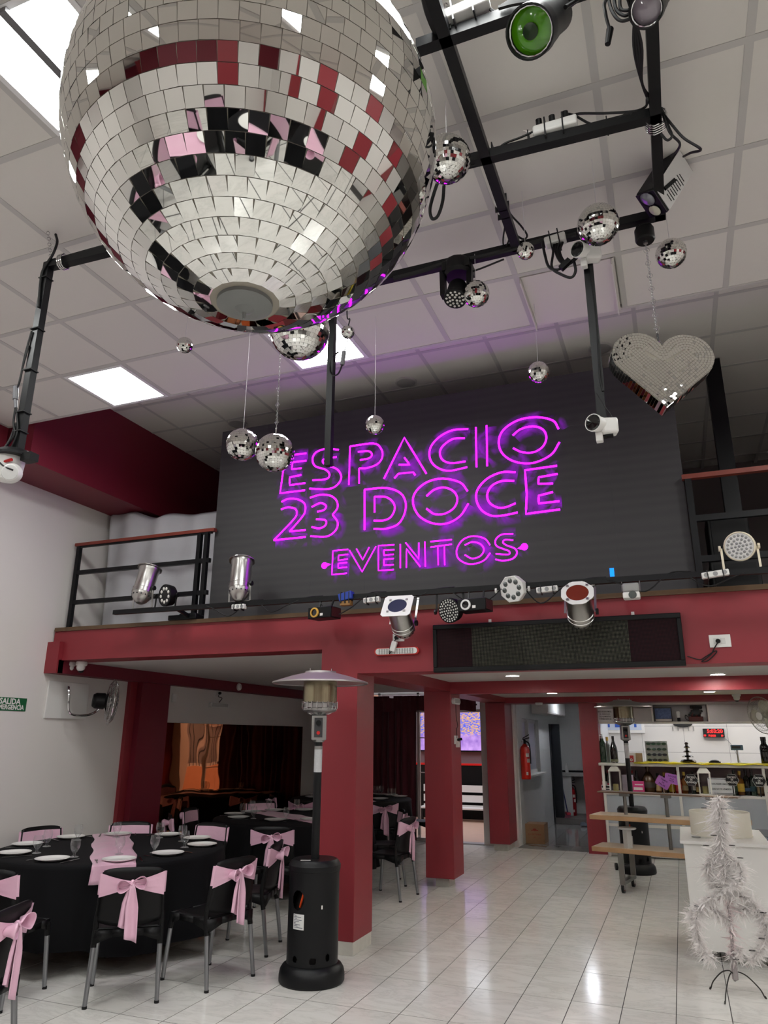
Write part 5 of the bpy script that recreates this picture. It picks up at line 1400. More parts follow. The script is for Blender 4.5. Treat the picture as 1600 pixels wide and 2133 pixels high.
SMALL = {'letter_e.002','letter_v','letter_e.003','letter_n','letter_t','letter_o.002','letter_s.001'}
def ribbon(b, pts, w_, y):
    n = len(pts); k = len(b.v); vs_ = []
    for i in range(n):
        d = (pts[min(i+1, n-1)]-pts[max(i-1, 0)]).normalized(); s_ = Vector((-d.z, 0, d.x))
        p = Vector((pts[i].x, y, pts[i].z)); vs_ += [p-s_*w_, p, p+s_*w_]
    b.add(vs_, [f for i in range(n-1) for f in ((3*i,3*i+1,3*i+4,3*i+3),(3*i+1,3*i+2,3*i+5,3*i+4))])
sb = MB(); falls = []
for nm, strokes in GLY.items():
    g = MB()
    for pts, sm in strokes:
        P = [L(u, v) for u, v in pts]
        if sm: P = crom(P, 5)
        else:
            Q = []
            for a, c in zip(P[:-1], P[1:]): Q += [a.lerp(c, k/4) for k in range(4)]
            P = Q+[P[-1]]
        seg = []
        g.tube([Vector((p.x, YSC-.003, p.z)) for p in P], .0066 if nm in SMALL else .0092, 6)
        k0 = len(sb.v); ribbon(sb, [p+Vector((.02, 0, -.02)) for p in P], .085, YSC-.0012-.00002*len(falls) % .001)
        falls += ([0, 1, 0]*((len(sb.v)-k0)//3))
    # flatten against the screen
    for v in g.v: v.y = YSC-.003+(v.y-(YSC-.003))*.6
    g.build(nm, neonm, vs)
for (u, v, tu, tv) in ((320,772,352,765), (1300,680,1265,690)):
    c = L(u, v); t_ = L(tu, tv)
    d = MB().prism([(.032*math.cos(k*PI/8), .032*math.sin(k*PI/8)) for k in range(16)], .0, .003, front_M((c.x, YSC-.001, c.z)))
    d.add([(c.x, YSC-.003, c.z+.03), (c.x, YSC-.003, c.z-.03), (t_.x, YSC-.003, t_.z)], [(0,1,2)])
    d.build('dot', neonm, vs)
so = sb.build('glow_trail', smear, vs, smooth=0); so['kind'] = 'stuff'
at = so.data.attributes.new('fall', 'FLOAT', 'POINT'); at.data.foreach_set('value', [float(f) for f in falls[:len(so.data.vertices)]])

# ------------------------------------------------------------------ balcony railings
rail_w = mat('red_brown_handrail', (118, 50, 38), .45, var=.15, vscale=10)
YR = 6.2
rl = thing('railing', 'black steel balcony railing with red wood handrail left of the video wall', 'railing', (-5.3, YR, ZB))
MB().bar((-6.24, YR, 3.78), (-4.36, YR, 3.78), .055, .035).build('handrail', rail_w, rl)
MB().bar((-6.2, YR, 3.755), (-4.4, YR, 3.755), .03, .02).build('top_bar', black_metal, rl)
for z in (onY(300, 1180, YR).z, onY(300, 1244, YR).z):
    MB().bar((-6.2, YR, z), (-4.4, YR, z), .04, .045).build('bar', black_metal, rl)
for x in (-6.19, onY(412, 1180, YR).x, onY(427, 1180, YR).x-.0):
    MB().bar((x, YR, ZB+.018), (x, YR, 3.76), .045, .045).build('post', black_metal, rl)
rr_ = thing('railing', 'black steel balcony railing with red wood handrail right of the video wall', 'railing', (1.5, YR, ZB))
MB().bar((.23, YR, 3.775), (5.1, YR, 3.775), .055, .04).build('handrail', rail_w, rr_)
for z in (onY(1500, 1076, YR).z, onY(1500, 1162, YR).z):
    MB().bar((.28, YR, z), (5.1, YR, z), .04, .05).build('bar', black_metal, rr_)
for x in (.275, 2.2, 4.2):
    MB().bar((x, YR, ZB+.018), (x, YR, 3.755), .05, .05).build('post', black_metal, rr_)
# white sheet over stacked goods behind the left railing
sh = MB()
def sheet(u, v):
    x = -6.22+1.78*u; top = 4.33-.10*u-.10*math.sin(u*3)**2+.025*math.sin(u*14)
    y = 6.62+.04*math.sin(u*23+v*2)+.03*math.sin(u*9+1)+.05*v
    return Vector((x, y+.10*max(0, .05-v)/.05, 2.81+(top-2.81)*(1-v)))
sh.grid(sheet, 70, 22)
tag(sh.build('white_dust_sheet', mat('sheet_white', (198, 198, 202), .85, var=.05), smooth=70, solid=.006), 'creased white dust sheet hung behind the left balcony railing', 'sheet')
# steel post, lattice truss, speakers behind the right railing
pt = MB().bb(.60, .74, 7.1, 7.22, ZB, 5.27).build('steel_post', black_metal); tag(pt, 'tall black steel post behind the hanging heart', 'post')
tr = thing('lattice_truss', 'black lattice truss below the raised ceiling on the right', 'truss', (2.0, 8.6, 4.85))
za, zb_ = onY(1560, 805, 8.6).z, onY(1560, 850, 8.6).z
for z, y in ((za, 8.5), (za, 8.75), (zb_, 8.6)): MB().cyl((-.3, y, z), (5.1, y, z), .02, n=8).build('chord', black_metal, tr)
for k in range(18):
    x = -.25+.3*k; MB().cyl((x, 8.5, za), (x+.15, 8.6, zb_), .011, n=6).build('web', black_metal, tr); MB().cyl((x+.15, 8.6, zb_), (x+.3, 8.5, za), .011, n=6).build('web', black_metal, tr)
spk = mat('speaker_black', (16, 16, 17), .6, bump=.1, bscale=120)
for (px0, px1, py0, py1, y, lb) in ((1478, 1590, 1170, 1214, 6.5, 'low black speaker cabinet with a white badge behind the right railing'), (1470, 1572, 1075, 1168, 6.75, 'black speaker cabinet behind the white LED spotlight')):
    a = onY(px0, py0, y); c = onY(px1, py1, y); zb2 = ZB+.0 if py1 > 1200 else ZB+.36
    s_ = thing('loudspeaker', lb, 'speaker', ((a.x+c.x)/2, y+.2, zb2))
    MB().bb(a.x, c.x, y, y+.45, zb2, a.z).build('cabinet', spk, s_, bevel=.012)
    MB().bb(a.x+.03, c.x-.03, y-.008, y, zb2+.03, a.z-.03).build('grille', black_plastic, s_)
    MB().box(((a.x+c.x)/2+.03, y-.012, zb2+.07), (.13, .006, .045)).build('badge_rim', swhite, s_)
    MB().box(((a.x+c.x)/2+.03, y-.015, zb2+.07), (.118, .006, .034)).build('badge', sblack, s_)
# stepped pale ceiling boxes and dim furniture at the back of the balcony
struct(MB().bb(.8, 3.2, 8.9, 9.3, ZB, 3.7).build('trim_3', mat('balcony_grey', (104, 98, 98), .7), smooth=0))

# ------------------------------------------------------------------ lighting pipe along the balcony front
YP = 5.85
pa, pb_ = onY(238, 1276, YP), onY(1600, 1188, YP)
dz = (pb_.z-pa.z)/(pb_.x-pa.x)
def pipe_z(x): return pa.z+(x-pa.x)*dz
lp = thing('lighting_pipe', 'long black lighting pipe running along the balcony front', 'pipe', (-2, YP, pa.z))
MB().bar((pa.x, YP, pa.z), (3.4, YP, pipe_z(3.4)), .045, .045).build('pipe', black_metal, lp)
for x in (-4.5, -2.3, .3, 2.4):
    MB().bar((x, YP, pipe_z(x)), (x, YF+.12, ZB+.02), .03, .03).build('bracket', black_metal, lp)
for k in range(9):
    x0 = -4.2+.62*k
    cable('cable', [(x0, YP-.01, pipe_z(x0)+.025), (x0+.16, YP-.03, pipe_z(x0)-.035-.06*(k % 3)), (x0+.34, YP-.03, pipe_z(x0)-.04-.07*((k+1) % 2)), (x0+.52, YP-.01, pipe_z(x0)+.02), (x0+.68, YP, pipe_z(x0)+.028)], lp, .005)
def basis(ax):
    ax = Vector(ax).normalized(); x = ax.cross(Vector((0,0,1)))
    if x.length < .05: x = Vector((1,0,0))
    x.normalize(); y = ax.cross(x); return Matrix((x, y, ax)).transposed()
def par_can(front, rear, rad, label, gel=None, frame='round', hang=True, fmat=None):
    f, r = Vector(front), Vector(rear); ax = f-r; Ln = ax.length; R = basis(ax)
    t = thing('par_can', label, 'spotlight', tuple((f+r)/2-Vector((0,0,.1))))
    MB().lathe([(0,0),(rad*.35,.003),(rad*.62,Ln*.06),(rad*.88,Ln*.16),(rad*.98,Ln*.24),(rad,Ln*.28),(rad*1.03,Ln*.285),(rad*1.03,Ln*.31),(rad,Ln*.315),(rad,Ln*.40),(rad*1.03,Ln*.405),(rad*1.03,Ln*.42),(rad*.98,Ln*.43),(rad*.96,Ln*.9),(rad*1.02,Ln*.93),(rad*1.04,Ln),(rad*.97,Ln),(rad*.93,Ln*.86),(0,Ln*.85)], r, 32, R).build('can', alu, t)
    v = MB()
    for k in range(14):
        q = 2*PI*k/14; d = R @ Vector((math.cos(q), math.sin(q), 0)); p = r+R @ Vector((0,0,Ln*.2))
        v.cyl(p+d*rad*.9, p+d*rad*.96, .008, n=6)
    o = v.build('vent_hole', sblack, t); o['kind'] = 'stuff'
    fm_ = fmat or alu
    M_ = R.to_4x4(); M_.translation = f
    if frame == 'square':
        sq = rad*1.3; out = [(-sq,-sq),(sq,-sq),(sq,sq),(-sq,sq)]
    else:
        sq = rad*1.3; out = [(sq*math.cos(PI/8+k*PI/4), sq*math.sin(PI/8+k*PI/4)) for k in range(8)]
    # frame plate with a round opening
    b = MB(); n = 32
    def outer(q):
        d = Vector((math.cos(q), math.sin(q))); best = 1e9
        for i in range(len(out)):
            a = Vector(out[i]); c = Vector(out[(i+1) % len(out)]); e = c-a; den = d.x*e.y-d.y*e.x
            if abs(den) < 1e-9: continue
            s_ = (a.x*e.y-a.y*e.x)/den
            if s_ > 0: best = min(best, s_)
        return d*best
    for zz in (.004, .009):
        for k in range(n):
            q = 2*PI*(k+.5)/n; o_ = outer(q)
            b.v += [M_ @ Vector((rad*.84*math.cos(q), rad*.84*math.sin(q), zz)), M_ @ Vector((o_.x, o_.y, zz))]
    for k in range(n):
        j = (k+1) % n
        b.f += [(2*n+2*k, 2*n+2*k+1, 2*n+2*j+1, 2*n+2*j), (2*k, 2*j, 2*j+1, 2*k+1), (2*k+1, 2*j+1, 2*n+2*j+1, 2*n+2*k+1), (2*k, 2*n+2*k, 2*n+2*j, 2*j)]; b.mi += [0]*4
    gfo = b.build('gel_frame', fm_, t, smooth=0)
    if gel: MB().lathe([(0,Ln+.006),(rad*.845,Ln+.006),(rad*.845,Ln+.002),(0,Ln+.002)], r, 32, R).build('gel', gel, gfo)
    for k in range(4):
        q = PI/4+PI/2*k; d = R @ Vector((math.cos(q), math.sin(q), 0))
        MB().box(f+d*rad*1.02+R @ Vector((0,0,.008)), (.018, .018, .018), R).build('clip', alu, gfo)
    # yoke
    piv = r+(f-r)*.42; x = R @ Vector((1,0,0)); top = Vector((piv.x, YP, pipe_z(piv.x)))
    side = Vector((1,0,0))
    y_ = MB()
    for s_ in (-1, 1):
        p = piv+side*s_*(rad+.014); q = Vector((top.x+s_*(rad+.014), top.y, top.z+(.03 if piv.z > top.z else -.03)))
        y_.bar(p, q, .018, .004)
    y_.bar(Vector((top.x-rad-.014, top.y, top.z+(.03 if piv.z > top.z else -.03))), Vector((top.x+rad+.014, top.y, top.z+(.03 if piv.z > top.z else -.03))), .02, .004)
    y_.build('yoke', steel, t)
    MB().lathe([(0,0),(.024,0),(.024,.02),(0,.02)], piv+side*(rad+.016), 8, basis((1,0,0))).build('knob', black_plastic, t)
    return t
def pp(px, py, y): return onY(px, py, y)
def par_px(fp, rp, rpx, fy, ry, *a, **k):
    f = pp(*fp, fy); r = pp(*rp, ry); rad = rpx/F_PX*((f+r)/2-CPOS).dot(_fw)
    return par_can(f, r, rad, *a, **k)
gel_b = mat('gel_blue', (34, 38, 66), .5, spec=.2); gel_r = mat('gel_red', (108, 40, 26), .5, spec=.2)
whm = mat('frame_white', (225, 224, 222), .4)
par_px((312,1186), (290,1257), 21, 5.9, 5.8, 'silver PAR can pointing up in front of the left railing', None)
par_px((504,1170), (497,1252), 22, 5.9, 5.8, 'silver PAR can pointing up before the left part of the video wall', None)
par_px((828,1263), (846,1325), 24, 5.60, 5.86, 'silver PAR can with a dark blue filter in a square frame', gel_b, 'square', True, whm)
par_px((1203,1236), (1213,1303), 27, 5.55, 5.84, 'silver PAR can with a brown red filter in an octagonal frame', gel_r, 'oct', True, whm)
def led_face(c, R, rad, rings, lens_r, lens_m, parent, z, nm='lens'):
    me = MB().lathe([(0,lens_r*.4),(lens_r*.6,lens_r*.3),(lens_r*.95,.0),(lens_r*1.0,-.002)], (0,0,0), 12).mesh('lens', lens_m, 60)
    for rr, n in rings:
        for k in range(n):
            q = 2*PI*k/n+rr; o = bpy.data.objects.new(nm, me); COL.objects.link(o); o.parent = parent
            o.matrix_local = Matrix.Translation(c+R @ Vector((rr*math.cos(q), rr*math.sin(q), z))-wloc(parent)) @ R.to_4x4()
lens_gl = mat('lens_grey_glass', (150, 150, 150), .1, .3, coat=.6); lens_dk = mat('lens_dark_glass', (70, 76, 74), .08, .2, coat=.8)
def led_par(px, py, y, rpx, body, label, rings, lr, lens_m, face_m, yoke_dir, oct_=False, depth=.1, up=-.35, big=False):
    c = pp(px, py, y); ax = Vector((-.35, -1, up)).normalized(); R = basis(ax); rad = rpx/F_PX*(c-CPOS).dot(_fw)
    t = thing('led_spotlight', label, 'spotlight', tuple(c-Vector((0,0,rad))))
    n = 8 if oct_ else 32
    off_ = Matrix.Rotation(PI/8, 3, 'Z')
    MB().lathe([(0,-depth),(rad*.7,-depth),(rad*.9,-depth*.8),(rad,-depth*.2),(rad,0),(rad*.93,.004),(rad*.9,-.004),(0,-.004)], c, n, R @ off_).build('housing', body, t, smooth=30)
    fpo = MB().lathe([(0,.0),(rad*.9,.0),(rad*.9,-.004),(0,-.004)], c, 32, R).build('face_plate', face_m, t)
    led_face(c, R, rad, [(rad*a, k) for a, k in rings], lr*rad, lens_m, fpo, .0)
    top = Vector((c.x, YP, pipe_z(c.x)))
    y_ = MB()
    for s_ in (-1, 1):
        y_.bar(c+Vector((s_*(rad+.012), .03, 0)), Vector((c.x+s_*(rad+.012), YP-.0, top.z)), .016, .005)
    y_.build('yoke', body, t)
    for s_ in (-1, 1): MB().lathe([(0,0),(.022,0),(.022,.016),(0,.016)], c+Vector((s_*(rad+.014), .03, 0)), 8, basis((s_,0,0))).build('knob', body, t)
    return t
dots54 = [(0,1),(.2,6),(.42,12),(.63,18),(.82,22)]
led_par(1540, 1138, 5.85, 31, mat('ivory_plastic', (224, 214, 190), .4), 'ivory round LED spotlight with a honeycomb of grey lenses on the right', [(0,1),(.24,6),(.48,12),(.73,18)], .105, lens_gl, whm, 1, up=-.2)
led_par(935, 1272, 5.8, 26, black_plastic, 'black round LED spotlight left of the white gobo light', [(0,1),(.22,6),(.45,12),(.68,18),(.86,22)], .075, mat('led_white_lens', (214, 212, 206), .3), sblack, 1, up=-.25)
led_par(343, 1240, 5.83, 23, black_plastic, 'black LED ring spotlight beside the left silver PAR can', [(.62,9)], .17, mat('led_white_lens', (214, 212, 206), .3), sblack, 1, up=-.1)
w8 = led_par(1066, 1227, 5.8, 29, white_plastic, 'white octagonal gobo light with eight dark lenses', [(.60,8)], .20, lens_dk, whm, 1, oct_=True, up=-.25)
c = pp(343, 1240, 5.80)
def projector(px, py, label, ringm, y=5.8):
    c = pp(px, py, y); t = thing('laser_projector', label, 'projector', tuple(c-Vector((0,0,.06))))
    R = Matrix.Rotation(-.18, 3, 'Z')
    MB().box(c, (.25, .16, .10), R).build('body', black_metal, t, bevel=.006)
    p = c+R @ Vector((-.045, -.083, .0))
    MB().lathe([(.028,0),(.044,0),(.044,.012),(.03,.014)], p, 24, basis(R @ Vector((0,-1,0)))).build('lens_ring', ringm, t)
    MB().lathe([(0,0),(.03,0),(.03,.004),(0,.006)], p, 20, basis(R @ Vector((0,-1,0)))).build('lens', mat('lens_black', (18, 18, 20), .08, coat=.6), t)
    MB().box(c+R @ Vector((.025,-.081,-.02)), (.03,.002,.022), R).build('warning_label', swhite, t)
    for s_ in (-.06, .07): MB().bar(c+R @ Vector((s_, 0, .05)), Vector((c.x+s_, YP, pipe_z(c.x))), .012, .012).build('hanger', black_metal, t)
    MB().box(c+R @ Vector((.126,0,0)), (.006,.13,.08), R).build('end_plate', mat('dark_red_panel', (60, 20, 26), .4), t)
projector(676, 1278, 'black laser projector with a yellow lens ring under the pipe', mat('ring_yellow', (206, 160, 70), .4))
projector(990, 1262, 'black laser projector with a white lens ring under the pipe', whm)
c = pp(722, 1243, 5.83); t = thing('blue_transformer', 'bright blue transformer strapped on the lighting pipe', 'transformer', tuple(c-Vector((0,0,.04))))
MB().box(c, (.13, .08, .07), Matrix.Rotation(-.2, 3, 'Y')).build('case', mat('case_blue', (30, 60, 150), .4), t, bevel=.006)
for s_ in (-.04, 0, .04): MB().box(c+Vector((s_,-.0,-.012)), (.008, .084, .10)).build('strap', sblack, t)
MB().box(c+Vector((.0,0,-.06)), (.10, .06, .04)).build('terminal', mat('terminal_brown', (150, 110, 60), .5), t)
c = pp(1275, 1193, 5.85); t = thing('blue_indicator', 'small glowing blue indicator standing on the pipe', 'indicator', tuple(c-Vector((0,0,.04))))
MB().box(c, (.032, .02, .07)).build('lamp', emis('indicator_blue', (30, 130, 255), 2.0), t); MB().box(c-Vector((0,0,.042)), (.05,.04,.014)).build('foot', sblack, t)
c = pp(1315, 1232, 5.8); t = thing('strobe_lamp', 'small grey and white lamp hung under the pipe right of the red filter', 'lamp', tuple(c-Vector((0,0,.06))))
MB().box(c+Vector((0,.02,.025)), (.12, .12, .07)).build('housing', mat('strobe_grey', (150, 150, 148), .4), t, bevel=.012)
MB().box(c+Vector((0,-.0,-.035)), (.125, .10, .05)).build('front', white_plastic, t, bevel=.01)
MB().lathe([(0,0),(.03,0),(.03,.004),(0,.004)], c+Vector((.01,-.05,-.035)), 16, basis((0,-1,0))).build('grille', lens_dk, t)
for s_ in (-.066, .066): MB().bar(c+Vector((s_,0,0)), Vector((c.x+s_, YP, pipe_z(c.x)+.02)), .006, .012).build('yoke', steel, t)
def strip_box(px, py, y, ln, label, tilt=0.0, n=3):
    c = pp(px, py, y); t = thing('power_strip', label, 'power strip', tuple(c-Vector((0,0,.025)))); R = Matrix.Rotation(tilt, 3, 'Y')
    MB().box(c, (ln, .05, .045), R).build('case', white_plastic, t, bevel=.006)
    for k in range(n): MB().cyl(c+R @ Vector((-ln/2+ln*(k+.5)/n, -.024, 0)), c+R @ Vector((-ln/2+ln*(k+.5)/n, -.027, 0)), .017, n=14).build('socket', mat('socket_grey', (150,150,150), .5), t)
    for s_ in (-.28, .28): MB().box(c+R @ Vector((ln*s_,0,0)), (.007,.056,.075), R).build('cable_tie', sblack, t)
strip_box(498, 1264, 5.82, .14, 'short white power strip under the second silver PAR can')
strip_box(775, 1250, 5.82, .15, 'white power strip left of the blue filter PAR can', -.05)
strip_box(1140, 1228, 5.82, .17, 'white power strip between the gobo light and the red filter', -.05)
strip_box(1490, 1196, 5.82, .19, 'white power strip tied to the pipe left of the ivory spotlight', -.1)
# black control box lying at the base of the left railing
c = pp(372, 1286, 6.0); tag(MB().box((c.x, 6.12, ZB+.045), (.34, .14, .05)).box((c.x+.05, 6.12, ZB+.075), (.2, .1, .02)).build('control_box', black_metal, bevel=.006), 'flat black control box on the ledge at the left railing', 'control box')

# ------------------------------------------------------------------ things on the red balcony front
t = thing('led_ticker', 'long black LED ticker sign on the red beam', 'sign', (-.92, YF-.05, 2.24))
a = onY(901, 1302, YF-.07); c = onY(1430, 1386, YF-.07); X0, X1, Z0, Z1 = a.x, c.x, c.z, a.z
MB().bb(X0, X1, YF-.055, YF, Z0, Z1).build('back_case', black_plastic, t)
for q in ((X0, X1, Z0, Z0+.04), (X0, X1, Z1-.04, Z1), (X0, X0+.035, Z0+.04, Z1-.04), (X1-.035, X1, Z0+.04, Z1-.04)):
    MB().bb(q[0], q[1], YF-.07, YF-.05, q[2], q[3]).build('frame_bar', black_plastic, t, bevel=.006)
def dotmat(name, dot, base):
    m = bpy.data.materials.new(name); m.use_nodes = True; nt = m.node_tree; b = nt.nodes['Principled BSDF']; b.inputs['Roughness'].default_value = .6; b.inputs['Specular IOR Level'].default_value = .12
    tc = nt.nodes.new('ShaderNodeTexCoord'); vm = nt.nodes.new('ShaderNodeVectorMath'); vm.operation = 'MULTIPLY'; vm.inputs[1].default_value = (100, 100, 100)
    fr = nt.nodes.new('ShaderNodeVectorMath'); fr.operation = 'FRACTION'; sb_ = nt.nodes.new('ShaderNodeVectorMath'); sb_.operation = 'SUBTRACT'; sb_.inputs[1].default_value = (.5, 0, .5)
    ml = nt.nodes.new('ShaderNodeVectorMath'); ml.operation = 'MULTIPLY'; ml.inputs[1].default_value = (1, 0, 1)
    ln_ = nt.nodes.new('ShaderNodeVectorMath'); ln_.operation = 'LENGTH'; lt = nt.nodes.new('ShaderNodeMath'); lt.operation = 'LESS_THAN'; lt.inputs[1].default_value = .28
    nt.links.new(tc.outputs['Object'], vm.inputs[0]); nt.links.new(vm.outputs[0], fr.inputs[0]); nt.links.new(fr.outputs[0], sb_.inputs[0]); nt.links.new(sb_.outputs[0], ml.inputs[0]); nt.links.new(ml.outputs[0], ln_.inputs[0]); nt.links.new(ln_.outputs['Value'], lt.inputs[0])
    mx = nt.nodes.new('ShaderNodeMixRGB'); mx.inputs[1].default_value = lin(base)+(1,); mx.inputs[2].default_value = lin(dot)+(1,)
    nt.links.new(lt.outputs[0], mx.inputs[0]); nt.links.new(mx.outputs[0], b.inputs['Base Color']); return m
dm = dotmat('ticker_dots_grey', (96, 94, 82), (8, 9, 10)); dr_ = dotmat('ticker_dots_red', (52, 16, 22), (16, 7, 11))
W_ = X1-X0-.07; xs = [X0+.035, X0+.035+W_*.16, X0+.035+W_*.38, X0+.035+W_*.60, X0+.035+W_*.815, X1-.035]
for k in range(5):
    MB().bb(xs[k]+.001, xs[k+1]-.001, YF-.060, YF-.054, Z0+.04, Z1-.04).build('led_module', dr_ if k in (0, 4) else dm, t, smooth=0)
for xx in (X0+.5, X1-.35): MB().bb(xx-.012, xx+.012, YF-.03, YF-.024, Z1, Z1+.03).build('hook', white_plastic, t)
def outlet(px, py, w_, h, label, y=YF, cord=None):
    c = onY(px, py, y-.008); t = thing('wall_outlet', label, 'outlet', (c.x, y-.008, c.z-h/2))
    MB().bb(c.x-w_/2, c.x+w_/2, y-.009, y, c.z-h/2, c.z+h/2).build('plate', white_plastic, t, bevel=.003)
    for s_ in (-.2, .14): MB().bb(c.x+w_*s_-.016, c.x+w_*s_+.016, y-.012, y-.008, c.z-.022, c.z+.022).build('socket', mat('socket_white', (210,210,206), .4), t, bevel=.001)
    MB().cyl((c.x-w_*.1, y-.01, c.z), (c.x-w_*.1, y-.04, c.z-.004), .017, n=12).build('plug', black_plastic, t)
    if cord: cable('cord', [(c.x-w_*.1, y-.04, c.z-.01)]+[tuple(onY(a_, b_, y-.02)) for a_, b_ in cord], t, .0045)
    return t
outlet(830, 1328, .11, .07, 'white wall outlet behind the blue filter PAR can', cord=[(820,1340),(815,1352),(822,1360)])
outlet(1500, 1335, .15, .095, 'white wall outlet with a black plug right of the LED ticker', cord=[(1487,1352),(1482,1362),(1470,1372),(1462,1378),(1475,1376),(1492,1360),(1490,1356),(1470,1368),(1458,1374),(1432,1367)])
t = outlet(1560, 1000, .001, .001, 'tmp') if False else None
def emergency(c, w_, h, y, label, ax=(1,0,0), nrm=(0,-1,0), redm=True):
    t = thing('emergency_light', label, 'emergency light', tuple(Vector(c)-Vector((0,0,h/2)))); M_ = frame_M(c, ax, (0,0,1))
    def rr(w2, h2, n=8):
        P = []
        for cx_, cy_, a0 in ((w2-h2, 0, -PI/2), (-w2+h2, 0, PI/2)):
            for k in range(n+1): P.append((cx_+h2*math.cos(a0+PI*k/n), h2*math.sin(a0+PI*k/n)))
        return P
    MB().prism(rr(w_/2, h/2), 0, .03, M_).build('case', mat('emergency_red', (200, 50, 44), .4) if redm else white_plastic, t, smooth=40)
    dfo = MB().prism(rr(w_/2-.014, h/2-.007), .03, .036, M_).build('diffuser', mat('emergency_white', (228, 228, 224), .3), t, smooth=40)
    me = MB().lathe([(0,.005),(.007,.004),(.009,0)], (0,0,0), 8).mesh('led', mat('led_dot', (180, 180, 176), .3), 60)
    n = int((w_-.08)/.024)
    for j in (-1, 0, 1):
        for k in range(n):
            o = bpy.data.objects.new('led', me); COL.objects.link(o); o.parent = dfo
            o.matrix_local = Matrix.Translation(-t.location) @ M_ @ Matrix.Translation((-w_/2+.04+.024*k+.012, j*h*.23, .036))
    return t
c = onY(828, 1357, YF-.002)
t = emergency(c, .42, .066, YF, 'white emergency LED strip lamp with red ends on the balcony beam')
MB().box(c+Vector((-.02,-.045,.04)), (.05,.03,.09), Matrix.Rotation(.3,3,'Y')).build('adaptor', white_plastic, t, bevel=.005)
cable('cord', [tuple(onY(818,1337,YF-.03)), tuple(onY(812,1350,YF-.04)), tuple(onY(811,1362,YF-.045)), tuple(onY(817,1354,YF-.045)), tuple(onY(826,1344,YF-.04))], t, .004)
# emergency light on the side of the middle pillar
c = Vector((-2.648, 9.2, 1.98)); c2 = onX(955, 1462, -2.65)
t = emergency((-2.648, 9.22, c2.z), .30, .075, 0, 'white emergency lamp on the side of the middle red pillar', ax=(0,1,0), redm=False)
cable('cord', [(-2.63, 9.2, c2.z-.04), (-2.625, 9.19, c2.z-.2), (-2.62, 9.23, c2.z-.3), (-2.62, 9.18, c2.z-.34), (-2.625, 9.2, c2.z-.45)], t, .004)
t = thing('wall_outlet', 'white outlet with plugs on the side of the middle red pillar', 'outlet', (-2.645, 9.25, 1.4)); zz = c2.z-.47
MB().bb(-2.65, -2.64, 9.15, 9.3, zz-.05, zz+.05).build('plate', white_plastic, t, bevel=.003)
MB().bb(-2.64, -2.60, 9.19, 9.24, zz-.09, zz-.02).build('adaptor', white_plastic, t, bevel=.004); MB().cyl((-2.64, 9.27, zz), (-2.58, 9.27, zz+.01), .016, n=10).build('plug', black_plastic, t)
# devices on the white band over the mirror
p = onX(455, 1469, XL+.03)
t = emergency((XL+.031, p.y, p.z), .5, .07, 0, 'white emergency lamp on the band above the bronze mirror', ax=(0,1,0), redm=False)
cable('cord', [(XL+.04, p.y, p.z+.04), (XL+.05, p.y+.05, p.z+.1), (XL+.05, p.y-.04, p.z+.12), (XL+.05, p.y-.02, p.z+.16)], t, .005)
t = thing('wall_outlet', 'white outlet above the emergency lamp over the mirror', 'outlet', (XL+.03, p.y-.02, p.z+.14)); MB().bb(XL+.03, XL+.04, p.y-.09, p.y+.05, p.z+.13, p.z+.22).build('plate', white_plastic, t); MB().cyl((XL+.04, p.y-.02, p.z+.17), (XL+.07, p.y-.02, p.z+.17), .02, n=10).build('plug', black_plastic, t)
p = onX(361, 1454, XL+.03); t = thing('thermostat_box', 'small white box at the left end of the band above the mirror', 'device', (XL+.03, p.y, p.z-.05)); MB().bb(XL+.03, XL+.06, p.y-.04, p.y+.04, p.z-.055, p.z+.055).build('case', white_plastic, t, bevel=.004); MB().bb(XL+.06, XL+.064, p.y-.02, p.y+.02, p.z-.03, p.z+.02).build('cover', whm, t)
p = onX(497, 1431, XL+.17); t = thing('motion_sensor', 'oval white sensor on the dark red wall beam', 'sensor', (XL+.17, p.y, p.z-.05)); MB().lathe([(0,0),(.055,0),(.05,.025),(.025,.035),(0,.036)], (XL+.17, p.y, p.z), 20, basis((1,0,0))).build('case', white_plastic, t); MB().lathe([(0,.035),(.02,.036),(.012,.045),(0,.046)], (XL+.17, p.y, p.z), 14, basis((1,0,0))).build('lens', whm, t)
# two dome cameras under the left end of the balcony
for px, py, lb in ((146, 1385, 'left one of two white dome cameras under the balcony corner'), (170, 1383, 'right one of two white dome cameras under the balcony corner')):
    c = onY(px, py, 6.25); dome_cam(c.x, 6.25, 2.462, lb)

# ------------------------------------------------------------------ left wall: exit sign and wall fan
pA = onX(57, 1455, XL+.006); pB = onX(52, 1482, XL+.006); zt_, zb3 = pA.z, pB.z; hh = zt_-zb3; yR = pA.y; yL = yR-hh*3.6
t = thing('exit_sign', 'green exit sign with white letters on the white left wall', 'sign', (XL+.004, (yL+yR)/2, zb3))
MB().bb(XL, XL+.005, yL, yR, zb3, zt_).build('plate', mat('sign_green', (18, 92, 52), .4), t, bevel=.001)
MM = frame_M((XL+.0056, yR-.012, (zt_+zb3)/2), (0,1,0), (0,0,1))
tb = MB(); text_mesh(tb, 'SALIDA', hh*.60, frame_M((XL+.0058, yR-hh*.62, zt_-hh*.30), (0,1,0), (0,0,1)), .0005, 'RIGHT', .002, xs=1.0); text_mesh(tb, 'EMERGENCIA', hh*.50, frame_M((XL+.0058, yR-hh*.22, zb3+hh*.26), (0,1,0), (0,0,1)), .0005, 'RIGHT', .002, xs=.86)
tb.build('lettering', swhite, t, smooth=0)
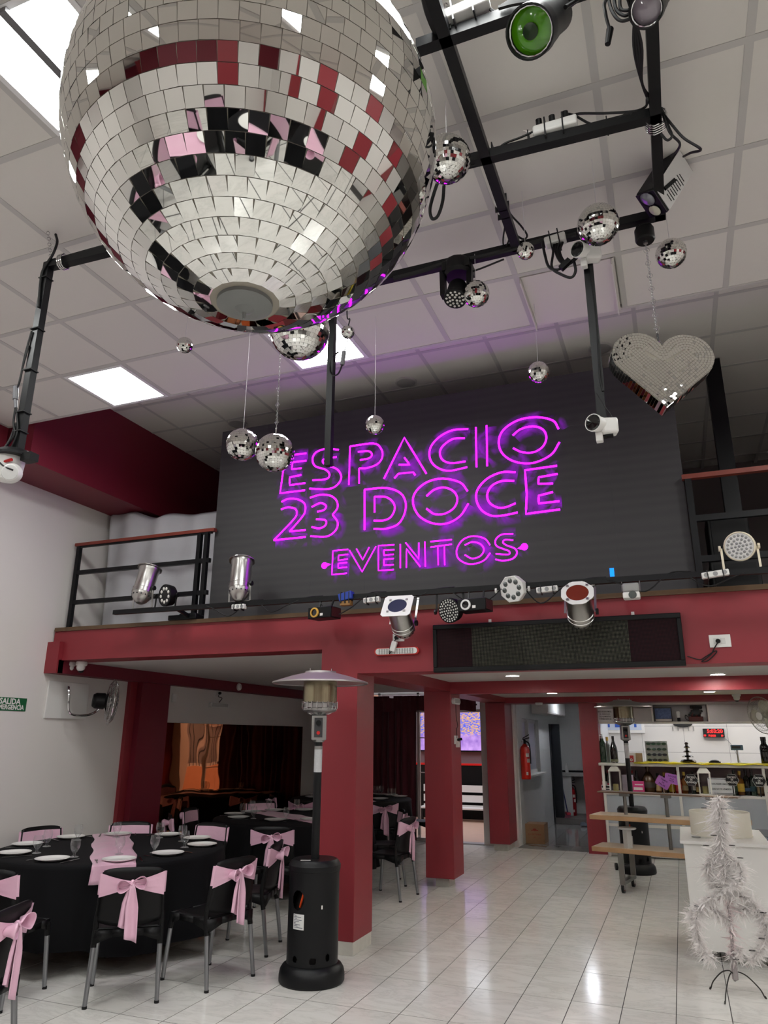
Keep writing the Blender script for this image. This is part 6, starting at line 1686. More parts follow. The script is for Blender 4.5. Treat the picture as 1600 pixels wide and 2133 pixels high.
def wall_fan(hub, axis, rad, label, base, bracket_pts, plate=None, wm_=None, bladem=None):
    hub = Vector(hub); R = basis(axis); t = thing('wall_fan', label, 'fan', tuple(hub-Vector((0,0,rad))))
    cm = wm_ or chrome
    g = MB(); g2 = MB()
    for sgn, dep in ((1, .065), (-1, -.055)):
        for rr, zz in ((rad, 0), (rad*.8, dep*.62), (rad*.55, dep*.88), (rad*.25, dep)):
            g.tube([hub+R @ Vector((rr*math.cos(k*PI/20), rr*math.sin(k*PI/20), zz)) for k in range(40)], .003, 4, closed=True)
        for k in range(40):
            q = 2*PI*k/40
            g.tube([hub+R @ Vector((rr*math.cos(q+(.2*(1-rr/rad))), rr*math.sin(q+(.2*(1-rr/rad))), zz)) for rr, zz in ((rad*.12, dep), (rad*.55, dep*.88), (rad*.8, dep*.62), (rad, 0))], .0016, 4)
    gdo = g.build('guard', cm, t)
    MB().tube([hub+R @ Vector((rad*math.cos(k*PI/20), rad*math.sin(k*PI/20), 0)) for k in range(40)], .006, 6, closed=True).build('guard_rim', cm, gdo)
    MB().lathe([(0,.068),(rad*.2,.066),(rad*.22,.06),(0,.058)], hub, 20, R).build('front_cap', black_plastic if base == 'dark' else white_plastic, t)
    for k in range(3):
        b = MB(); a0 = 2*PI*k/3
        b.grid(lambda u, v, a0=a0: hub+R @ Vector(((rad*.1+rad*.8*u)*math.cos(a0+(v-.5)*(1.2*math.sin(PI*(.12+.8*u)))), (rad*.1+rad*.8*u)*math.sin(a0+(v-.5)*(1.2*math.sin(PI*(.12+.8*u)))), .03*(v-.5))), 8, 6)
        b.build('blade', bladem or mat('blade_smoke', (120, 120, 118), .3), t, smooth=60, solid=.003)
    MB().lathe([(0,-.20),(rad*.26,-.20),(rad*.34,-.17),(rad*.36,-.08),(rad*.28,-.055),(0,-.055)], hub, 20, R).build('motor', black_plastic if base == 'dark' else mat('motor_beige', (186, 180, 166), .4), t)
    MB().tube(crom([Vector(p) for p in bracket_pts], 5), .013, 8).build('bracket', cm, t)
    if plate: MB().bb(*plate).build('wall_plate', white_plastic, t, bevel=.004)
    return t
hub = onX(232, 1462, XL+.34); w0 = onX(152, 1432, XL+.0); 
hx, hy, hz = hub
wall_fan(hub, (.55, .62, -.05), .25, 'chrome wall fan on the white left wall under the balcony', 'dark',
         [(XL+.02, hy-.34, hz+.13), (XL+.10, hy-.42, hz+.14), (XL+.14, hy-.44, hz+.05), (XL+.14, hy-.42, hz-.10), (XL+.16, hy-.36, hz-.15), (XL+.2, hy-.2, hz-.15), (hx-.10, hy-.10, hz-.10), (hx-.07, hy-.07, hz-.02)],
         (XL, XL+.02, hy-.62, hy-.02, hz-.19, hz+.2), chrome, mat('blade_clear', (150, 150, 146), .2, alpha=.6))
hub = onY(1588, 1490, 12.0)
wall_fan(hub, (-.75, -.6, -.2), .26, 'beige wall fan at the right edge above the bar', 'light', [tuple(hub+Vector((.15,.12,.05))), tuple(hub+Vector((.3,.3,.1))), (hub.x+.4, 12.58, hub.z+.12)], None, mat('fan_grille', (150, 148, 140), .3, .4), mat('blade_beige', (176, 172, 156), .35))
# ------------------------------------------------------------------ hanging lighting frame
ZF = 4.465
fr = thing('lighting_rig', 'black square tube frame hanging below the ceiling', 'lighting rig', (-1, 2.9, ZF))
def fbar(a, b, nm='bar', w_=.05): return MB().bar(a, b, w_, w_).build(nm, black_metal, fr)
Y1, Y2, Y3 = 2.21, 2.935, 3.655
XA, XB_ = -.605, .19
fbar((-.73, Y1, ZF), (1.9, Y1, ZF)); fbar((-3.31, Y2-.145, ZF), (XB_+.02, Y2, ZF)); fbar((-2.1, Y3, ZF), (XB_+.03, Y3, ZF))
fbar((XA, 1.2, ZF), (XA, Y3, ZF)); fbar((XB_, .9, ZF), (XB_, Y3+.02, ZF))
def drop(px_b, py_b, X, Y, w_=.042):
    q = onY(px_b, py_b, Y); return MB().bar((X, Y, ZF+.02), (X, Y, q.z), w_, w_).build('drop_post', black_metal, fr), q.z
pl_ = onY(92, 600, Y2); _, zl = drop(36, 950, -3.335, Y2-.145, .045)
p2x = onY(689, 800, Y3).x; _, z2b = drop(690, 970, p2x, Y3, .04)
p3x = onY(1240, 720, Y3).x; _, z3b = drop(1250, 912, p3x, Y3, .045)
# chain link helper
def chain(p, q, n, r, parent, m=None, nm='chain', wire_=.0022):
    p, q = Vector(p), Vector(q); d = (q-p); b = MB()
    for i in range(n):
        c = p+d*((i+.5)/n); h = d.length/n*.62; a = d.normalized(); s_ = a.orthogonal().normalized()
        if i % 2: s_ = a.cross(s_)
        b.tube([c+a*h*math.cos(k*PI/6)+s_*r*math.sin(k*PI/6) for k in range(12)], wire_, 4, closed=True)
    return b.build(nm, m or chrome, parent)
def coil(c, r, n, parent, axis):
    b = MB(); R = basis(axis)
    for k in range(n):
        cc = Vector(c)+R @ Vector((0, 0, (k-n/2)*.014))
        b.tube([cc+R @ Vector((r*math.cos(j*PI/7), r*math.sin(j*PI/7)*1.1, .004*math.sin(j*1.7))) for j in range(14)], .004, 5, closed=True)
    return b.build('chain_coil', chrome, parent)
YL = Y2-.145
chain((-3.33, YL-.05, ZC), (-3.30, YL-.02, ZF+.02), 10, .009, fr); coil((-3.21, YL, ZF), .042, 3, fr, (1,0,0))
coil((XB_, Y2+.04, ZF-.0), .048, 5, fr, (0,1,0)); chain((XB_+.02, Y2+.03, ZC), (XB_+.01, Y2+.03, ZF+.03), 8, .009, fr)
for x in (-1.6, XA): chain((x, Y1+.02, ZC), (x, Y1, ZF+.02), 8, .009, fr)
def fc(pts, r=.006, y=None): return cable('cable', pts, fr, r)
def py_(px, py, Y): return tuple(onY(px, py, Y))
fc([py_(116,488,YL-.02), py_(119,505,YL-.02), py_(110,530,YL-.03), py_(96,552,YL-.03), py_(86,575,YL-.03), py_(80,640,YL-.03)], .008)
fc([(-3.2, YL, ZF+.035), (-2.9, YL+.01, ZF+.04), (-2.5, YL+.03, ZF+.032)], .009)
fc([py_(66,690,YL-.03), py_(52,740,YL-.03), py_(42,790,YL-.03), py_(36,808,YL-.03)], .006); fc([py_(60,720,YL-.03), py_(46,770,YL-.03), py_(38,805,YL-.03)], .005)
fc([py_(32,850,YL-.03), py_(28,880,YL-.03), py_(30,905,YL-.03), py_(14,930,YL-.03), py_(10,945,YL-.03), py_(25,940,YL-.03)], .006); fc([py_(34,850,YL-.03), py_(36,900,YL-.03), py_(20,940,YL-.03)], .005)
MB().cyl(py_(33,806,YL-.03), py_(32,832,YL-.03), .015, n=12).cyl(py_(32,832,YL-.03), py_(33,850,YL-.03), .010, n=10).build('plug_joint', mat('joint_grey', (110,110,114), .4), fr)
for py in (585, 690, 775, 862, 902): q_ = onY(88-(py-585)*.155, py, YL); MB().box((-3.335, YL-.004, q_.z), (.06,.062,.006)).build('cable_tie', black_rubber, fr)
fc([py_(1030,320,Y2-.02), py_(1050,300,Y2-.03), py_(1085,286,Y2-.03), py_(1120,270,Y2-.03), py_(1135,262,Y2-.03)])
fc([py_(1160,262,Y2-.03), py_(1175,240,Y2-.03), py_(1195,240,Y2-.03), py_(1230,258,Y2-.03), py_(1262,262,Y2-.02), py_(1300,240,Y2-.03), py_(1314,236,Y2-.03), py_(1308,248,Y2-.02), py_(1270,262,Y2-.01)])
fc([py_(1182,256,Y2-.03), py_(1200,238,Y2-.03), py_(1260,236,Y2-.03), py_(1320,232,Y2-.03), py_(1345,222,Y2-.03), py_(1348,205,2.75)])
for k in range(4):
    fc([(XB_-.05-.012*k, 2.30, ZF+.0), (XB_-.075+.01*k, 2.5, ZF-.03), (XB_-.05, 2.72, ZF-.02), (XB_-.02+.01*k, 2.86, ZF-.01)], .006)
fc([py_(1378,225,Y2), py_(1392,262,Y2), py_(1400,283,Y2-.02), py_(1390,292,Y2-.02), py_(1378,280,Y2)])
fc([py_(1378,232,Y2), py_(1400,260,Y2), py_(1425,288,Y2), py_(1460,311,Y2), py_(1440,318,3.1), py_(1424,326,3.3)])
fc([py_(1380,235,Y2), py_(1395,275,Y2), py_(1416,298,3.0), py_(1410,315,3.1), py_(1398,325,3.25)])
fc([py_(905,360,Y2-.02), py_(925,352,Y2-.03), py_(980,345,Y2-.03), py_(1005,335,Y2-.02)], .008)
fc([py_(915,372,Y2), py_(905,400,Y2), py_(896,435,Y2), py_(900,455,Y2), py_(912,450,Y2), py_(922,420,Y2), py_(925,385,Y2)], .009)
fc([py_(1045,390,Y3-.3), py_(1060,440,Y3-.1), py_(1085,470,Y3-.05), py_(1098,490,Y3-.05), py_(1090,498,Y3-.05), py_(1072,488,Y3-.05)])
fc([py_(1052,470,Y3-.1), py_(1048,500,Y3-.05), py_(1050,518,Y3)], .005); fc([py_(1062,470,Y3-.1), py_(1060,500,Y3-.05), py_(1050,520,Y3)], .005)
fc([py_(820,580,Y3-.03), py_(870,567,Y3-.03), py_(930,548,Y3-.03), py_(1000,535,Y3-.03), py_(1060,520,Y3-.03), py_(1120,503,Y3-.03), py_(1200,488,Y3-.03)], .014)
fc([py_(1130,505,Y3-.04), py_(1135,530,Y3-.05), py_(1143,555,Y3-.05), py_(1160,562,Y3-.05), py_(1180,552,Y3-.05)], .008)
fc([py_(1155,505,Y3-.04), py_(1152,530,Y3-.05), py_(1150,558,Y3-.05), py_(1170,572,Y3-.05), py_(1190,578,Y3-.05), py_(1199,565,Y3-.05), py_(1196,545,Y3-.05)], .008)
for k in range(3): fc([py_(1160+6*k,505,Y3-.04), py_(1158+4*k,525,Y3-.05), py_(1168+4*k,545,Y3-.05), py_(1185+4*k,550-4*k,Y3-.05), py_(1205,535-4*k,Y3-.05)], .008)
MB().bar(py_(1168,560,Y3-.06), py_(1187,542,Y3-.06), .03, .03).build('plug_joint', black_plastic, fr)
fc([py_(975,568,Y3), py_(1000,560,Y3), py_(1030,548,Y3), py_(1050,540,Y3)], .006)
for k in range(2): fc([(p3x+.012+.012*k, Y3-.02, ZF-.1), (p3x+.022, Y3-.028, ZF-.6), (p3x+.012+.01*k, Y3-.026, z3b+.35), (p3x+.02, Y3-.025, z3b+.25)], .007)
fc([py_(1243,820,Y3-.02), py_(1262,850,Y3-.02), py_(1275,870,Y3-.02), py_(1277,890,Y3-.02), py_(1266,912,Y3-.02)], .004)
# XLR lead and coiled cables at the top right
fc([py_(1300,-40,2.3), py_(1262,0,2.3), py_(1262,30,2.3), py_(1270,62,2.3)], .007); MB().cyl(py_(1271,60,2.3), py_(1266,92,2.3), .014, .011, n=10).build('xlr_plug', black_plastic, fr)
for k in range(3): fc([py_(1265+14*k,-30,2.35), py_(1272+10*k,15,2.35), py_(1290+8*k,42-10*k,2.35), py_(1315,38-10*k,2.35), py_(1345,15,2.35)], .007)
fc([py_(888,-20,2.0), py_(900,30,2.1), py_(918,70,Y1)], .03)
fc([py_(1000,-10,Y1), py_(1010,8,Y1), py_(1025,22,Y1-.02), py_(1035,26,Y1)], .007)
for k in range(4): fc([py_(1040+6*k,16-3*k,Y1-.04), py_(1070,8-4*k,Y1-.05), py_(1110,2-4*k,Y1-.04)], .010)
for px, py, Y in ((942,60,Y1),(1027,315,Y2),(1102,290,Y2),(1265,262,Y2)):
    c = onY(px, py, Y); MB().box(c, (.006, .062, .062)).build('cable_tie', black_rubber, fr)
def strip3(p, ln, label, ax, nplug=0):
    p = Vector(p); R = basis(ax); t = thing('power_strip', label, 'power strip', tuple(p-Vector((0,0,.03))))
    MB().box(p, (.06, .05, ln), R).build('case', white_plastic, t, bevel=.008)
    for s_ in (-.22, .18): MB().box(p+R @ Vector((0,0,ln*s_)), (.066,.11,.007), R).build('cable_tie', sblack, t)
    for k in range(nplug):
        q = p+R @ Vector((0,0,ln*(-.35+.3*k))); MB().cyl(q, q+Vector((0,-.02,.06)), .015, n=10).build('plug', black_plastic, t)
    return t
strip3(onY(1157, 270, Y2-.035)+Vector((0,0,.01)), .21, 'white power strip with three black plugs on the middle frame bar', (1,0,0), 3)
p = onY(1103, 278, Y2-.03); tag(MB().add([p+Vector((-.03,0,.03)), p+Vector((.035,.0,-.03)), p+Vector((.03,.005,.01)), p+Vector((-.03,.0018,.03)), p+Vector((.035,.0018,-.03)), p+Vector((.03,.0068,.01))], [(0,1,2),(3,5,4),(0,3,4,1),(1,4,5,2),(2,5,3,0)]).build('paper_tag', swhite), 'printed white paper tag on the cable beside the power strip', 'tag')
strip3(onY(968, 24, Y1-.035), .21, 'white power strip on the frame bar beside the green spotlight', (1,0,.1), 0)
strip3(onY(1157, 501, Y3-.04), .12, 'small white cable joint on the rear frame bar', (1,0,.1), 0)
strip3((XA-.01, 3.32, ZF+.03), .16, 'white junction box on the cross bar behind the mirror ball', (0,1,0), 0)

# ------------------------------------------------------------------ lamps on the frame
def spot(front, rear, rad, label, bodym, lensm, handle=True):
    f, r = Vector(front), Vector(rear); ax = f-r; Ln = ax.length; R = basis(ax)
    t = thing('spotlight', label, 'spotlight', tuple((f+r)/2-Vector((0,0,.1))))
    MB().lathe([(0,0),(rad*.55,0),(rad*.72,Ln*.08),(rad*.78,Ln*.45),(rad*.86,Ln*.55),(rad*.98,Ln*.82),(rad*1.02,Ln*.86),(rad*1.02,Ln),(rad*.95,Ln),(rad*.9,Ln*.9),(0,Ln*.88)], r, 32, R).build('housing', bodym, t)
    MB().lathe([(0,Ln*.93),(rad*.5,Ln*.925),(rad*.9,Ln*.9)], r, 28, R).build('filter', lensm, t)
    MB().tube([r+R @ Vector((rad*.9*math.cos(k*PI/10), rad*.9*math.sin(k*PI/10), Ln*.955)) for k in range(20)], .003, 4, closed=True).build('retaining_ring', chrome, t)
    MB().tube(crom([(f+r)/2+R @ Vector((rad,0,0)), r+R @ Vector((rad*1.0,0,-.0)), r+R @ Vector((0,0,-.06)), r+R @ Vector((-rad,0,0)), (f+r)/2+R @ Vector((-rad,0,0))]), .008, 6).build('yoke', bodym, t)
    return t
greenm = mat('green_filter', (90, 170, 20), .12, var=.5, vscale=14, coat=.6)
f = onY(1103, 67, 2.02); r = onY(1150, 22, 2.2)
t = spot(f, r+Vector((.02,.04,.02)), .088, 'black spotlight with a bright green filter at the top', black_plastic, greenm)
MB().lathe([(0,.0),(.028,.0),(.028,.01),(0,.012)], Vector(f)-basis(Vector(f)-Vector(r)) @ Vector((0,0,.02)), 16, basis(Vector(f)-Vector(r))).build('bulb', mat('bulb_dark_green', (20, 44, 8), .2), t)
f = onY(1345, 22, 2.24); r = onY(1385, -25, 2.42); spot(f, r, .062, 'small black spotlight cut off by the top edge', black_plastic, mat('lens_pale', (150, 140, 150), .1, coat=.7))
# moving head
c = onY(955, 565, Y3); t = thing('moving_head', 'black moving head wash light hanging under the rear frame bar', 'moving head', (c.x, Y3, c.z-.25))
MB().lathe([(0,.05),(.075,.05),(.085,.03),(.085,-.03),(.07,-.05),(0,-.05)], (c.x, Y3-.01, ZF-.06), 12).bb(c.x-.085, c.x+.085, Y3-.07, Y3+.07, ZF-.09, ZF-.03).build('base', black_plastic, t)
for s_ in (-1, 1): MB().bar((c.x+s_*.085-.01, Y3-.01, ZF-.06), (c.x+s_*.08-.01, Y3-.02, ZF-.24), .03, .05).build('arm', black_plastic, t)
hc = onY(948, 622, Y3-.05); hr = hc+Vector((.01, .05, .12)); R = basis(hc-hr)
MB().lathe([(0,0),(.05,0),(.058,.02),(.058,.09),(.066,.105),(.068,.135),(.062,.138),(0,.134)], hr, 24, R).build('head', black_plastic, t)
led_face(hr, R, .06, [(.014,3),(.032,8),(.05,12)], .0075, mat('led_white_lens', (214, 212, 206), .3), t, .138)
# double lens effect light at the right corner
F0 = onY(1358, 424, Y3-.15); ax = Vector((-.34, -.10, -.55)).normalized()
t = thing('effect_light', 'black box effect light with two lenses and a silver label side', 'effect light', tuple(F0))
xv = Vector((.82, -.42, 0)).normalized(); xv = (xv-ax*xv.dot(ax)).normalized(); yv = ax.cross(xv)
Rb = Matrix((xv, yv, ax)).transposed(); Lb = .30
def Bp(a, b, cc): return F0+Rb @ Vector((a, b, cc))
MB().box(Bp(0,0,-Lb/2), (.12, .16, Lb), Rb).build('body', black_metal, t, bevel=.01)
MB().box(Bp(.0615,0,-Lb/2), (.004, .15, Lb*.92), Rb).build('side_label', mat('label_silver', (206, 206, 204), .35), t)
lt_ = MB()
for k in range(9): lt_.box(Bp(.0645, -.03+.0*k, -Lb*.18-.018*k), (.001, .07 if k % 2 else .05, .005), Rb)
o = lt_.build('label_print', sblack, t); o['kind'] = 'stuff'
MB().box(Bp(0,0,.003), (.116, .15, .006), Rb).build('front_plate', mat('front_violet_black', (22, 16, 36), .3), t)
for s_, mm, rr in ((.038, mat('lens_crystal', (130, 132, 140), .06, .3, coat=.8), .042), (-.04, mat('lens_dial', (200, 196, 180), .2), .034)):
    sg = s_ if (Rb @ Vector((0,1,0))).z > 0 else -s_
    MB().lathe([(0,.014),(rr*.6,.011),(rr,.003),(rr,0)], Bp(0, sg, .006), 20, Rb).build('lens', mm, t); MB().lathe([(rr,0),(rr*1.12,0),(rr*1.12,.006),(rr,.006)], Bp(0, sg, .006), 20, Rb).build('bezel', black_plastic, t)
for s_ in (-1, 1): MB().bar(Bp(s_*.066, 0, -Lb*.5), (XB_+s_*.03, Y3-.2, ZF), .012, .02).build('bracket', black_metal, t)
# ceiling motor and chain for the heart, the heart itself
mt = onY(1343, 490, Y3); HX_, HY_ = mt.x, Y3
mo = thing('ball_motor', 'small round black motor hanging above the mirror heart', 'motor', (HX_, HY_, mt.z-.04))
MB().lathe([(0,.04),(.046,.04),(.052,.034),(.052,-.03),(.046,-.04),(0,-.04)], (HX_, HY_, mt.z), 24).build('case', black_plastic, mo)
MB().tube(crom([(HX_-.04, HY_, mt.z+.035), (HX_-.03, HY_, mt.z+.07), (HX_+.03, HY_, mt.z+.07), (HX_+.045, HY_, mt.z+.03)]), .004, 5).build('hanger', black_metal, mo)
MB().cyl((HX_, HY_, mt.z-.04), (HX_, HY_, mt.z-.055), .012, n=10).build('shaft', steel, mo)
tile_gap = mat('mirror_backing', (150, 144, 132), .6)
def heart_sdf_r(q):     # outline radius in direction q (classic heart, cleft up)
    best = 0
    return best
def heart_outline(n=160, w_=1.0):
    P = []
    for k in range(n):
        t_ = 2*PI*k/n; P.append((w_*(16*math.sin(t_)**3)/16.0*.5, w_*(13*math.cos(t_)-5*math.cos(2*t_)-2*math.cos(3*t_)-math.cos(4*t_))/32.0+.06*w_*0))
    return P
hz_c = onY(1372, 716, Y3); HW = 205/F_PX*(onY(1372,790,Y3)-CPOS).dot(_fw)
def rounded_heart(W):
    # two circular lobes and straight sides to a point
    r = W*.262; cx = W*.238; cy = 0.0; tip = Vector((0, -W*.61)); P = []
    # tangent from tip to the right lobe
    c = Vector((cx, cy)); d = c-tip; dist = d.length; al = math.acos(r/dist); base = math.atan2(tip.y-c.y, tip.x-c.x)
    a0 = base+al; start = a0
    end = PI-math.asin(min(1, 0))-math.acos(cx/r)*0
    # arc from the tangent point counterclockwise to the cleft
    clef = PI-math.acos(min(1, cx/r)); a1 = clef
    while a1 < a0: a1 += 2*PI
    for k in range(41): 
        a = a0+(a1-a0)*k/40; P.append((cx+r*math.cos(a), cy+r*math.sin(a)))
    Q = [(-x, y) for x, y in reversed(P[:-1])]
    return P+Q+[(0, tip.y)]
HO = rounded_heart(HW)
clefty = max(y for x, y in HO if abs(x) < HW*.03)
def seg_d(p, a, b):
    ab = b-a; t_ = max(0, min(1, (p-a).dot(ab)/max(1e-12, ab.length_squared))); return (p-(a+ab*t_)).length
HV = [Vector(p) for p in HO]
def inside(p):
    c = False; n = len(HV); j = n-1
    for i in range(n):
        if (HV[i].y > p.y) != (HV[j].y > p.y) and p.x < (HV[j].x-HV[i].x)*(p.y-HV[i].y)/(HV[j].y-HV[i].y)+HV[i].x: c = not c
        j = i
    return c
def depth_in(p):
    d = min(seg_d(p, HV[i], HV[(i+1) % len(HV)]) for i in range(len(HV))); return d if inside(p) else -d
HM = Matrix.Translation((hz_c.x, HY_, hz_c.z-clefty-.02)) @ Matrix.Rotation(.30, 4, 'Z') @ Matrix.Rotation(PI/2, 4, 'X') @ Matrix.Rotation(-.075, 4, 'Z') @ Matrix.Rotation(-.11, 4, 'X')
hrt = thing('mirror_heart', 'flat heart covered with small mirror tiles hanging on a chain', 'mirror heart', (hz_c.x, HY_, hz_c.z-.45))
HT = .085
hb = MB().prism(HO, -HT/2, HT/2, HM); hb.build('core', tile_gap, hrt, smooth=0)
ts = .0152; ft_ = MB(); rng = random.Random(11)
def qtile(b, M_, w_, h_, th, rng, jit=.012):
    J = Matrix.Rotation(rng.gauss(0, jit), 4, 'X') @ Matrix.Rotation(rng.gauss(0, jit), 4, 'Y'); N = M_ @ J
    x, y = w_/2, h_/2
    b.add([N @ Vector(p) for p in ((-x,-y,0),(x,-y,0),(x,y,0),(-x,y,0),(-x,-y,th),(x,-y,th),(x,y,th),(-x,y,th))], [(4,5,6,7),(0,1,5,4),(1,2,6,5),(2,3,7,6),(3,0,4,7)])
# concentric rows following the outline, on both faces
last = 0
for k in range(7):
    dep = (k+.55)*ts; prev = None; acc = 0
    ctr = Vector((0, -HW*.06)); cur = []
    for i in range(720):
        a = 2*PI*i/720; d = Vector((math.cos(a), math.sin(a))); lo, hi = 0.0, HW
        if depth_in(ctr) < dep: break
        for _ in range(14):
            m_ = (lo+hi)/2
            if depth_in(ctr+d*m_) > dep: lo = m_
            else: hi = m_
        cur.append(ctr+d*lo)
        if i % 2: continue
    if len(cur) < 720: break
    last = dep+ts*.5
    L_ = sum((cur[i]-cur[i-1]).length for i in range(720)); n = max(4, int(L_/ts)); step = L_/n; acc = 0; nxt = 0
    for i in range(720):
        sgm = (cur[(i+1) % 720]-cur[i]); l_ = sgm.length
        while nxt < acc+l_ and l_ > 0 and nxt < L_-step*.5:
            p = cur[i]+sgm*((nxt-acc)/l_); tg = sgm.normalized(); ang = math.atan2(tg.y, tg.x)
            for sd in (1, -1):
                M_ = HM @ Matrix.Translation((p.x, p.y, sd*(HT/2))) @ Matrix.Rotation(ang, 4, 'Z')
                if sd < 0: M_ = M_ @ Matrix.Rotation(PI, 4, 'X')
                qtile(ft_, M_, step*.93, ts*.9, .0022, rng)
            nxt += step
        acc += l_
for i in range(-30, 31):
    for j in range(-34, 30):
        p = Vector(((i+.5)*ts*.985, (j+.5)*ts*.985)); p = Matrix.Rotation(.72, 2) @ p
        if depth_in(p) < last+ts*.10: continue
        for sd in (1, -1):
            M_ = HM @ Matrix.Translation((p.x, p.y, sd*(HT/2))) @ Matrix.Rotation(.72, 4, 'Z')
            if sd < 0: M_ = M_ @ Matrix.Rotation(PI, 4, 'X')
            qtile(ft_, M_, ts*.9, ts*.9, .0022, rng)
o = ft_.build('face_tiles', mirror, hrt, smooth=0); o['kind'] = 'stuff'
rt = MB(); n = len(HV)
per = sum((HV[(i+1) % n]-HV[i]).length for i in range(n)); cnt = int(per/.0165); step = per/cnt; acc = 0; nxt = 0
for i in range(n):
    a, b_ = HV[i], HV[(i+1) % n]; sg = b_-a; l_ = sg.length
    while nxt < acc+l_ and l_ > 0:
        p = a+sg*((nxt-acc)/l_); tg = sg.normalized(); nr = Vector((tg.y, -tg.x))
        M_ = HM @ frame_M((p.x, p.y, 0), (tg.x, tg.y, 0), (0,0,1)).copy()
        Ml = Matrix(((tg.x,0,nr.x,p.x),(tg.y,0,nr.y,p.y),(0,1,0,0),(0,0,0,1)))
        qtile(rt, HM @ Ml, step*.92, HT*.94, .0022, rng, .02); nxt += step
    acc += l_
o = rt.build('edge_tiles', mirror, hrt, smooth=0); o['kind'] = 'stuff'
# chain of rings from the motor to the heart
zt0, zt1 = mt.z-.055, hz_c.z+.055
chain((HX_, HY_, zt0), (hz_c.x, HY_, zt1), 60, .006, hrt, steel, 'chain', .0014)
for k in range(7):
    z = zt0+(zt1-zt0)*(k+.6)/7; x = HX_+(hz_c.x-HX_)*(k+.6)/7
    MB().tube([(x+.014*math.cos(j*PI/8), HY_-.006, z+.014*math.sin(j*PI/8)) for j in range(16)], .0016, 5, closed=True).build('key_ring', steel, hrt)
MB().bar((hz_c.x, HY_, hz_c.z+.06), (hz_c.x, HY_, hz_c.z+.01), .012, .006).build('snap_hook', chrome, hrt)
MB().tube([(hz_c.x+.016*math.cos(j*PI/8), HY_, hz_c.z+.0+.016*math.sin(j*PI/8)) for j in range(16)], .003, 5, closed=True).build('eyelet', chrome, hrt)

# ------------------------------------------------------------------ mirror balls
def ball_tiles(rows, jit, seed, poleskip):
    """list of tile matrices on a unit sphere: (matrix, w, h)"""
    rng = random.Random(seed); out = []; s_ = PI/rows
    for i in range(rows):
        la = -PI/2+s_*(i+.5)
        if abs(la) > PI/2-poleskip: continue
        n = max(5, int(round(2*PI*math.cos(la)/s_))); off_ = rng.random()
        for k in range(n):
            lo = 2*PI*(k+off_)/n
            nrm = Vector((math.cos(la)*math.cos(lo), math.cos(la)*math.sin(lo), math.sin(la)))
            e = Vector((-math.sin(lo), math.cos(lo), 0)); nn = nrm.cross(e)
            M_ = Matrix((e, nn, nrm)).transposed().to_4x4(); M_.translation = nrm*.994
            M_ = M_ @ Matrix.Rotation(rng.gauss(0, jit), 4, 'X') @ Matrix.Rotation(rng.gauss(0, jit), 4, 'Y') @ Matrix.Rotation(rng.gauss(0, jit*1.2), 4, 'Z')
            wdt = min(s_*1.12, 2*PI*math.cos(la)/n)
            out.append((M_, wdt*.965, s_*.965))
    return out
def unit_ball_mesh(rows, jit, seed, poleskip):
    b = MB(); rng = random.Random(seed+1)
    for M_, w_, h_ in ball_tiles(rows, jit, seed, poleskip): qtile(b, M_, w_, h_, .012, rng, 0)
    return b.mesh('mirror_tiles', mirror, 0)
UB = {24: unit_ball_mesh(24, .012, 3, .14), 18: unit_ball_mesh(18, .015, 5, .16), 14: unit_ball_mesh(14, .018, 9, .2)}
core_me = MB().sph((0,0,0), .993, 32, 20).mesh('core', tile_gap, 60)
cap_me = MB().lathe([(0,-1.03),(.10,-1.02),(.17,-.99),(.19,-.97),(0,-.96)], (0,0,0), 20).lathe([(0,1.03),(.10,1.02),(.17,.99),(.19,.97),(0,.96)], (0,0,0), 20).mesh('pole_cap', alu, 40)
string_m = mat('white_string', (214, 212, 212), .6)
def small_ball(px, py, rpx, Y, rows, label, hang='string', ztop=None):
    c = onY(px, py, Y); R = rpx/F_PX*(c-CPOS).dot(_fw)*.985
    t = thing('mirror_ball', label, 'mirror ball', tuple(c), group='small mirror balls')
    for me, nm in ((core_me, 'core'), (UB[rows], 'mirror_tiles'), (cap_me, 'pole_cap')):
        o = bpy.data.objects.new(nm, me); COL.objects.link(o); o.parent = t; o.scale = (R, R, R); o.rotation_euler = (0, 0, random.uniform(0, 6.28))
        if nm == 'mirror_tiles': o['kind'] = 'stuff'
    zt = ztop if ztop else (ZC if Y < YS else ZC2)
    if hang == 'string': MB().cyl((c.x, c.y, c.z+R), (c.x, c.y, zt), .0016, n=5).build('string', string_m, t)
    elif hang == 'chain':
        chain((c.x, c.y, c.z+R+.04), (c.x, c.y, zt), int((zt-c.z)/.018), .005, t, steel, 'chain', .0013)
        MB().bar((c.x, c.y, c.z+R+.05), (c.x, c.y, c.z+R), .010, .005).build('snap_hook', chrome, t)
        for k in range(3): MB().tube([(c.x+.012*math.cos(j*PI/8), c.y, c.z+R+.09+.13*k+.012*math.sin(j*PI/8)) for j in range(16)], .0015, 5, closed=True).build('key_ring', steel, t)
    elif hang == 'wire': cable('wire', [(c.x, c.y, c.z+R), (c.x+.01, c.y, c.z+R+.05), (c.x-.01, c.y, c.z+R+.1), (c.x, c.y, zt)], t, .004)
    return t, c, R
small_ball(1246, 468, 43, 3.35, 24, 'largest mirror ball below the frame left of the effect light')
small_ball(1398, 528, 31, 3.85, 18, 'mirror ball hanging right of the heart motor')
small_ball(1095, 523, 18, 3.45, 14, 'tiny mirror ball in front of the rear frame bar')
small_ball(992, 612, 28, 3.62, 18, 'mirror ball hanging beside the moving head', 'string', ZF)
small_ball(931, 332, 50, 2.7, 24, 'mirror ball partly hidden by the right side of the giant ball')
small_ball(1122, 775, 22, 4.6, 14, 'lone mirror ball hanging above the letter O of the video wall')
small_ball(781, 885, 20, 4.35, 14, 'mirror ball hanging above the letter A of the video wall')
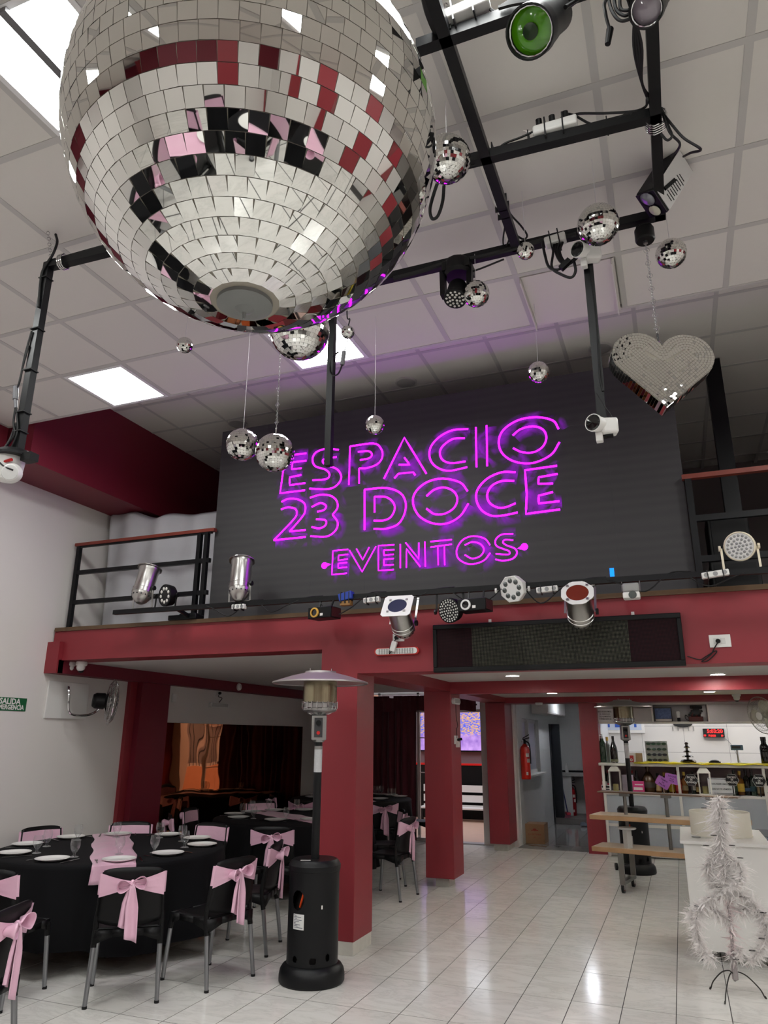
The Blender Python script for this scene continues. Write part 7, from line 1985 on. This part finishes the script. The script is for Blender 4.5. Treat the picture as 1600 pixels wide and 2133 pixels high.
small_ball(505, 926, 34, 4.0, 18, 'left one of the two touching mirror balls before the video wall')
small_ball(573, 943, 41, 3.9, 24, 'right and larger of the two touching mirror balls on a chain', 'chain')
small_ball(385, 719, 17, 3.8, 14, 'tiny mirror ball below the left underside of the giant ball')
_, c11, r11 = small_ball(725, 692, 14, 3.6, 14, 'tiny mirror ball beside the middle drop post', 'wire')
small_ball(624, 688, 63, 2.95, 24, 'mirror ball half hidden under the giant ball before the lit panel')
small_ball(0, 347, 11, 2.5, 14, 'tiny mirror ball cut by the left picture edge')
# extension cord joint under the tiny ball
t = thing('cord_joint', 'grey cable joint dangling beside the middle drop post', 'cable joint', tuple(onY(716, 750, 3.6)))
MB().cyl(tuple(onY(717,732,3.6)), tuple(onY(713,760,3.6)), .014, n=10).build('joint', mat('joint_grey', (110,110,114), .4), t)
cable('cable', [tuple(onY(724,705,3.6)), tuple(onY(722,720,3.6)), tuple(onY(717,732,3.6))], t, .003, mat('grey_cord', (140,140,140), .6)); cable('cable', [tuple(onY(713,760,3.6)), tuple(onY(705,778,3.6)), tuple(onY(694,782,3.62)), tuple(onY(687,770,3.63)), tuple(onY(692,745,3.64)), tuple(onY(705,733,3.62))], t, .005)

# the giant ball
BC = CPOS+ray(533, 309)*2.285; BR_ = .5
gb = thing('giant_mirror_ball', 'giant mirror ball with square tiles and a grey bottom cap', 'mirror ball', tuple(BC))
MB().sph(BC, BR_*.9985, 96, 64).build('core', tile_gap, gb, smooth=60)
tl_ = ball_tiles(36, .009, 21, .15); sc_list = []
tile_me2 = MB(); qtile(tile_me2, Matrix(), 1, 1, .004, random.Random(1), 0); tile_mesh = tile_me2.mesh('mirror_tile', mirror, 0)
S4 = Matrix.Scale(BR_, 4)
for M_, w_, h_ in tl_:
    P = BC+M_.translation*BR_; nrm = (M_.to_3x3() @ Vector((0,0,1))).normalized(); v = (CPOS-P)
    q = proj(P); fac = nrm.dot(v.normalized())
    vis = fac*w_*h_/(v.length**2) if (fac > 0 and -20 < q[0] < 1620 and -20 < q[1] < 2153) else -1+fac
    sc_list.append((vis, M_, w_, h_))
sc_list.sort(key=lambda a: -a[0])
for vis, M_, w_, h_ in sc_list[:300]:
    o = bpy.data.objects.new('mirror_tile', tile_mesh); COL.objects.link(o); o.parent = gb
    N = M_.copy(); N.translation = M_.translation*BR_
    o.matrix_local = N @ Matrix.Diagonal((w_*BR_, h_*BR_, 1, 1))
b = MB(); rg2 = random.Random(2)
for vis, M_, w_, h_ in sc_list[300:]:
    N = M_.copy(); N.translation = BC+M_.translation*BR_; qtile(b, N, w_*BR_, h_*BR_, .004, rg2, 0)
o = b.build('mirror_tile_field', mirror, gb, smooth=0); o['kind'] = 'stuff'
capm = mat('cap_grey_paint', (120, 122, 120), .5, var=.1, vscale=12)
MB().lathe([(0,-BR_-.016),(.03,-BR_-.015),(.060,-BR_-.010),(.071,-BR_-.004),(.072,-BR_+.012),(0,-BR_+.012)], BC, 40).build('bottom_cap', capm, gb)
MB().lathe([(0,-BR_-.045),(.004,-BR_-.044),(.006,-BR_-.026),(.012,-BR_-.024),(.022,-BR_-.018),(.026,-BR_-.014)], BC, 20).build('cap_bolt', capm, gb)
MB().lathe([(0,BR_+.02),(.06,BR_+.015),(.07,BR_-.01)], BC, 32).build('top_cap', capm, gb)
MB().cyl(BC+Vector((0,0,BR_)), (BC.x, BC.y, ZC), .012, n=10).build('hanging_rod', steel, gb)

# ------------------------------------------------------------------ white lamp at the foot of the left drop post and two cameras
c = onY(26, 985, Y2-.19); t = thing('flood_lamp', 'white round lamp with a red plug under the left drop post', 'lamp', tuple(c-Vector((0,0,.08))))
MB().lathe([(.0,.05),(.085,.05),(.10,.03),(.10,.015),(.0,.015)], (c.x-.01, c.y, c.z+.075), 24).build('mount_ring', black_metal, t)
MB().lathe([(0,.07),(.08,.07),(.082,.05),(.075,-.02),(.05,-.06),(0,-.065)], (c.x-.04, c.y, c.z+.02), 24).build('shade', white_plastic, t)
MB().lathe([(0,0),(.052,0),(.055,.02),(.045,.05),(0,.055)], c+Vector((.04,-.03,-.02)), 20, basis((.5,-.85,-.2))).build('spot_head', white_plastic, t)
MB().lathe([(0,.056),(.04,.054),(.044,.05)], c+Vector((.04,-.03,-.02)), 20, basis((.5,-.85,-.2))).build('lens', mat('lens_frost', (206, 206, 204), .2), t)
MB().cyl(c+Vector((.0,-.06,.045)), c+Vector((.05,-.06,.05)), .009, n=8).build('red_plug', mat('plug_red', (170, 20, 20), .4), t)
MB().box(c+Vector((.11,0,.075)), (.07,.06,.045)).build('junction', black_plastic, t)
cable('cable', [tuple(c+Vector((-.1,-.07,.06))), tuple(c+Vector((-.02,-.09,.04))), tuple(c+Vector((.04,-.09,.0))), tuple(c+Vector((.085,-.07,-.02)))], t, .005)
cable('cable', [(-3.36,YL-.02,zl+.2), (-3.37,YL-.04,zl+.08), tuple(c+Vector((-.06,-.05,.10))), tuple(c+Vector((.02,-.06,.10)))], t, .006)
def cctv(px, py, Y, label, aim, lensdark=True):
    c = onY(px, py, Y); R = basis(aim); t = thing('security_camera', label, 'camera', tuple(c-Vector((0,0,.05))))
    MB().lathe([(0,-.09),(.034,-.09),(.042,-.07),(.042,.03),(.046,.035),(.046,.05),(0,.05)], c, 24, R).build('barrel', white_plastic, t)
    MB().lathe([(0,.058),(.034,.056),(.042,.05)], c, 24, R).build('glass', mat('lens_black', (18, 18, 20), .08, coat=.6), t)
    MB().box(c+Vector((.05,.03,-.01)), (.085, .07, .085), Matrix.Rotation(.3,3,'Z')).build('junction_box', white_plastic, t, bevel=.012)
    MB().box(c+Vector((.0,.02,-.065)), (.035, .04, .05)).build('bracket', white_plastic, t, bevel=.004)
    return t
cctv(1246, 884, Y3-.06, 'white security camera at the foot of the right drop post', (-.5, -1, -.1))
cctv(1214, 524, Y3-.08, 'silver and white security camera below the rear frame bar', (-.6, -1, -.15))
MB().box((p3x+.02, Y3-.02, z3b+.0), (.06,.04,.02)).build('foot_plate', black_plastic, fr)
# round dark speakers set in the raised ceiling
for px, py in ((495, 882), (846, 796), (1250, 725)):
    p = onZ(px, py, ZC2); t = thing('ceiling_speaker', 'round ceiling speaker left of the touching mirror balls' if px < 600 else ('round ceiling speaker above the middle of the video wall' if px < 1000 else 'round ceiling speaker left of the hanging heart'), 'ceiling speaker', (p.x, p.y, ZC2-.01))
    MB().lathe([(.10,.012),(.115,.012),(.115,.0),(.10,-.004)], (p.x, p.y, ZC2-.01), 28).build('rim', gridm, t); MB().lathe([(0,0),(.10,0),(.10,.006),(0,.006)], (p.x, p.y, ZC2-.01), 28).build('grille', mat('grille_grey', (170,168,166), .6), t)
